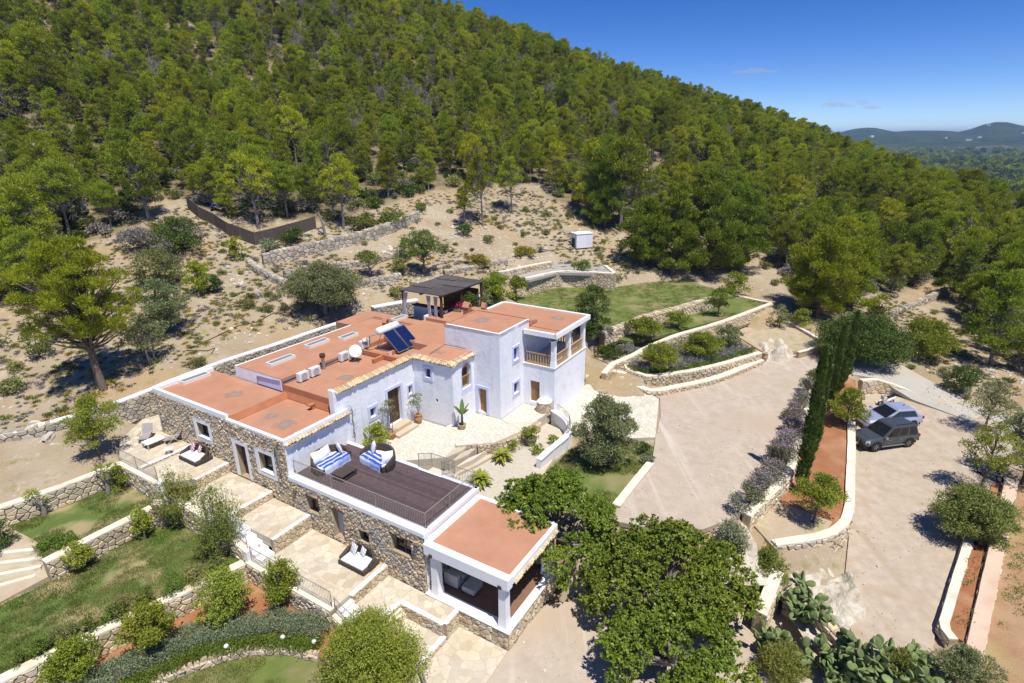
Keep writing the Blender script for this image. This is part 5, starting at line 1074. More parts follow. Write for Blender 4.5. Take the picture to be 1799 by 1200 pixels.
# ------------------------------------------------------------------ furniture
def rattan_sofa(label, u, v, z, face, pillows, throw):
    """half-round rattan sofa; face = local direction of the open side"""
    t = thing('rattan_sofa', label, 'sofa', W(u, v, z), face, 'curved rattan sofas on the deck'); t.scale = (1.18,1.18,1.12)
    m = MB(); n = 18; a0, a1 = R(-12), R(192); prof = []
    for k in range(n+1):
        a = a0+(a1-a0)*k/n; h = .45+.38*math.sin(math.pi*k/n)**.6; ca, sa = math.cos(a)*1.12, math.sin(a)*.92
        m.v += [(ca*1.0, sa*1.0, .05), (ca*1.04, sa*1.04, h*.6), (ca*1.02, sa*1.02, h), (ca*.9, sa*.9, h-.02), (ca*.86, sa*.86, .3), (ca*.88, sa*.88, .05)]
    for k in range(n):
        for i in range(6): m.f.append((k*6+i, k*6+(i+1)%6, k*6+6+(i+1)%6, k*6+6+i))
    m.f += [tuple(range(6)), tuple(n*6+i for i in range(5,-1,-1))]; m.build('shell', MT['rattan'], t, smooth=False)
    m = MB(); pol = [(math.cos(a0+(a1-a0)*k/n)*1.0, math.sin(a0+(a1-a0)*k/n)*.8) for k in range(n+1)]+[(-.95,-.32),(.95,-.32)]; m.prism(pol, .06, .30); m.build('base', MT['rattan'], t)
    m = MB(); pol = [(x*.94, y*.94) for x, y in pol]; m.prism(pol, .302, .42); m.build('seat_cushion', MT['cushion'], t, bevel=.03)
    m = MB(); nx_, ny_ = 12, 8; rg = random.Random(int(abs(u*100)))
    for j in range(ny_+1):
        for i in range(nx_+1):
            x = -.86+1.72*i/nx_; y = .38-1.0*j/ny_; d = 0
            if y < -.36: d = (-.36-y)*1.6; y = -.36-(.03+.12*(-.36-y))
            m.v.append((x*throw+rg.uniform(-.012,.012), y, .432-d+.02*math.sin(i*1.3+j)+rg.uniform(0,.012)))
    for j in range(ny_):
        for i in range(nx_): m.f.append((j*(nx_+1)+i, (j+1)*(nx_+1)+i, (j+1)*(nx_+1)+i+1, j*(nx_+1)+i+1))
    m.build('throw', MT['throw'], t, smooth=True)
    for (px_, py_, s, az) in pillows:
        m = MB(); c, s_ = math.cos(R(az)), math.sin(R(az)); m.pillow((px_, py_, .42+s*.9), s, s, .10, (c, s_, 0), (-.35*-s_*0-.38*math.cos(R(az+90))*-1*0+.30*math.cos(R(az+90)), .30*math.sin(R(az+90)), .95)); m.build('pillow', MT['cushion'], t, smooth=True)
    return t
def throw_mat():
    m = M('striped_blue_throw', (.02,.05,.42), rough=.9); nt = m.node_tree; p = nt.nodes['Principled BSDF']; tc = nd(nt, 'ShaderNodeTexCoord'); w = nd(nt, 'ShaderNodeTexWave'); w.wave_type = 'BANDS'; w.bands_direction = 'Y'; w.inputs['Scale'].default_value = 1.1; w.inputs['Distortion'].default_value = 2.2; w.inputs['Detail'].default_value = 2
    nt.links.new(tc.outputs['Object'], w.inputs[0]); r = ramp(nt, [(.0,(.03,.06,.34)),(.5,(.08,.15,.50)),(.75,(.30,.38,.68)),(.95,(.58,.63,.80))]); nt.links.new(w.outputs['Fac'], r.inputs[0]); nt.links.new(r.outputs[0], p.inputs['Base Color']); return m
MT['throw'] = throw_mat()
rattan_sofa('curved dark rattan sofa against the white wall, three white pillows, striped blue throw', 20.6, -25.95, DZ, R(90)-YAW+R(0)+R(-90)+R(90), [(.74,.25,.30,60),(.12,.58,.30,8),(-.52,.46,.33,-15)], 1.0)
rattan_sofa('curved dark rattan sofa at the back of the deck, two white pillows, striped blue throw', 22.1, -23.75, DZ, -YAW+R(-8), [(-.60,.35,.34,-30),(.74,.2,.31,55)], 1.0)
t = thing('coffee_table', 'low dark rattan coffee table between the deck sofas', 'table', W(20.15,-24.4,DZ), UVROT); t.scale = (1.2,1.2,1.1)
m = MB(); m.box(-.34,.34,-.5,.5,.3,.36); m.build('table_top', MT['rattan'], t); m = MB(); m.box(-.32,.32,-.48,.48,.09,.12); m.build('lower_shelf', MT['rattan'], t)
for sx in (-1,1):
    for sy in (-1,1): m = MB(); m.box(sx*.3-.03,sx*.3+.03,sy*.46-.03,sy*.46+.03,0,.298); m.build('leg', MT['rattan'], t)
def stripe_mat(name, a, b_):
    m = M(name, a, rough=.9); nt = m.node_tree; p = nt.nodes['Principled BSDF']; tc = nd(nt, 'ShaderNodeTexCoord'); w = nd(nt, 'ShaderNodeTexWave'); w.wave_type = 'BANDS'; w.bands_direction = 'DIAGONAL'; w.inputs['Scale'].default_value = 2.6
    nt.links.new(tc.outputs['Object'], w.inputs[0]); r = ramp(nt, [(.45,a),(.6,b_)]); nt.links.new(w.outputs['Fac'], r.inputs[0]); nt.links.new(r.outputs[0], p.inputs['Base Color']); return m
MT['stripe_red'] = stripe_mat('red_striped_fabric', (.75,.68,.70), (.38,.10,.17)); MT['stripe_grey'] = stripe_mat('grey_striped_fabric', (.78,.78,.78), (.42,.45,.52))
def daybed(label, u, v, z, pm, rz=0, sc=1.0):
    """rattan daybed: back along the wall (+y local = +u), one raised side to -x"""
    t = thing('rattan_daybed', label, 'daybed', W(u, v, z), UVROT+R(0)+rz, 'rattan daybeds on the terraces')
    hx, hy = .98*sc, .60*sc
    m = MB(); m.prism([(-hx,-hy),(hx,-hy),(hx,hy),(-hx,hy)], .06, .26); m.build('base', MT['rattan'], t)
    m = MB(); o = [(-hx,-hy*.75,.42),(-hx,hy*.35,.66),(-hx*.62,hy,.78),(hx*.55,hy,.78),(hx,hy*.45,.60),(hx,-hy*.3,.42)]
    for (x, y, h) in o:
        k = .88; m.v += [(x*1.03,y*1.03,.05),(x*1.03,y*1.03,h),(x*k,y*k,h-.02),(x*k,y*k,.2)]
    for i in range(len(o)-1):
        for j in range(4): m.f.append((i*4+j, i*4+(j+1)%4, i*4+4+(j+1)%4, i*4+4+j))
    m.f += [(0,1,2,3), tuple((len(o)-1)*4+j for j in (3,2,1,0))]; m.build('back', MT['rattan'], t)
    m = MB(); m.box(-hx*.84,hx*.86,-hy*.92,hy*.62,.262,.40); m.build('mattress', MT['cushion'], t, bevel=.04)
    for (x, y, s) in ((-.52*sc,.20*sc,.31),(.06,.33*sc,.25)):
        m = MB(); m.pillow((x,y,.40+s*.85), s, s, .09, (1,-.3,0), (.1,.4,.9)); m.build('pillow', MT[pm], t, smooth=True)
    for sx in (-1,1):
        for sy in (-1,1): m = MB(); m.box(sx*hx*.9-.04,sx*hx*.9+.04,sy*hy*.88-.04,sy*hy*.88+.04,0,.058); m.build('foot', MT['black'], t)
daybed('dark rattan daybed with white mattress under the small stone-wall window', 17.55, -21.0, -2.12, 'stripe_grey')
daybed('dark rattan daybed with white mattress and red-striped pillows', 17.45, -35.7, .06, 'stripe_red')
def lounger(label, px, py, z, rz):
    t = thing('garden_armchair', label, 'armchair', (*G(px, py, z)[:2], z), rz, 'grey sling armchairs by the low table')
    m = MB(); pr = [(-.42,.36),(.22,.30),(.40,.42),(.78,1.02)]
    for (y, z_) in pr: m.v += [(-.3,y,z_),(.3,y,z_),(.3,y+.02,z_-.03),(-.3,y+.02,z_-.03)]
    for i in range(len(pr)-1):
        for j in range(4): m.f.append((i*4+j,i*4+(j+1)%4,i*4+4+(j+1)%4,i*4+4+j))
    m.f += [(0,1,2,3)]; m.build('sling_seat', MT['sling'], t)
    for s in (-1,1):
        m = MB(); m.tube([(s*.33,-.42,.36),(s*.33,.22,.30),(s*.33,.42,.44),(s*.33,.80,1.04)], .022, 6); m.build('side_frame', MT['teak'], t)
        m = MB(); m.tube([(s*.36,-.35,0),(s*.36,.35,.58)], .022, 6); m.build('leg', MT['teak'], t); m = MB(); m.tube([(s*.36,.55,0),(s*.36,-.2,.58)], .022, 6); m.build('leg', MT['teak'], t)
        m = MB(); m.box(s*.38-.04,s*.38+.04,-.32,.42,.57,.60); m.build('armrest', MT['teak'], t)
lounger('grey sling armchair left of the low white-topped table', 257, 775, .2, R(10)); lounger('grey sling armchair with its back to the stone wall', 303, 776, .2, R(-55)); lounger('pale sling footrest chair beside the table', 300, 800, .2, R(-75))if False else None
t = thing('stool', 'small pale canvas stool at the corner of the low table', 'stool', (*G(298,797,.2)[:2], .2), R(20))
m = MB(); m.pillow((0,0,.4), .26, .22, .05); m.build('canvas_seat', MT['cushion'], t, smooth=True)
for a in (1,-1):
    for b2 in (1,-1): m = MB(); m.tube([(a*.22,b2*.2,0),(-a*.18,b2*.2,.4)], .015, 5); m.build('leg', MT['teak'], t)
t = thing('garden_table', 'low teak table with a white top on the lounge terrace', 'table', (*G(272,783,.2)[:2], .2), UVROT+R(90))
m = MB(); m.box(-.62,.62,-.40,.40,.42,.47); m.build('table_top', MT['plaster_clean'], t, bevel=.01); m = MB(); m.box(-.58,.58,-.37,.37,.345,.418); m.build('apron', MT['teak'], t)
for sx in (-1,1):
    for sy in (-1,1): m = MB(); m.box(sx*.55-.035,sx*.55+.035,sy*.34-.035,sy*.34+.035,0,.343); m.build('leg', MT['teak'], t)
# furniture in the shade of the porch
t = thing('porch_sofa', 'pale sofa in the shade of the porch', 'sofa', W(21.0,-15.9,-2.735), UVROT+R(-90))
m = MB(); m.box(-1.0,1.0,-.4,.4,.05,.42); m.build('seat', MT['greyfabric'], t, bevel=.05); m = MB(); m.box(-1.0,1.0,-.62,-.405,.05,.85); m.build('backrest', MT['greyfabric'], t, bevel=.05)
for s in (-1,1): m = MB(); m.box(s*1.12-.11,s*1.12+.11,-.6,.4,.05,.6); m.build('armrest', MT['greyfabric'], t, bevel=.05)
t = thing('footstool', 'pale upholstered footstool inside the porch', 'footstool', W(19.75,-14.9,-2.735), UVROT); m = MB(); m.box(-.4,.4,-.45,.45,.06,.42); m.build('seat', MT['greyfabric'], t, bevel=.06)
for sx in (-1,1):
    for sy in (-1,1): m = MB(); m.box(sx*.33-.04,sx*.33+.04,sy*.38-.04,sy*.38+.04,0,.058); m.build('foot', MT['wood_dark'], t)
t = thing('porch_armchair', 'pale square armchair near the left porch column', 'armchair', W(19.9,-16.0,-2.735), UVROT); m = MB(); m.box(-.45,.45,-.3,.45,.05,.42); m.build('seat', MT['greyfabric'], t, bevel=.05); m = MB(); m.box(-.45,.45,-.6,-.31,.05,.85); m.build('backrest', MT['greyfabric'], t, bevel=.05)
# pots
def pot(name, label, loc, r, h, mat, urn=False, group=None):
    t = thing(name, label, 'pot', loc, 0, group); pr = [(.001,0),(r*.62,0),(r*.95,h*.75),(r*1.05,h*.92),(r*1.05,h),(r*.9,h),(r*.86,h*.86)] if not urn else [(.001,0),(r*.45,0),(r*.75,h*.25),(r,h*.6),(r*.7,h*.88),(r*.82,h*.94),(r*.8,h),(r*.6,h),(r*.55,h*.9)]
    m = MB(); m.lathe(pr, (0,0,0), 16); m.build('body', MT[mat], t, smooth=True); m = MB(); m.lathe([(.001,h*.86),(r*.9,h*.86)], (0,0,0), 12); m.build('soil', MT['earth_joint'], t); return t
def gz(px, py, z): p = G(px, py, z); return (p[0], p[1], z)
pot('wall_urn', 'small clay urn on the bench wall, leftmost of three', gz(1135,675,-.03), .17, .42, 'clay_pale', True, 'clay urns on the bench wall'); pot('wall_urn', 'small clay urn on the bench wall, middle of three', gz(1219,663,-.03), .17, .42, 'clay_pale', True, 'clay urns on the bench wall'); pot('wall_urn', 'small clay urn on the bench wall, rightmost of three', gz(1282,647,-.03), .17, .42, 'clay_pale', True, 'clay urns on the bench wall')
pot('clay_urn', 'large clay urn standing on the drive at the end of the bench wall', gz(1343,634,-.5), .34, .85, 'clay_pale', True)
pot('flower_pot', 'low round grey tub at the far corner of the lounge terrace', gz(247,728,.2), .34, .45, 'potgrey')
# ------------------------------------------------------------------ white hut, fence, old things on the slope
c_ = GT(1022,430); t = thing('white_hut', 'small white block hut on the bare slope below the pines', 'hut', (c_[0], c_[1], c_[2]-.2), R(20))
m = MB(); m.box(-1.25,1.25,-.95,.95,0,1.9); m.build('wall', MT['plaster'], t, bevel=.05); m = MB(); m.box(-1.3,1.3,-1.0,1.0,1.902,2.02); m.build('roof', MT['plaster_clean'], t); m = MB(); m.box(-1.32,-1.256,-.45,.35,.1,1.3); m.build('door', MT['iron_dark'], t)
fp = [GT(*p) for p in [(331,366),(352,384),(378,396),(402,412),(424,421),(450,430),(480,424),(508,416),(532,408),(556,401)]]
t = thing('screen_fence', 'dark brown screen fence bending round a clearing at the wood edge', 'fence', fp[4])
for i in range(len(fp)-1):
    a, b_ = Vector(fp[i]), Vector(fp[i+1]); m = MB(); n_ = Vector((-(b_-a).y, (b_-a).x, 0)).normalized()*.03; h = 1.55
    m.hexa([tuple(p) for p in (a-n_-Vector((0,0,.4)), b_-n_-Vector((0,0,.4)), b_+n_-Vector((0,0,.4)), a+n_-Vector((0,0,.4)), a-n_+Vector((0,0,h)), b_-n_+Vector((0,0,h)), b_+n_+Vector((0,0,h)), a+n_+Vector((0,0,h)))]); m.build('panel', MT['fence'], t, world=True)
for q in fp: m = MB(); m.tube([Vector(q)-Vector((0,0,.4)), Vector(q)+Vector((0,0,1.65))], .05, 6); m.build('post', MT['bark'], t, world=True)
def dry_wall(label, pix, h, seed, th=.55, size=.42, z0=.3):
    P3 = [GT(*p) for p in pix]; P3 = smooth_path(P3, 1.5); zs = [p[2]+h for p in P3]; zb_ = [p[2]-z0 for p in P3]
    stone_wall('dry_stone_wall', label, [p[:2] for p in P3], zs, zb_, th, (-1,), size, 'stone_grey', None, seed=seed, core='earth_joint', ragged=1, joint=.03)
dry_wall('long dry-stone wall along the upper slope terrace', [(463,465),(500,456),(560,443),(620,428),(680,410),(735,385)], 1.15, 81)
dry_wall('dry-stone wall running down beside the left end of the slope terraces', [(437,463),(458,480),(480,492),(505,503)], .6, 82)
dry_wall('short dry-stone wall behind the small almond tree', [(500,485),(560,472),(640,466),(705,448)], .55, 83)
dry_wall('dry-stone wall below the small almond tree', [(620,505),(660,500),(705,490)], .7, 84)
dry_wall('loose dry-stone wall below the yellow bushes', [(780,482),(830,472),(890,462)], .45, 85)
dry_wall('rough stone bank at the far left below the field', [(0,772),(40,766),(75,760),(100,752)], .6, 86)
dry_wall('pale dry-stone bank along the track to the right', [(1545,560),(1600,540),(1660,512)], .6, 87)
c_ = GT(572,415); t = thing('old_post', 'leaning weathered grey trunk standing on the dry-stone wall', 'post', c_); m = MB(); m.tube([(0,0,0),(-.15,0,1.6),(-.55,0,3.0)], [.2,.16,.1], 8); m.build('trunk', MT['bark_grey'], t); m = MB(); m.tube([(-.2,0,1.3),(.6,.1,1.7),(1.5,.2,1.4)], [.08,.06,.04], 6); m.build('branch', MT['bark_grey'], t)
def tarp(label, px, py, sc):
    c = GT(px, py); t = thing('blue_tarp', label, 'tarp', c, R(20)); m = MB(); n = 6; rg = random.Random(px)
    for j in range(n+1):
        for i in range(n+1): x, y = (i/n-.5)*1.6*sc, (j/n-.5)*1.2*sc; m.v.append((x, y, 1.5*sc-.9*sc*(abs(i/n-.5)*2)**1.6-.3*abs(j/n-.5)+rg.uniform(-.08,.08)))
    for j in range(n):
        for i in range(n): m.f.append((j*(n+1)+i, j*(n+1)+i+1, (j+1)*(n+1)+i+1, (j+1)*(n+1)+i))
    m.build('sheet', MT['blue'], t, smooth=True); m = MB(); m.tube([(0,0,0),(0,0,1.45*sc)], .05, 6); m.build('pole', MT['bark'], t)
tarp('blue tarp hung among the pines at the far left', 138, 378, 1.3); tarp('small blue tarp behind the screen fence', 379, 370, .7)
# irrigation hose lying on the slope
for lab, pix in (('black irrigation hose looping over the bare slope behind the villa', [(335,612),(380,590),(420,572),(450,565),(482,548)]), ('second black hose lying further down the bare slope', [(330,615),(365,617),(378,612),(372,622)]), ('grey water pipe across the slope by the white hut', [(980,430),(1000,437),(1010,436),(950,442),(900,450)])):
    P3 = [tuple(np.array(GT(*p))+np.array([0,0,.04])) for p in pix]; P3 = [(x, y, max(z, height(x, y)+.04)) for x, y, z in smooth_path(P3, 1)]; m = MB(); m.tube(P3, .035, 5); tag(m.build('hose', MT['black']), lab, 'hose')
print('things', round(time.time()-T0, 1))
# ------------------------------------------------------------------ vehicles (local +x = front)
def wheel(t, x, y, r, w, side):
    m = MB(); m.lathe([(r*.62,-w/2),(r*.93,-w/2),(r,-w*.3),(r,w*.3),(r*.93,w/2),(r*.62,w/2)], (0,0,0), 20); m.v = [(x+a, y+c, r+b_) for a, b_, c in m.v]; tm = m.build('wheel', MT['black'], t, smooth=False)
    m = MB(); m.lathe([(r*.10,.0),(r*.62,-.03),(r*.66,.02)], (0,0,0), 18); m.v = [(x+a, y+side*(w/2-.03+c*-1), r+b_) for a, b_, c in m.v]; rm = m.build('rim', MT['metal'], tm, smooth=True)
    for k in range(6):
        a = k*math.pi/3+.3; g = MB(); yy = y+side*(w/2-.005); g.hexa([(x+math.cos(a+d)*rr, yy+s, r+math.sin(a+d)*rr) for s in (-.015,.015) for (d, rr) in ((-.35,r*.14),(.35,r*.14),(.10,r*.6),(-.10,r*.6))]); g.build('spoke', MT['metal'], tm)
def suv(label, loc, rz, paint, L=4.7, Wd=1.85, H=1.75, boxy=True):
    t = thing('parked_suv', label, 'car', loc, rz, 'cars on the parking gravel'); hw = Wd/2; f = L/2; P = MT[paint]
    if boxy: st = [(-f,.86,.95,.90),(-f+.12,.52,1.02,.98),(-1.3,.40,1.04,1.0),(.0,.38,1.04,1.0),(.75,.38,1.05,1.0),(1.0,.38,1.06,1.0),(f-.55,.40,1.0,.99),(f-.14,.46,.93,.93),(f,.55,.80,.84)]
    else:    st = [(-f,.70,.98,.84),(-f+.15,.48,1.05,.95),(-1.3,.38,1.04,1.0),(.0,.36,1.0,1.0),(.75,.36,.99,1.0),(1.05,.36,.98,.99),(f-.55,.40,.90,.96),(f-.16,.46,.80,.88),(f,.55,.66,.74)]
    m = MB(); S = []
    for (x, zb, zt, k) in st:
        w = hw*k; S.append([(x,-w*.93,zb),(x,-w,zb+.12),(x,-w,zt-.20),(x,-w*.95,zt-.05),(x,-w*.84,zt),(x,w*.84,zt),(x,w*.95,zt-.05),(x,w,zt-.20),(x,w,zb+.12),(x,w*.93,zb)])
    for s in S: m.v += s
    n = 10
    for i in range(len(S)-1):
        for k in range(n): m.f.append((i*n+k, i*n+(k+1)%n, i*n+n+(k+1)%n, i*n+n+k))
    m.f += [tuple(range(n)), tuple((len(S)-1)*n+k for k in range(n-1,-1,-1))]; body = m.build('body', P, t, bevel=.03, smooth=False)
    for k_, (x0, x1, zt) in enumerate(((1.02, f-.5, (1.063 if boxy else .985)),)):
        m = MB(); z1 = zt; z2 = (1.003 if boxy else .905); m.hexa([(x0,-hw*.62,z1-.03),(x1,-hw*.6,z2-.03),(x1,hw*.6,z2-.03),(x0,hw*.62,z1-.03),(x0,-hw*.62,z1+.02),(x1,-hw*.6,z2+.012),(x1,hw*.6,z2+.012),(x0,hw*.62,z1+.02)]); m.build('bonnet', P, body)
    zb = 1.03 if boxy else .98; rr, rf, br, bf = (-f+.35, .02, -f+.14, .92) if boxy else (-f+.75, -.15, -f+.22, .98); zr = H-.05
    rw, bw = hw*.78, hw*.955
    m = MB(); m.hexa([(br,-bw,zb),(bf,-bw,zb),(bf,bw,zb),(br,bw,zb),(rr,-rw,zr),(rf,-rw,zr),(rf,rw,zr),(rr,rw,zr)]); cab = m.build('cabin', P, t, bevel=.05)
    m = MB(); m.hexa([(rr-.02,-rw*.99,zr-.01),(rf+.02,-rw*.99,zr-.01),(rf+.02,rw*.99,zr-.01),(rr-.02,rw*.99,zr-.01),(rr+.1,-rw*.9,H),(rf-.1,-rw*.9,H+.01),(rf-.1,rw*.9,H+.01),(rr+.1,rw*.9,H)]); m.build('roof', P, cab, bevel=.02)
    def lerp(a, b_, k): return tuple(a[i]+(b_[i]-a[i])*k for i in range(3))
    def glass(q, name, off):
        q = [Vector(p) for p in q]; nn = (q[1]-q[0]).cross(q[3]-q[0]).normalized(); 
        if nn.dot(Vector(off)) < 0: nn = -nn
        m = MB(); m.hexa([tuple(p+nn*.002) for p in q]+[tuple(p+nn*.016) for p in q]); m.build(name, MT['glass'], cab)
    def quad(b0, b1, t1, t0, k0, k1, l0, l1):
        lo = lambda k, l: lerp(lerp(b0, b1, k), lerp(t0, t1, k), l); return [lo(k0,l0), lo(k1,l0), lo(k1,l1), lo(k0,l1)]
    BF = [(bf,-bw,zb),(bf,bw,zb),(rf,rw,zr),(rf,-rw,zr)]; glass(quad(BF[0],BF[1],BF[2],BF[3],.06,.94,.06,.90), 'windscreen', (1,0,.5))
    BB = [(br,-bw,zb),(br,bw,zb),(rr,rw,zr),(rr,-rw,zr)]; glass(quad(BB[0],BB[1],BB[2],BB[3],.1,.9,.12,.86), 'rear_window', (-1,0,.3))
    for s in (-1, 1):
        q = [(br,s*bw,zb),(bf,s*bw,zb),(rf,s*rw,zr),(rr,s*rw,zr)]
        for (k0, k1) in (((.06,.28),(.34,.58),(.63,.90)) if boxy else ((.10,.36),(.37,.64),(.65,.90))): glass(quad(q[0],q[1],q[2],q[3],k0,k1,.10,.86), 'side_window', (0,s,.2))
        for x in ((.62,-.32) if boxy else (.7,-.25)):
            m = MB(); m.box(x-.006,x+.006,s*hw-.004 if s > 0 else s*hw-.004,s*hw+.004,.45,1.0); m.build('door_seam', MT['carblack'], body)
            m = MB(); m.box(x-.36,x-.2,min(s*hw,s*(hw+.03)),max(s*hw,s*(hw+.03)),.80,.83); m.build('door_handle', P if not boxy else MT['metal'], body)
        m = MB(); m.box(-1.0,1.0,min(s*(hw-.05),s*(hw+.06)),max(s*(hw-.05),s*(hw+.06)),.33,.38); m.build('side_step', MT['metal'] if boxy else P, t)
        m = MB(); m.box(.72,.92,min(s*(hw+.02),s*(hw+.22)),max(s*(hw+.02),s*(hw+.22)),1.02,1.18); m.build('mirror', MT['metal'] if boxy else P, t, bevel=.03)
        m = MB(); x0 = f-.32; m.hexa([(f-.34,s*hw*.56,.68 if boxy else .62),(f-.02,s*hw*.52,.68 if boxy else .62),(f-.04,s*hw*.88,.68 if boxy else .62),(f-.34,s*hw*.97,.68 if boxy else .62),(f-.36,s*hw*.56,.90 if boxy else .76),(f-.08,s*hw*.52,.88 if boxy else .72),(f-.10,s*hw*.88,.88 if boxy else .72),(f-.36,s*hw*.97,.90 if boxy else .76)]); m.build('headlight', MT['lamp'], t)
        m = MB(); m.box(-f-.02,-f+.1,min(s*hw*.74,s*hw*.94),max(s*hw*.74,s*hw*.94),.80,1.0); m.build('tail_light', MT['redlamp'], t)
        if boxy: m = MB(); m.tube([(rr+.25,s*rw*.86,H+.01),(rr+.3,s*rw*.86,H+.07),(rf-.25,s*rw*.86,H+.07),(rf-.15,s*rw*.86,H+.01)], .02, 6); m.build('roof_rail', MT['carblack'], t)
        for x in (1.42, -1.42):
            wheel(t, x, s*(hw-.13), .37, .25, s)
            m = MB(); n_ = 12; 
            for k in range(n_+1):
                a = math.pi*k/n_; 
                for (r_, yy) in ((.40, s*(hw-.02)), (.47, s*(hw-.02)), (.47, s*(hw+.018)), (.40, s*(hw+.018))): m.v.append((x+math.cos(a)*r_, yy, .37+math.sin(a)*r_))
            for k in range(n_):
                for j in range(4): m.f.append((k*4+j, k*4+(j+1)%4, k*4+4+(j+1)%4, k*4+4+j))
            m.build('wheel_arch', MT['carblack'] if boxy else P, t)
            m = MB(); m.lathe([(.001,0),(.41,0)], (0,0,0), 16); m.v = [(x+a, s*(hw-.005+.008), .37+b_) for a, b_, c in m.v]; m.build('wheel_well', MT['carblack'], t)
    gz_ = (.60,.84) if boxy else (.56,.68)
    m = MB(); m.box(f-.12,f+.012,-hw*.48,hw*.48,*gz_); gr = m.build('grille', MT['carblack'], t)
    if boxy:
        for s in (-1,0,1): m = MB(); m.box(f+.013,f+.025,s*.22-.02,s*.22+.02,gz_[0],gz_[1]); m.build('grille_bar', MT['metal'], gr)
    m = MB(); m.box(f-.1,f+.07,-hw*.86,hw*.86,.36,.55); m.build('front_bumper', MT['carblack'] if boxy else P, t, bevel=.03)
    m = MB(); m.box(f+.072,f+.08,-.26,.26,.42,.53); m.build('number_plate', MT['white_metal'], t)
    m = MB(); m.box(-f-.06,-f+.1,-hw*.88,hw*.88,.42,.62); m.build('rear_bumper', MT['carblack'] if boxy else P, t, bevel=.03)
    m = MB(); m.box(-f+.1,f-.1,-hw*.8,hw*.8,.22,.42); m.build('underbody', MT['carblack'], t)
    if not boxy: m = MB(); m.hexa([(-1.15,-.03,H),(-1.0,-.03,H),(-1.0,.03,H),(-1.15,.03,H),(-1.2,-.008,H+.08),(-1.14,-.008,H+.08),(-1.14,.008,H+.08),(-1.2,.008,H+.08)]); m.build('roof_antenna', MT['carblack'], t)
    return t
def pz(u, v): x, y, _ = W(u, v); return zsurf(x, y)
cA, cB = Vector(G(1514,800,-2.2)), Vector(G(1608,778,-2.2))
a0 = Vector(G(1538,792,-2.2)); a1 = Vector(G(1591,785,-2.2)); dirv = (a0-a1); ang = math.atan2(dirv.y, dirv.x)
nrm_ = Vector((-math.sin(ang), math.cos(ang), 0)); ctr = (a0+a1)/2 - nrm_*.80
if ctr.y < (a0.y+a1.y)/2: ctr = (a0+a1)/2 + nrm_*.80
suv('dark grey boxy off-road car with silver side steps, nearest the viewer', (ctr.x, ctr.y, zsurf(ctr.x, ctr.y)), ang, 'carpaint', 4.72, 1.85, 1.78, True)
b1 = Vector(G(1610,756,-2.2)); off = Vector((math.cos(ang-.08), math.sin(ang-.08), 0)); c2 = Vector((ctr.x+2.25, ctr.y+3.05, 0))
suv('silver-blue sloping-roof car parked behind the dark one', (c2.x, c2.y, zsurf(c2.x, c2.y)), ang-.10, 'silver', 4.65, 1.92, 1.62, False)
def scooter(label, px, py, z, rz, paint):
    p = G(px, py, z); t = thing('parked_scooter', label, 'scooter', (p[0], p[1], zsurf(p[0], p[1])), rz)
    for x in (-.62, .62):
        m = MB(); m.lathe([(.14,-.05),(.22,-.055),(.25,0),(.22,.055),(.14,.05)], (0,0,0), 16); m.v = [(x+a, c, .25+b_) for a, b_, c in m.v]; w = m.build('wheel', MT['black'], t); m = MB(); m.lathe([(.02,0),(.15,.03),(.15,-.03)], (0,0,0), 12); m.v = [(x+a, c, .25+b_) for a, b_, c in m.v]; m.build('rim', MT['metal'], w)
    def loft(name, secs, mat):
        m = MB(); n = 8
        for (x, z_, hw, hh) in secs:
            for k in range(n): a = 2*math.pi*k/n; m.v.append((x, math.cos(a)*hw, z_+math.sin(a)*hh))
        for i in range(len(secs)-1):
            for k in range(n): m.f.append((i*n+k, i*n+(k+1)%n, i*n+n+(k+1)%n, i*n+n+k))
        m.f += [tuple(range(n-1,-1,-1)), tuple((len(secs)-1)*n+k for k in range(n))]; return m.build(name, mat, t, smooth=True)
    loft('rear_body', [(-.92,.62,.05,.05),(-.75,.58,.16,.17),(-.4,.52,.19,.2),(-.12,.4,.16,.16),(.0,.3,.13,.07)], paint)
    loft('seat', [(-.85,.76,.08,.03),(-.6,.78,.15,.06),(-.25,.76,.15,.06),(-.05,.72,.08,.04)], MT['black'])
    m = MB(); m.box(-.1,.42,-.15,.15,.24,.3); m.build('footboard', MT['grey_plastic'], t)
    loft('front_shield', [(.36,.3,.14,.06),(.42,.5,.22,.2),(.46,.72,.2,.2),(.44,.9,.1,.08)], paint)
    loft('front_mudguard', [(.42,.42,.06,.05),(.62,.54,.09,.05),(.82,.42,.06,.05)], paint)
    m = MB(); m.tube([(.62,0,.25),(.46,0,.95)], .03, 6); m.build('fork', MT['metal'], t); m = MB(); m.tube([(.36,-.34,.98),(.46,0,.96),(.36,.34,.98)], .02, 6); m.build('handlebar', MT['black'], t)
    m = MB(); m.lathe([(.001,.06),(.09,.05),(.1,-.03),(.001,-.06)], (0,0,0), 12); m.v = [(.54+c, a, .93+b_) for a, b_, c in m.v]; m.build('headlamp', MT['lamp'], t, smooth=True)
    for s in (-1,1): m = MB(); m.tube([(.38,s*.28,.98),(.4,s*.34,1.16)], .01, 5); m.box(.385,.40,s*.34-.06,s*.34+.06,1.14,1.22); m.build('mirror', MT['metal'], t)
scooter('white and grey scooter leaning by the triangular stone wall', 1556, 710, -2.1, ang+.05, MT['white_metal'])
scooter('blue scooter half hidden under the parking trees', 1738, 838, -2.2, R(110), MT['blue'])
print('vehicles', round(time.time()-T0, 1))
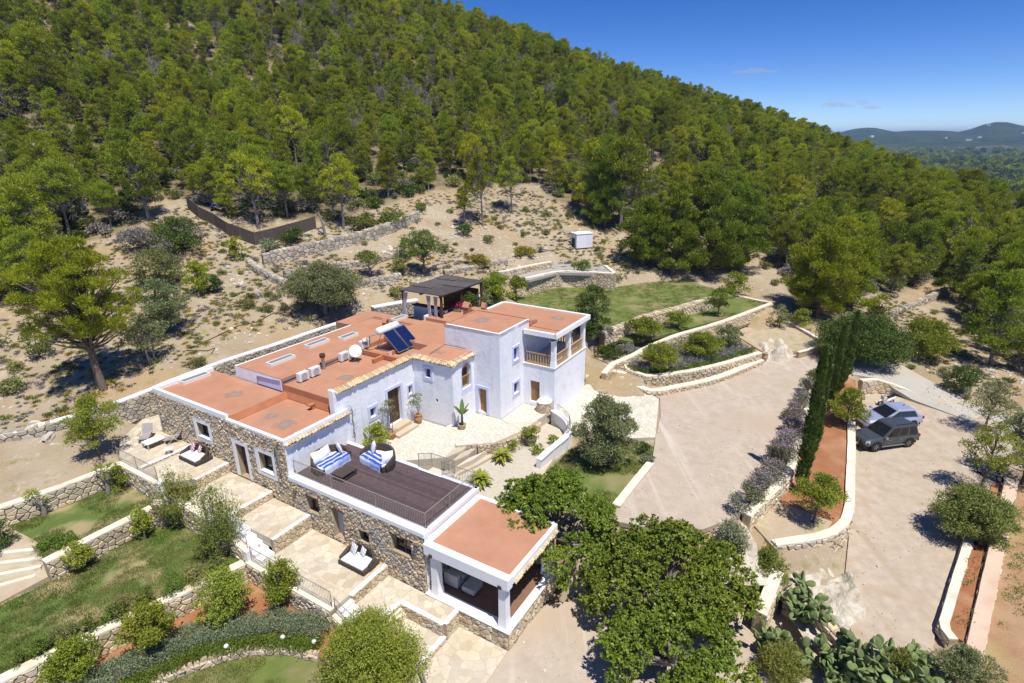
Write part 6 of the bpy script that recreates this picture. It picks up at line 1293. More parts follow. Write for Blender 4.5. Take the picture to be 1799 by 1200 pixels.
# ------------------------------------------------------------------ plants
def unit(a): return a/np.maximum(np.linalg.norm(a, axis=-1, keepdims=True), 1e-9)
def leaf_quads(C, A, ln, wd, rng, droop=0.0, fold=.15, Nr=None):
    """C leaf bases, A leaf directions; one folded diamond per leaf"""
    n = len(C); A = unit(A); r = unit(rng.normal(size=(n,3)))
    if Nr is not None: r = unit(Nr+.55*r); B = unit(np.cross(r, A))
    else: B = unit(np.cross(A, r))
    Nn = np.cross(A, B); ln = np.broadcast_to(ln, (n,))[:,None]; wd = np.broadcast_to(wd, (n,))[:,None]
    tip = C+A*ln; tip[:,2] -= droop*ln[:,0]; mid = C+A*ln*.45
    V = np.stack([C, mid+B*wd*.5+Nn*wd*fold, tip, mid-B*wd*.5+Nn*wd*fold], 1).reshape(-1, 3); F = np.arange(4*n).reshape(n, 4); return V, F
def blob_leaves(blobs, per, ln, wd, rng, inner=.45, up=.35, spread=.7, droop=0.0, dens=None, squash=.85):
    """blobs: (x,y,z,r); leaves fill the outer part of each blob, denser on top"""
    Cs, As, Ns = [], [], []
    for (x, y, z, r) in blobs:
        k = max(6, int(per*r*r)); d = unit(rng.normal(size=(k,3))); d[:,2] = np.where(d[:,2] < -.35, -d[:,2]*.6, d[:,2]); d = unit(d)
        rad = r*(inner+(1-inner)*rng.random(k)**.6)*(1+.14*rng.normal(size=k)); lob = 1+.22*np.sin(d[:,0]*7+x*9)*np.sin(d[:,1]*7+y*9+z*5); rad = rad*lob; sp = rng.random(k) < .10; rad[sp] *= rng.uniform(1.05,1.45,int(sp.sum())); c = d*rad[:,None]; c[:,2] *= squash; Ns.append(d+np.array([0,0,.45]))
        Cs.append(c+np.array([x,y,z])); As.append(d+np.array([0,0,up])+spread*rng.normal(size=(k,3)))
    C = np.concatenate(Cs); A = np.concatenate(As); s = rng.uniform(.65, 1.25, len(C)); return leaf_quads(C, A, ln*s, wd*s, rng, droop, Nr=np.concatenate(Ns))
def shoots(rng, n, R_, H, ln, wd, per=26, z0=.1, arch=.25, up=1.0):
    """long leafy shoots rising from the middle of a shrub"""
    Cs, As, Ns = [], [], []
    for i in range(n):
        a = rng.random()*6.283; q = math.sqrt(rng.random()); top = np.array([math.cos(a)*R_*q, math.sin(a)*R_*q, H*(1-.45*q*q)*rng.uniform(.72,1.08)]); t = np.sort(rng.uniform(.25,1.0,per))[:,None]; b = np.array([math.cos(a)*R_*.15, math.sin(a)*R_*.15, z0])
        p = b+(top-b)*t+np.array([math.cos(a),math.sin(a),0])*arch*R_*(t*(1-t)); d = unit(top-b); Cs.append(p+rng.normal(size=(per,3))*.025*R_); As.append(d*up+.75*rng.normal(size=(per,3))); Ns.append(np.array([0,0,.7])+.3*rng.normal(size=(per,3))+np.array([math.cos(a),math.sin(a),0])*.5)
    C = np.concatenate(Cs); s = rng.uniform(.65,1.25,len(C)); return leaf_quads(C, np.concatenate(As), ln*s, wd*s, rng, 0, Nr=np.concatenate(Ns))
def limb_mesh(segs, n=5):
    m = MB()
    for pts, rad in segs: m.tube(pts, rad, n, False)
    return m
def crown_blobs(rng, R_, z0, z1, nb, prof, br=(.28,.45), hollow=.35):
    out = []
    for i in range(nb):
        t = (i+rng.random())/nb; a = rng.random()*2*math.pi+i*2.4; rr = prof(t)*R_*(hollow+(1-hollow)*rng.random()); b = R_*rng.uniform(*br)*(0.75+.4*prof(t)); rr = max(0, min(rr, R_*prof(t)+.05*R_-b*.55))
        out.append((rr*math.cos(a), rr*math.sin(a), z0+(z1-z0)*t, b))
    return out
def tree_parts(seed, H, R_, trunk=.3, nb=16, per=70, ln=.3, wd=.1, prof=None, br=(.14,.28), tr=.09, lean=(0,0), limbs=True, inner=.45, up=.35, spread=.7, droop=0, hollow=.2, squash=.9, multi=1, twist=.15):
    rng = np.random.default_rng(seed); prof = prof or (lambda t: math.sin(math.pi*(.18+.82*t))**.7 if t < .98 else .2)
    z0 = H*trunk+R_*.18; bl = crown_blobs(rng, R_, z0, H-R_*.28, nb, prof, br, hollow); ex, ey = lean; bl = [(x+ex*z/H, y+ey*z/H, z, r) for x, y, z, r in bl]
    V, F = blob_leaves(bl, per, ln, wd, rng, inner, up, spread, droop, squash=squash); segs = []
    for k in range(multi):
        a = 2*math.pi*k/multi+.7; o = .0 if multi == 1 else .12*R_; top = (ex*.85+o*2.2*math.cos(a), ey*.85+o*2.2*math.sin(a), H*.82); pts = []
        for j in range(6): f = j/5; pts.append((o*math.cos(a)*(1-f)+top[0]*f+twist*tr*6*math.sin(3.1*f+seed)*f*(1-f)*4, o*math.sin(a)*(1-f)+top[1]*f+twist*tr*6*math.cos(2.3*f+seed)*f*(1-f)*4, -.25+(H*.82+.25)*f))
        segs.append((pts, [tr*(1.25-1.05*(j/5)) for j in range(6)]))
        if limbs:
            for (x, y, z, r) in bl[k::multi]:
                f = max(.12, min(.9, (z/(H*.82))*.72)); i = f*5; i0 = min(int(i), 4); p = np.array(pts[i0])*(1-(i-i0))+np.array(pts[i0+1])*(i-i0); q = np.array((x, y, z-r*.25)); md = (p+q)/2+np.array([0,0,-.06*np.linalg.norm(q-p)])
                segs.append(([tuple(p), tuple(md), tuple(q)], [tr*.42*(1.1-f*.7), tr*.26, tr*.08]))
    return V, F, limb_mesh(segs)
def place_tree(name, label, cat, loc, V, F, tm, leaf, bark='bark', group=None, crown='crown', rz=0, trunkname='trunk'):
    t = thing(name, label, cat, loc, rz, group)
    mobj(crown, fast_mesh(crown, V, F, MT[leaf]), t)
    if tm is not None and tm.v: tm.build(trunkname, MT[bark], t, smooth=True)
    return t
def ztop(base, py):
    x, y, z = base; lo, hi = z, z+40
    for _ in range(40):
        mid = (lo+hi)/2
        if project(x, y, mid)[1] > py: lo = mid
        else: hi = mid
    return lo-z
def depth_of(p): return math.cos(PIT)*p[1]-math.sin(PIT)*(p[2]-CZ)
SEED = [100]
def plant(name, label, cat, px, py, wpx, tpy, leaf, ln=.12, wd=.05, per=260, nb=12, trunk=.1, tr=.06, bark='bark', z=None, group=None, dens=1.0, prof=None, loc=None, crown='foliage', sh=0, **k):
    """px,py: foot; wpx: crown width and tpy: top as surveyed"""
    base = loc or (GT(px, py) if z is None else gz(px, py, z)); SEED[0] += 1
    R_ = wpx/2*depth_of(base)/FPX; H = max(.25, ztop(base, tpy)) if tpy is not None else R_*1.6
    pm = depth_of(base)/(FPX*.57); ln = max(ln, 1.9*pm); wd = max(wd*1.15, .85*pm); dn = min(1.15, max(.42, per/230))
    V, F, tm = tree_parts(SEED[0], H, R_, trunk, int(nb*2.6), 14.0*dn/(ln*wd), ln, wd, prof, tr=tr, **k)
    if sh:
        V2, F2 = shoots(np.random.default_rng(SEED[0]+5000), int(sh), R_*1.05, H*1.06, ln, wd, 34, H*trunk*.6); F = np.concatenate([F, F2+len(V)]); V = np.concatenate([V, V2])
    return place_tree(name, label, cat, base, V, F, tm, leaf, bark, group, crown, 0, 'stem' if tr < .05 else 'trunk')
bush = lambda t: math.sqrt(max(0, 1-(max(0,t-.25)/.78)**2))*(.85+.15*min(1,t/.25))
BU = dict(prof=bush, trunk=.02, br=(.15,.30), limbs=False)
# --- big carob trees in the foreground
def carob(label, px, py, zc, R_, H, seed, z0=-3.9, wide=1.0):
    c = G(px, py, zc); rng = np.random.default_rng(seed); bl = []
    for i in range(64):
        a = rng.random()*6.283; q = rng.random()**.5; r = R_*q*.86; z = H*.45+(H*.47)*(1-q*q)*rng.uniform(.75,1.05)-.25*rng.random()*H*q; bl.append((r*math.cos(a)*wide, r*math.sin(a), z, R_*rng.uniform(.11,.22)))
    Cs, As, Ls = [], [], []
    for (x, y, z, r) in bl:                              # leaflets gathered in rosettes at twig ends
        k = int(118*r*r); d = unit(rng.normal(size=(k,3))); d[:,2] = np.abs(d[:,2])*np.where(rng.random(k) < .8, 1, -.5); tip = np.array([x,y,z])+d*(r*rng.uniform(.6,1.12,k))[:,None]*np.array([1,1,.8])
        for j in range(13): Ls.append(d+np.array([0,0,.6])); Cs.append(tip+rng.normal(size=(k,3))*.03); As.append(.55*d+np.array([0,0,.25])+.75*rng.normal(size=(k,3)))
    C = np.concatenate(Cs); A = np.concatenate(As); s = rng.uniform(.7,1.25,len(C)); V, F = leaf_quads(C, A, .17*s, .085*s, rng, .12, Nr=np.concatenate(Ls))
    segs = [([(0,0,-.3),(.15,.1,1.0),(-.1,.2,H*.38)], [.34,.27,.22])]
    for (x, y, z, r) in bl[::2]: segs.append(([(-.05,.15,H*.3),(x*.45,y*.45,z*.72),(x,y,z)], [.14,.075,.02]))
    place_tree('carob_tree', label, 'tree', (c[0], c[1], z0), V, F, limb_mesh(segs, 7), 'carob', 'bark_grey', 'carob trees below the drive'); return len(F)
carob('big carob tree overhanging the porch roof', 972, 880, .6, 4.1, 6.6, 7)
carob('wide carob tree between the two drives, largest of the three', 1180, 1000, -.9, 4.3, 5.2, 8, wide=1.15)
carob('carob tree at the bottom edge left of the prickly pears', 1190, 1150, -2.0, 3.1, 4.0, 9, wide=1.3)
# --- cypresses
def cypress(label, px, py, z, tpx, tpy, r, seed):
    b = gz(px, py, z); rng = np.random.default_rng(seed); H = ztop(b, tpy); n = int(4600*H/9); t = rng.random(n)**.9; a = rng.random(n)*6.283; pr = r*np.minimum(1, (t+.02)*7)*(1-t)**.55*(1+.30*np.sin(a*2+t*31+seed)+.15*np.sin(a*5-t*60))*(.55+.45*rng.random(n)**.5)
    C = np.stack([pr*np.cos(a), pr*np.sin(a), .15+t*(H-.3)], 1); A = np.stack([np.cos(a)*.35, np.sin(a)*.35, np.ones(n)], 1)+.28*rng.normal(size=(n,3)); s = rng.uniform(.7,1.3,n); V, F = leaf_quads(C, A, .26*s, .09*s, rng, Nr=np.stack([np.cos(a), np.sin(a), .3+0*a], 1))
    place_tree('cypress', label, 'tree', b, V, F, limb_mesh([([(0,0,-.2),(0,0,H*.8)], [.13,.03])]), 'cypress', 'bark', 'cypresses in the planting strip')
cypress('tall slim cypress nearest the viewer', 1405, 864, -1.3, 1445, 607, .40, 1); cypress('slim cypress just right of the nearest one', 1428, 800, -1.3, 1455, 622, .28, 2); cypress('slim cypress third along the strip', 1456, 722, -1.2, 1470, 570, .29, 3); cypress('tall slim cypress farthest along the strip', 1484, 672, -.9, 1508, 546, .36, 4); cypress('short cypress between the two farthest ones', 1474, 690, -1.0, 1480, 628, .28, 5)
# --- near pine and other big single trees on the left
conep = lambda t: (.95-.72*t) if t > .18 else .6+1.6*t
roundp = lambda t: math.sin(math.pi*(.22+.70*t))**.8
b = GT(184,684); H = ztop(b, 402); V, F, tm = tree_parts(11, H, 3.9, .30, 170, 1500, .20, .05, roundp, (.085,.15), .28, (-1.2,.5), inner=.35, up=.8, spread=.5, hollow=.15, squash=.95)
place_tree('pine_tree', 'big bushy yellow-green pine with a bare leaning trunk, left of the villa', 'tree', b, V, F, tm, 'pine_near')
plant('olive_tree', 'big round olive tree on the slope behind the villa', 'tree', 572, 547, 132, 453, 'olive', .17, .035, 190, 30, .08, .2, 'bark_grey', multi=3)
plant('olive_tree', 'grey-green olive standing on the small lawn by the drive', 'tree', 1060, 812, 112, 688, 'olive', .17, .035, 260, 26, .08, .16, 'bark_grey', z=-.62, multi=3)
plant('olive_tree', 'dense olive below the big pine, upper of two', 'tree', 290, 590, 92, 482, 'olive', .17, .04, 190, 18, .12, .14, 'bark_grey')
plant('olive_tree', 'thin olive with several bare stems, left of the roofs', 'tree', 268, 640, 84, 556, 'olive', .17, .035, 120, 14, .3, .08, 'bark_grey', multi=3)
plant('shrub', 'broad light green bush behind the pair of olives', 'shrub', 285, 500, 80, 430, 'wild', .15, .05, 150, 12, **{**BU})
plant('pine_shrub', 'young bright green pine on the slope left of the big olive', 'shrub', 352, 515, 52, 455, 'pine_near', .2, .04, 300, 12, trunk=.05)
plant('shrub', 'small dark bush beside the young bright pine', 'shrub', 378, 512, 36, 480, 'lentisk', .12, .05, 260, 8, **BU)
plant('shrub', 'large dark evergreen bush below the wood edge', 'shrub', 318, 448, 76, 376, 'lentisk', .16, .06, 170, 14, **BU)
plant('shrub', 'bright round bush at the bend of the screen fence', 'shrub', 418, 452, 36, 414, 'pine_near', .16, .05, 260, 8, **BU)
plant('shrub', 'loose green shrub on the open ground left of the big pine trunk', 'shrub', 72, 628, 48, 562, 'shrub', .13, .04, 170, 10, **BU)
plant('shrub', 'small dark bush at the left edge of the open ground', 'shrub', 2, 610, 30, 575, 'lentisk', .13, .05, 200, 6, **BU)
plant('almond_tree', 'small almond tree on the middle slope terrace', 'tree', 650, 490, 52, 436, 'shrub', .11, .04, 150, 10, .42, .07)
plant('almond_tree', 'larger almond tree behind the pergola', 'tree', 745, 484, 76, 398, 'shrub', .13, .045, 130, 16, .3, .12)
plant('shrub', 'bush half behind the larger almond tree', 'shrub', 712, 455, 34, 410, 'shrub', .13, .045, 190, 8, **BU)
plant('shrub', 'loose shrub to the left of the pergola', 'shrub', 706, 482, 44, 448, 'wild', .12, .04, 170, 8, **BU)
# --- upper garden
plant('garden_tree', 'broad leafy tree between pergola and lawn', 'tree', 868, 540, 72, 473, 'citrus', .14, .055, 230, 16, .06, .1)
plant('garden_tree', 'slender leafy tree on the upper lawn behind the balcony roof', 'tree', 907, 528, 42, 482, 'citrus', .13, .05, 230, 10, .35, .07)
plant('garden_tree', 'tall bushy tree at the corner of the balcony', 'tree', 1040, 592, 66, 496, 'shrub', .13, .05, 240, 18, .04, .1)
plant('shrub', 'dark leafy bush below the balcony corner tree', 'shrub', 1036, 605, 44, 560, 'lentisk', .13, .055, 230, 8, **BU)
plant('garden_tree', 'bushy tree in the lavender bed, leftmost', 'tree', 1128, 612, 66, 553, 'citrus', .13, .05, 240, 14, .12, .09)
plant('garden_tree', 'small round tree behind the lavender bed', 'tree', 1190, 590, 50, 545, 'citrus', .13, .05, 220, 10, .2, .07)
plant('garden_tree', 'young tree standing before the pale garden wall', 'tree', 1262, 556, 46, 503, 'citrus', .13, .05, 220, 10, .25, .07)
plant('round_shrub', 'round clipped shrub in the lavender bed, lower left of three', 'shrub', 1156, 652, 68, 598, 'citrus', .10, .045, 420, 16, .1, .08, z=.5)
plant('round_shrub', 'round clipped shrub in the lavender bed, middle of three', 'shrub', 1232, 628, 72, 580, 'citrus', .10, .045, 420, 16, .1, .08, z=.5)
plant('olive_tree', 'small olive in the lavender bed, right of the round shrubs', 'tree', 1279, 608, 52, 568, 'olive', .13, .035, 300, 10, .1, .08, z=.5)
plant('shrub', 'low dark green rosemary bush beside the garden path', 'shrub', 1070, 628, 46, 602, 'lentisk', .10, .035, 420, 8, **BU)
plant('shrub', 'grey lavender mound behind the round shrubs', 'shrub', 1098, 622, 44, 604, 'lavender', .14, .025, 320, 8, **BU)
plant('shrub', 'grey lavender mound by the garden stairs', 'shrub', 1060, 606, 30, 590, 'lavender', .14, .025, 320, 8, **BU)
plant('shrub', 'dark green bush at the right end of the pale garden wall', 'shrub', 1370, 575, 36, 535, 'olive', .13, .04, 220, 8, **BU)
plant('shrub', 'round green bush behind the sandy plot', 'shrub', 1406, 578, 36, 540, 'citrus', .12, .05, 240, 8, **BU)
plant('shrub', 'line of green scrub above the pale garden wall', 'shrub', 1290, 520, 54, 474, 'citrus', .13, .05, 190, 10, **BU)
plant('evergreen_shrub', 'huge dark green evergreen shrub behind the cypresses', 'shrub', 1510, 632, 140, 550, 'lentisk', .15, .065, 190, 34, **BU)
plant('evergreen_shrub', 'wide bright green shrub right of the huge evergreen', 'shrub', 1612, 622, 96, 556, 'citrus', .15, .06, 170, 22, **BU)
plant('evergreen_shrub', 'round dark green shrub by the track on the right', 'shrub', 1686, 690, 56, 640, 'lentisk', .14, .06, 220, 12, **BU)
# --- planting strip, parking
plant('citrus_tree', 'small citrus tree at the near end of the cypress strip', 'tree', 1428, 918, 86, 836, 'citrus', .13, .055, 330, 14, .34, .08, z=-1.27, lean=(.5,.2))
plant('citrus_tree', 'bushy citrus tree beside the parked cars', 'tree', 1488, 745, 68, 678, 'citrus', .13, .055, 260, 16, .12, .08, z=-1.2)
plant('pepper_tree', 'dense round grey-green tree at the edge of the parking', 'tree', 1702, 945, 112, 853, 'broom', .13, .035, 420, 26, **{**BU, 'limbs': True}, tr=.08, z=-2.3, sh=160)
plant('pepper_tree', 'leafy tree shading the blue scooter', 'tree', 1722, 866, 84, 738, 'citrus', .14, .05, 130, 16, .3, .08, z=-2.25)
plant('pepper_tree', 'large grey-green tree at the right edge of the picture', 'tree', 1795, 850, 120, 700, 'olive', .17, .045, 150, 20, .15, .1, z=-2.3)
plant('pepper_tree', 'thin grey-green tree at the mouth of the parking', 'tree', 1728, 758, 84, 664, 'olive', .16, .04, 110, 14, .25, .08)
plant('olive_tree', 'young olive at the bottom right corner', 'tree', 1682, 1212, 112, 1138, 'olive', .13, .03, 520, 14, .06, .06, z=-2.7)
for i, (px, py, w, tp, lab) in enumerate([(1280,975,62,915,'wispy rosemary bush at the end of the cypress strip, upper one'),(1345,1022,66,962,'wispy rosemary bush above the short white-topped wall'),(1375,1192,90,1140,'wispy bush at the bottom between carob and cactus'),(1580,1200,60,1150,'feathery bush in front of the large prickly pear')]): plant('rosemary_bush', lab, 'shrub', px, py, w, tp, ['rosemary','willow','willow','willow'][i], .15, .03, 230, 10, **BU, sh=60)
# pink-flowering shrubs along the drive wall
fl = [(1436,672),(1425,690),(1414,712),(1403,738),(1394,762),(1388,788),(1378,815),(1362,842),(1345,862),(1322,884),(1303,900)]
for i, (px, py) in enumerate(fl):
    b = gz(px-6, py, -.5); rng = np.random.default_rng(300+i); r = [.75,.8,.85,.85,.9,.95,.95,.85,.8,.8,.6][i]
    t = thing('flowering_shrub', '%s shrub in the flower row along the drive, %s' % ('green' if i < 2 else 'purple-pink flowering', ['first at the upper end','second from the upper end','third from the upper end','fourth from the upper end','fifth from the upper end','the middle one','fifth from the lower end','fourth from the lower end','third from the lower end','second from the lower end','last at the lower end'][i]), 'shrub', b, 0, 'flowering shrubs along the drive wall')
    bl = crown_blobs(rng, r, .25, 1.0, 9, bush, (.35,.5)); V, F = blob_leaves(bl, 1300, .13, .055, rng); mobj('foliage', fast_mesh('foliage', V, F, MT['rosemary'] if i % 3 else MT['shrub']), t)
    V, F = blob_leaves([(x,y,z+.08,q*1.05) for x,y,z,q in bl], [60,120,330,520,650,650,520,450,420,330,160][i], .085, .075, rng, .85, .6); tag(mobj('flowers', fast_mesh('flowers', V, F, MT['flower']), t), kind='stuff')
    limb_mesh([([(0,0,-.1),(.1*math.cos(k),.1*math.sin(k),.4),(.3*r*math.cos(k),.3*r*math.sin(k),.8)], [.03,.02,.01]) for k in range(5)]).build('stem', MT['bark'], t)
# --- left garden
plant('young_tree', 'young leafy tree at the left of the lounge terrace', 'tree', 176, 803, 100, 690, 'citrus', .12, .05, 170, 16, .2, .08)
plant('willowy_shrub', 'tall willowy shrub below the lounge terrace, left of two', 'shrub', 318, 924, 80, 826, 'willow', .11, .035, 60, 8, .04, .05, sh=150, prof=lambda t: .6-.3*t)
plant('willowy_shrub', 'tall willowy shrub beside the terraces, right of two', 'shrub', 392, 978, 96, 846, 'willow', .11, .04, 100, 10, .04, .05, sh=190, prof=lambda t: .8-.5*t)
plant('citrus_tree', 'small citrus under the straight garden wall', 'tree', 256, 944, 46, 893, 'spring', .10, .05, 300, 8, .2, .06, z=-2.2, sh=30)
plant('citrus_tree', 'small citrus on the middle lawn near the garden steps', 'tree', 140, 1002, 52, 953, 'spring', .10, .05, 300, 8, .15, .06, z=-2.2, sh=40)
plant('citrus_tree', 'round citrus in the red bed, at the bottom left', 'tree', 138, 1196, 92, 1128, 'citrus', .11, .055, 230, 14, .12, .07, z=-3.35, sh=90)
plant('citrus_tree', 'round citrus in the red bed, second from the bottom left', 'tree', 272, 1142, 92, 1054, 'citrus', .11, .055, 230, 14, .15, .07, z=-3.35, sh=90)
plant('citrus_tree', 'citrus with yellow tips in the red bed, third from the left', 'tree', 402, 1092, 92, 998, 'spring', .11, .055, 200, 14, .12, .07, z=-3.35, sh=90)
plant('citrus_tree', 'citrus in front of the daybed railing', 'tree', 500, 1066, 68, 984, 'citrus', .11, .055, 220, 12, .2, .07, z=-3.35, sh=90)
plant('yellow_shrub', 'large yellow-green shrub at the bottom centre left', 'shrub', 658, 1205, 176, 1096, 'spring', .10, .045, 150, 22, .05, .07, z=-3.9, sh=420, prof=bush, br=(.14,.28))
plant('shrub', 'dark shrub at the left edge of the lawns', 'shrub', 0, 965, 56, 918, 'lentisk', .11, .045, 380, 8, **BU)
plant('shrub', 'low green shrub where the straight garden wall begins', 'shrub', 105, 968, 58, 945, 'groundcover', .10, .03, 420, 8, **BU)
plant('shrub', 'leafy green bush by the pollarded tree under the terrace wall', 'shrub', 214, 862, 42, 818, 'citrus', .11, .05, 380, 8, **BU)
def pollard(label, px, py, z, tufts, H, seed):
    b = gz(px, py, z); rng = np.random.default_rng(seed); t = thing('pollarded_tree', label, 'tree', b, 0, 'pollarded trees by the first garden wall')
    segs = [([(0,0,-.2),(.05,.05,H*.35),(0,0,H*.5)], [.17,.14,.12])]; bl = []
    for (x, y, z_, r) in tufts: segs.append(([(0,0,H*.42),(x*.6,y*.6,z_*.8),(x,y,z_)], [.09,.07,.05])); bl.append((x,y,z_+r*.3,r))
    for k in range(4): a = k*1.7; segs.append(([(0,0,H*.45),(.5*math.cos(a),.5*math.sin(a),H*.9)], [.06,.02]))
    limb_mesh(segs, 7).build('trunk', MT['bark_grey'], t, smooth=True); V, F = blob_leaves(bl, 2200, .10, .06, rng); mobj('foliage', fast_mesh('foliage', V, F, MT['lime']), t)
pollard('pollarded old tree with one yellow-green tuft, far left', 78, 906, -1.1, [(-.35,0,1.35,.36),(.2,.2,.9,.16),(-.45,.1,.55,.15)], 1.4, 1)
pollard('pollarded old tree under the lounge terrace railing', 190, 866, -1.1, [(-.3,.2,1.5,.3),(.45,.3,1.6,.34),(.1,-.1,1.1,.16)], 1.5, 2)
c_ = gz(42,912,-1.1); t = thing('tree_stump', 'short cut stump by the first garden wall', 'stump', c_); m = MB(); m.tube([(0,0,-.1),(0,.05,.35),(-.1,.05,.75)], [.2,.16,.17], 9); m.build('trunk', MT['bark'], t)
# weeds along the low wall of the red bed
wd_ = [(40,1165),(75,1150),(118,1128),(160,1112),(205,1090),(222,1076),(262,1058),(305,1042),(350,1022),(385,1005)]
for i, (px, py) in enumerate(wd_): plant('weed_clump', 'straggly weed clump on the low curving wall, ' + ['leftmost','second from the left','third from the left','fourth from the left','fifth from the left','fifth from the right','fourth from the right','third from the right','second from the right','rightmost'][i], 'plant', px, py, 34+8*(i % 3), py-26-6*(i % 2), ['shrub','groundcover','wild'][i % 3], .11, .03, 420, 6, z=-2.2, group='weeds along the low curving wall', **BU)
# rosemary hedge curving through the bed
hp = smooth_path(uvw([(5.5,-27.0),(7.1,-26.1),(10.0,-25.2),(11.6,-23.9),(12.8,-22.4),(13.9,-20.6),(14.2,-19.4)]), .5); t = thing('hedge', 'low grey-green hedge curving through the red bed', 'hedge', (*hp[len(hp)//2], -3.35)); rng = np.random.default_rng(77); o = np.array(t.location); bl, bl2 = [], []
Ph = Path(hp)
for k in range(int(Ph.L/.28)):
    p, n_ = Ph.at(k*.28)
    for q in range(6): off = rng.uniform(-.62,.70); bl.append((p[0]+n_[0]*off-o[0], p[1]+n_[1]*off-o[1], .40+rng.uniform(-.08,.12), .30))
    for q in range(3): off = -.98+rng.uniform(-.35,.35); bl2.append((p[0]+n_[0]*off-o[0], p[1]+n_[1]*off-o[1], .16+rng.uniform(0,.1), .30))
V, F = blob_leaves(bl, 1700, .11, .045, rng, up=.9); mobj('rosemary', fast_mesh('rosemary', V, F, MT['rosemary']), t); V, F = blob_leaves(bl2, 2300, .09, .045, rng, up=.8); mobj('ground_cover', fast_mesh('ground_cover', V, F, MT['groundcover']), t)
for (px, py, wh) in ((398,1136,'leftmost'),(552,1128,'rightmost'),(497,1120,'middle')): m = MB(); c_ = gz(px, py, -2.95); m.lathe([(.001,-.1),(.10,-.05),(.12,.05),(.07,.12),(.001,.13)], c_, 10); tag(m.build('garden_lamp', MT['plaster_clean'], smooth=True), 'small white globe lamp in the curved hedge, %s of three' % wh, 'lamp', 'globe lamps in the hedge')
# lavender and ground cover filling the bed above the drive
def scatter_stuff(name, label, poly, z, n, mat, ln, wd, seed, r=.3, per=900):
    rng = np.random.default_rng(seed); x0, x1 = min(p[0] for p in poly), max(p[0] for p in poly); y0, y1 = min(p[1] for p in poly), max(p[1] for p in poly); X = rng.uniform(x0,x1,n*4); Y = rng.uniform(y0,y1,n*4); k = inside(poly, X, Y); X, Y = X[k][:n], Y[k][:n]; cx, cy = float(X.mean()), float(Y.mean())
    V, F = blob_leaves([(x-cx, y-cy, rng.uniform(.0,.2), r*rng.uniform(.7,1.3)) for x, y in zip(X, Y)], per, ln, wd, rng, up=1.0, spread=.5); tag(mobj(name, fast_mesh(name, V, F, MT[mat]), None, (cx, cy, z)), label, 'plants', None, 'stuff')
bed = gp([(1110,648),(1136,656),(1200,649),(1262,636),(1322,616),(1290,602),(1230,590),(1150,610)], .5)
scatter_stuff('lavender', 'grey lavender filling the bed above the drive', bed, .5, 190, 'lavender', .24, .045, 21, .38)
ec = smooth_path(gp([(1108,648),(1136,657),(1200,650),(1262,637),(1328,617)], .55), .4); rng = np.random.default_rng(9); o = ec[len(ec)//2]; V, F = blob_leaves([(x-o[0]+rng.uniform(-.3,.2), y-o[1]+.25+rng.uniform(-.2,.3), .08, .28) for x, y in ec for _ in range(2)], 1500, .12, .06, rng); tag(mobj('ground_cover', fast_mesh('ground_cover', V, F, MT['groundcover']), None, (*o, .5)), 'bright green ground cover spilling over the bed wall', 'plants', None, 'stuff')
scatter_stuff('lavender', 'dry lavender between the two garden walls', gp([(1080,618),(1110,612),(1175,590),(1240,575),(1230,585),(1130,605)], 1.0), .6, 40, 'lavender', .24, .045, 23, .38)
scatter_stuff('strip_weeds', 'weeds growing in the narrow strip beside the parking', uvw([(44,10.2),(44.5,10.5),(28.6,7.1),(29.0,6.4),(37.9,8.3)]), -2.15, 60, 'wild', .14, .035, 25, .2)
scatter_stuff('field_weeds', 'green weeds along the field edge beyond the parking wall', uvw([(44,11.4),(43,14),(33,11.5),(30,8.4)]), -2.35, 90, 'groundcover', .12, .03, 26, .22)
# small plants at the courtyard
loc = W(25.2,-26.75,-.36); plant('yellow_vine', 'yellow-green leafy bush climbing by the white wall and the deck', 'shrub', 0, 0, 46, 742, 'lime', .15, .09, 300, 14, loc=loc, **{**BU, 'limbs': True}, tr=.04)
pot('flower_pot', 'wide clay pot with a slim olive by the front door', W(26.75,-26.9,-.36), .32, .55, 'terracotta'); plant('potted_olive', 'slim olive tree growing from the clay pot by the front door', 'tree', 0, 0, 34, 700, 'olive', .12, .03, 130, 8, .5, .03, 'bark_grey', loc=W(26.75,-26.9,.1), multi=2)
pot('clay_jar', 'tall brown jar in the courtyard corner', W(29.6,-26.8,-.36), .34, .8, 'terracotta', True); plant('potted_shrub', 'grey-green climber leaning out of the brown jar', 'plant', 0, 0, 28, 688, 'olive', .13, .04, 160, 7, .3, .03, 'bark_grey', loc=W(29.6,-26.8,.3))
pot('flower_pot', 'wicker-coloured pot of the banana plant', W(30.2,-23.1,-.12), .30, .42, 'clay_pale')
t = thing('banana_plant', 'banana plant with upright paddle leaves against the white corner', 'plant', W(30.2,-23.1,.22)); rng = np.random.default_rng(4); m = MB(); m.tube([(0,0,0),(0,0,1.0)], [.11,.06], 8); m.build('stem', MT['lawnstem'] if 'lawnstem' in MT else MT.setdefault('lawnstem', M('banana_stem', (.16,.2,.07))), t)
for k, (a, l, tl) in enumerate([(.2,1.2,.5),(1.5,1.3,.3),(2.7,1.1,.7),(3.9,1.2,.5),(5.1,1.0,.8),(.9,.9,1.0)]):
    m = MB(); n = 7
    for i in range(n+1):
        f = i/n; w = .17*math.sin(math.pi*min(1,.08+f*.95))**.7; r = l*math.sin(tl)*f; z_ = .8+l*math.cos(tl)*f-.35*f*f*tl; ca, sa = math.cos(a), math.sin(a); m.v += [(r*ca-sa*w, r*sa+ca*w, z_+.04), (r*ca, r*sa, z_), (r*ca+sa*w, r*sa-ca*w, z_+.04)]
    for i in range(n):
        for j in (0,1): m.f.append((i*3+j, i*3+j+1, i*3+4+j, i*3+3+j))
    m.build('leaf', MT['banana'], t, smooth=True)
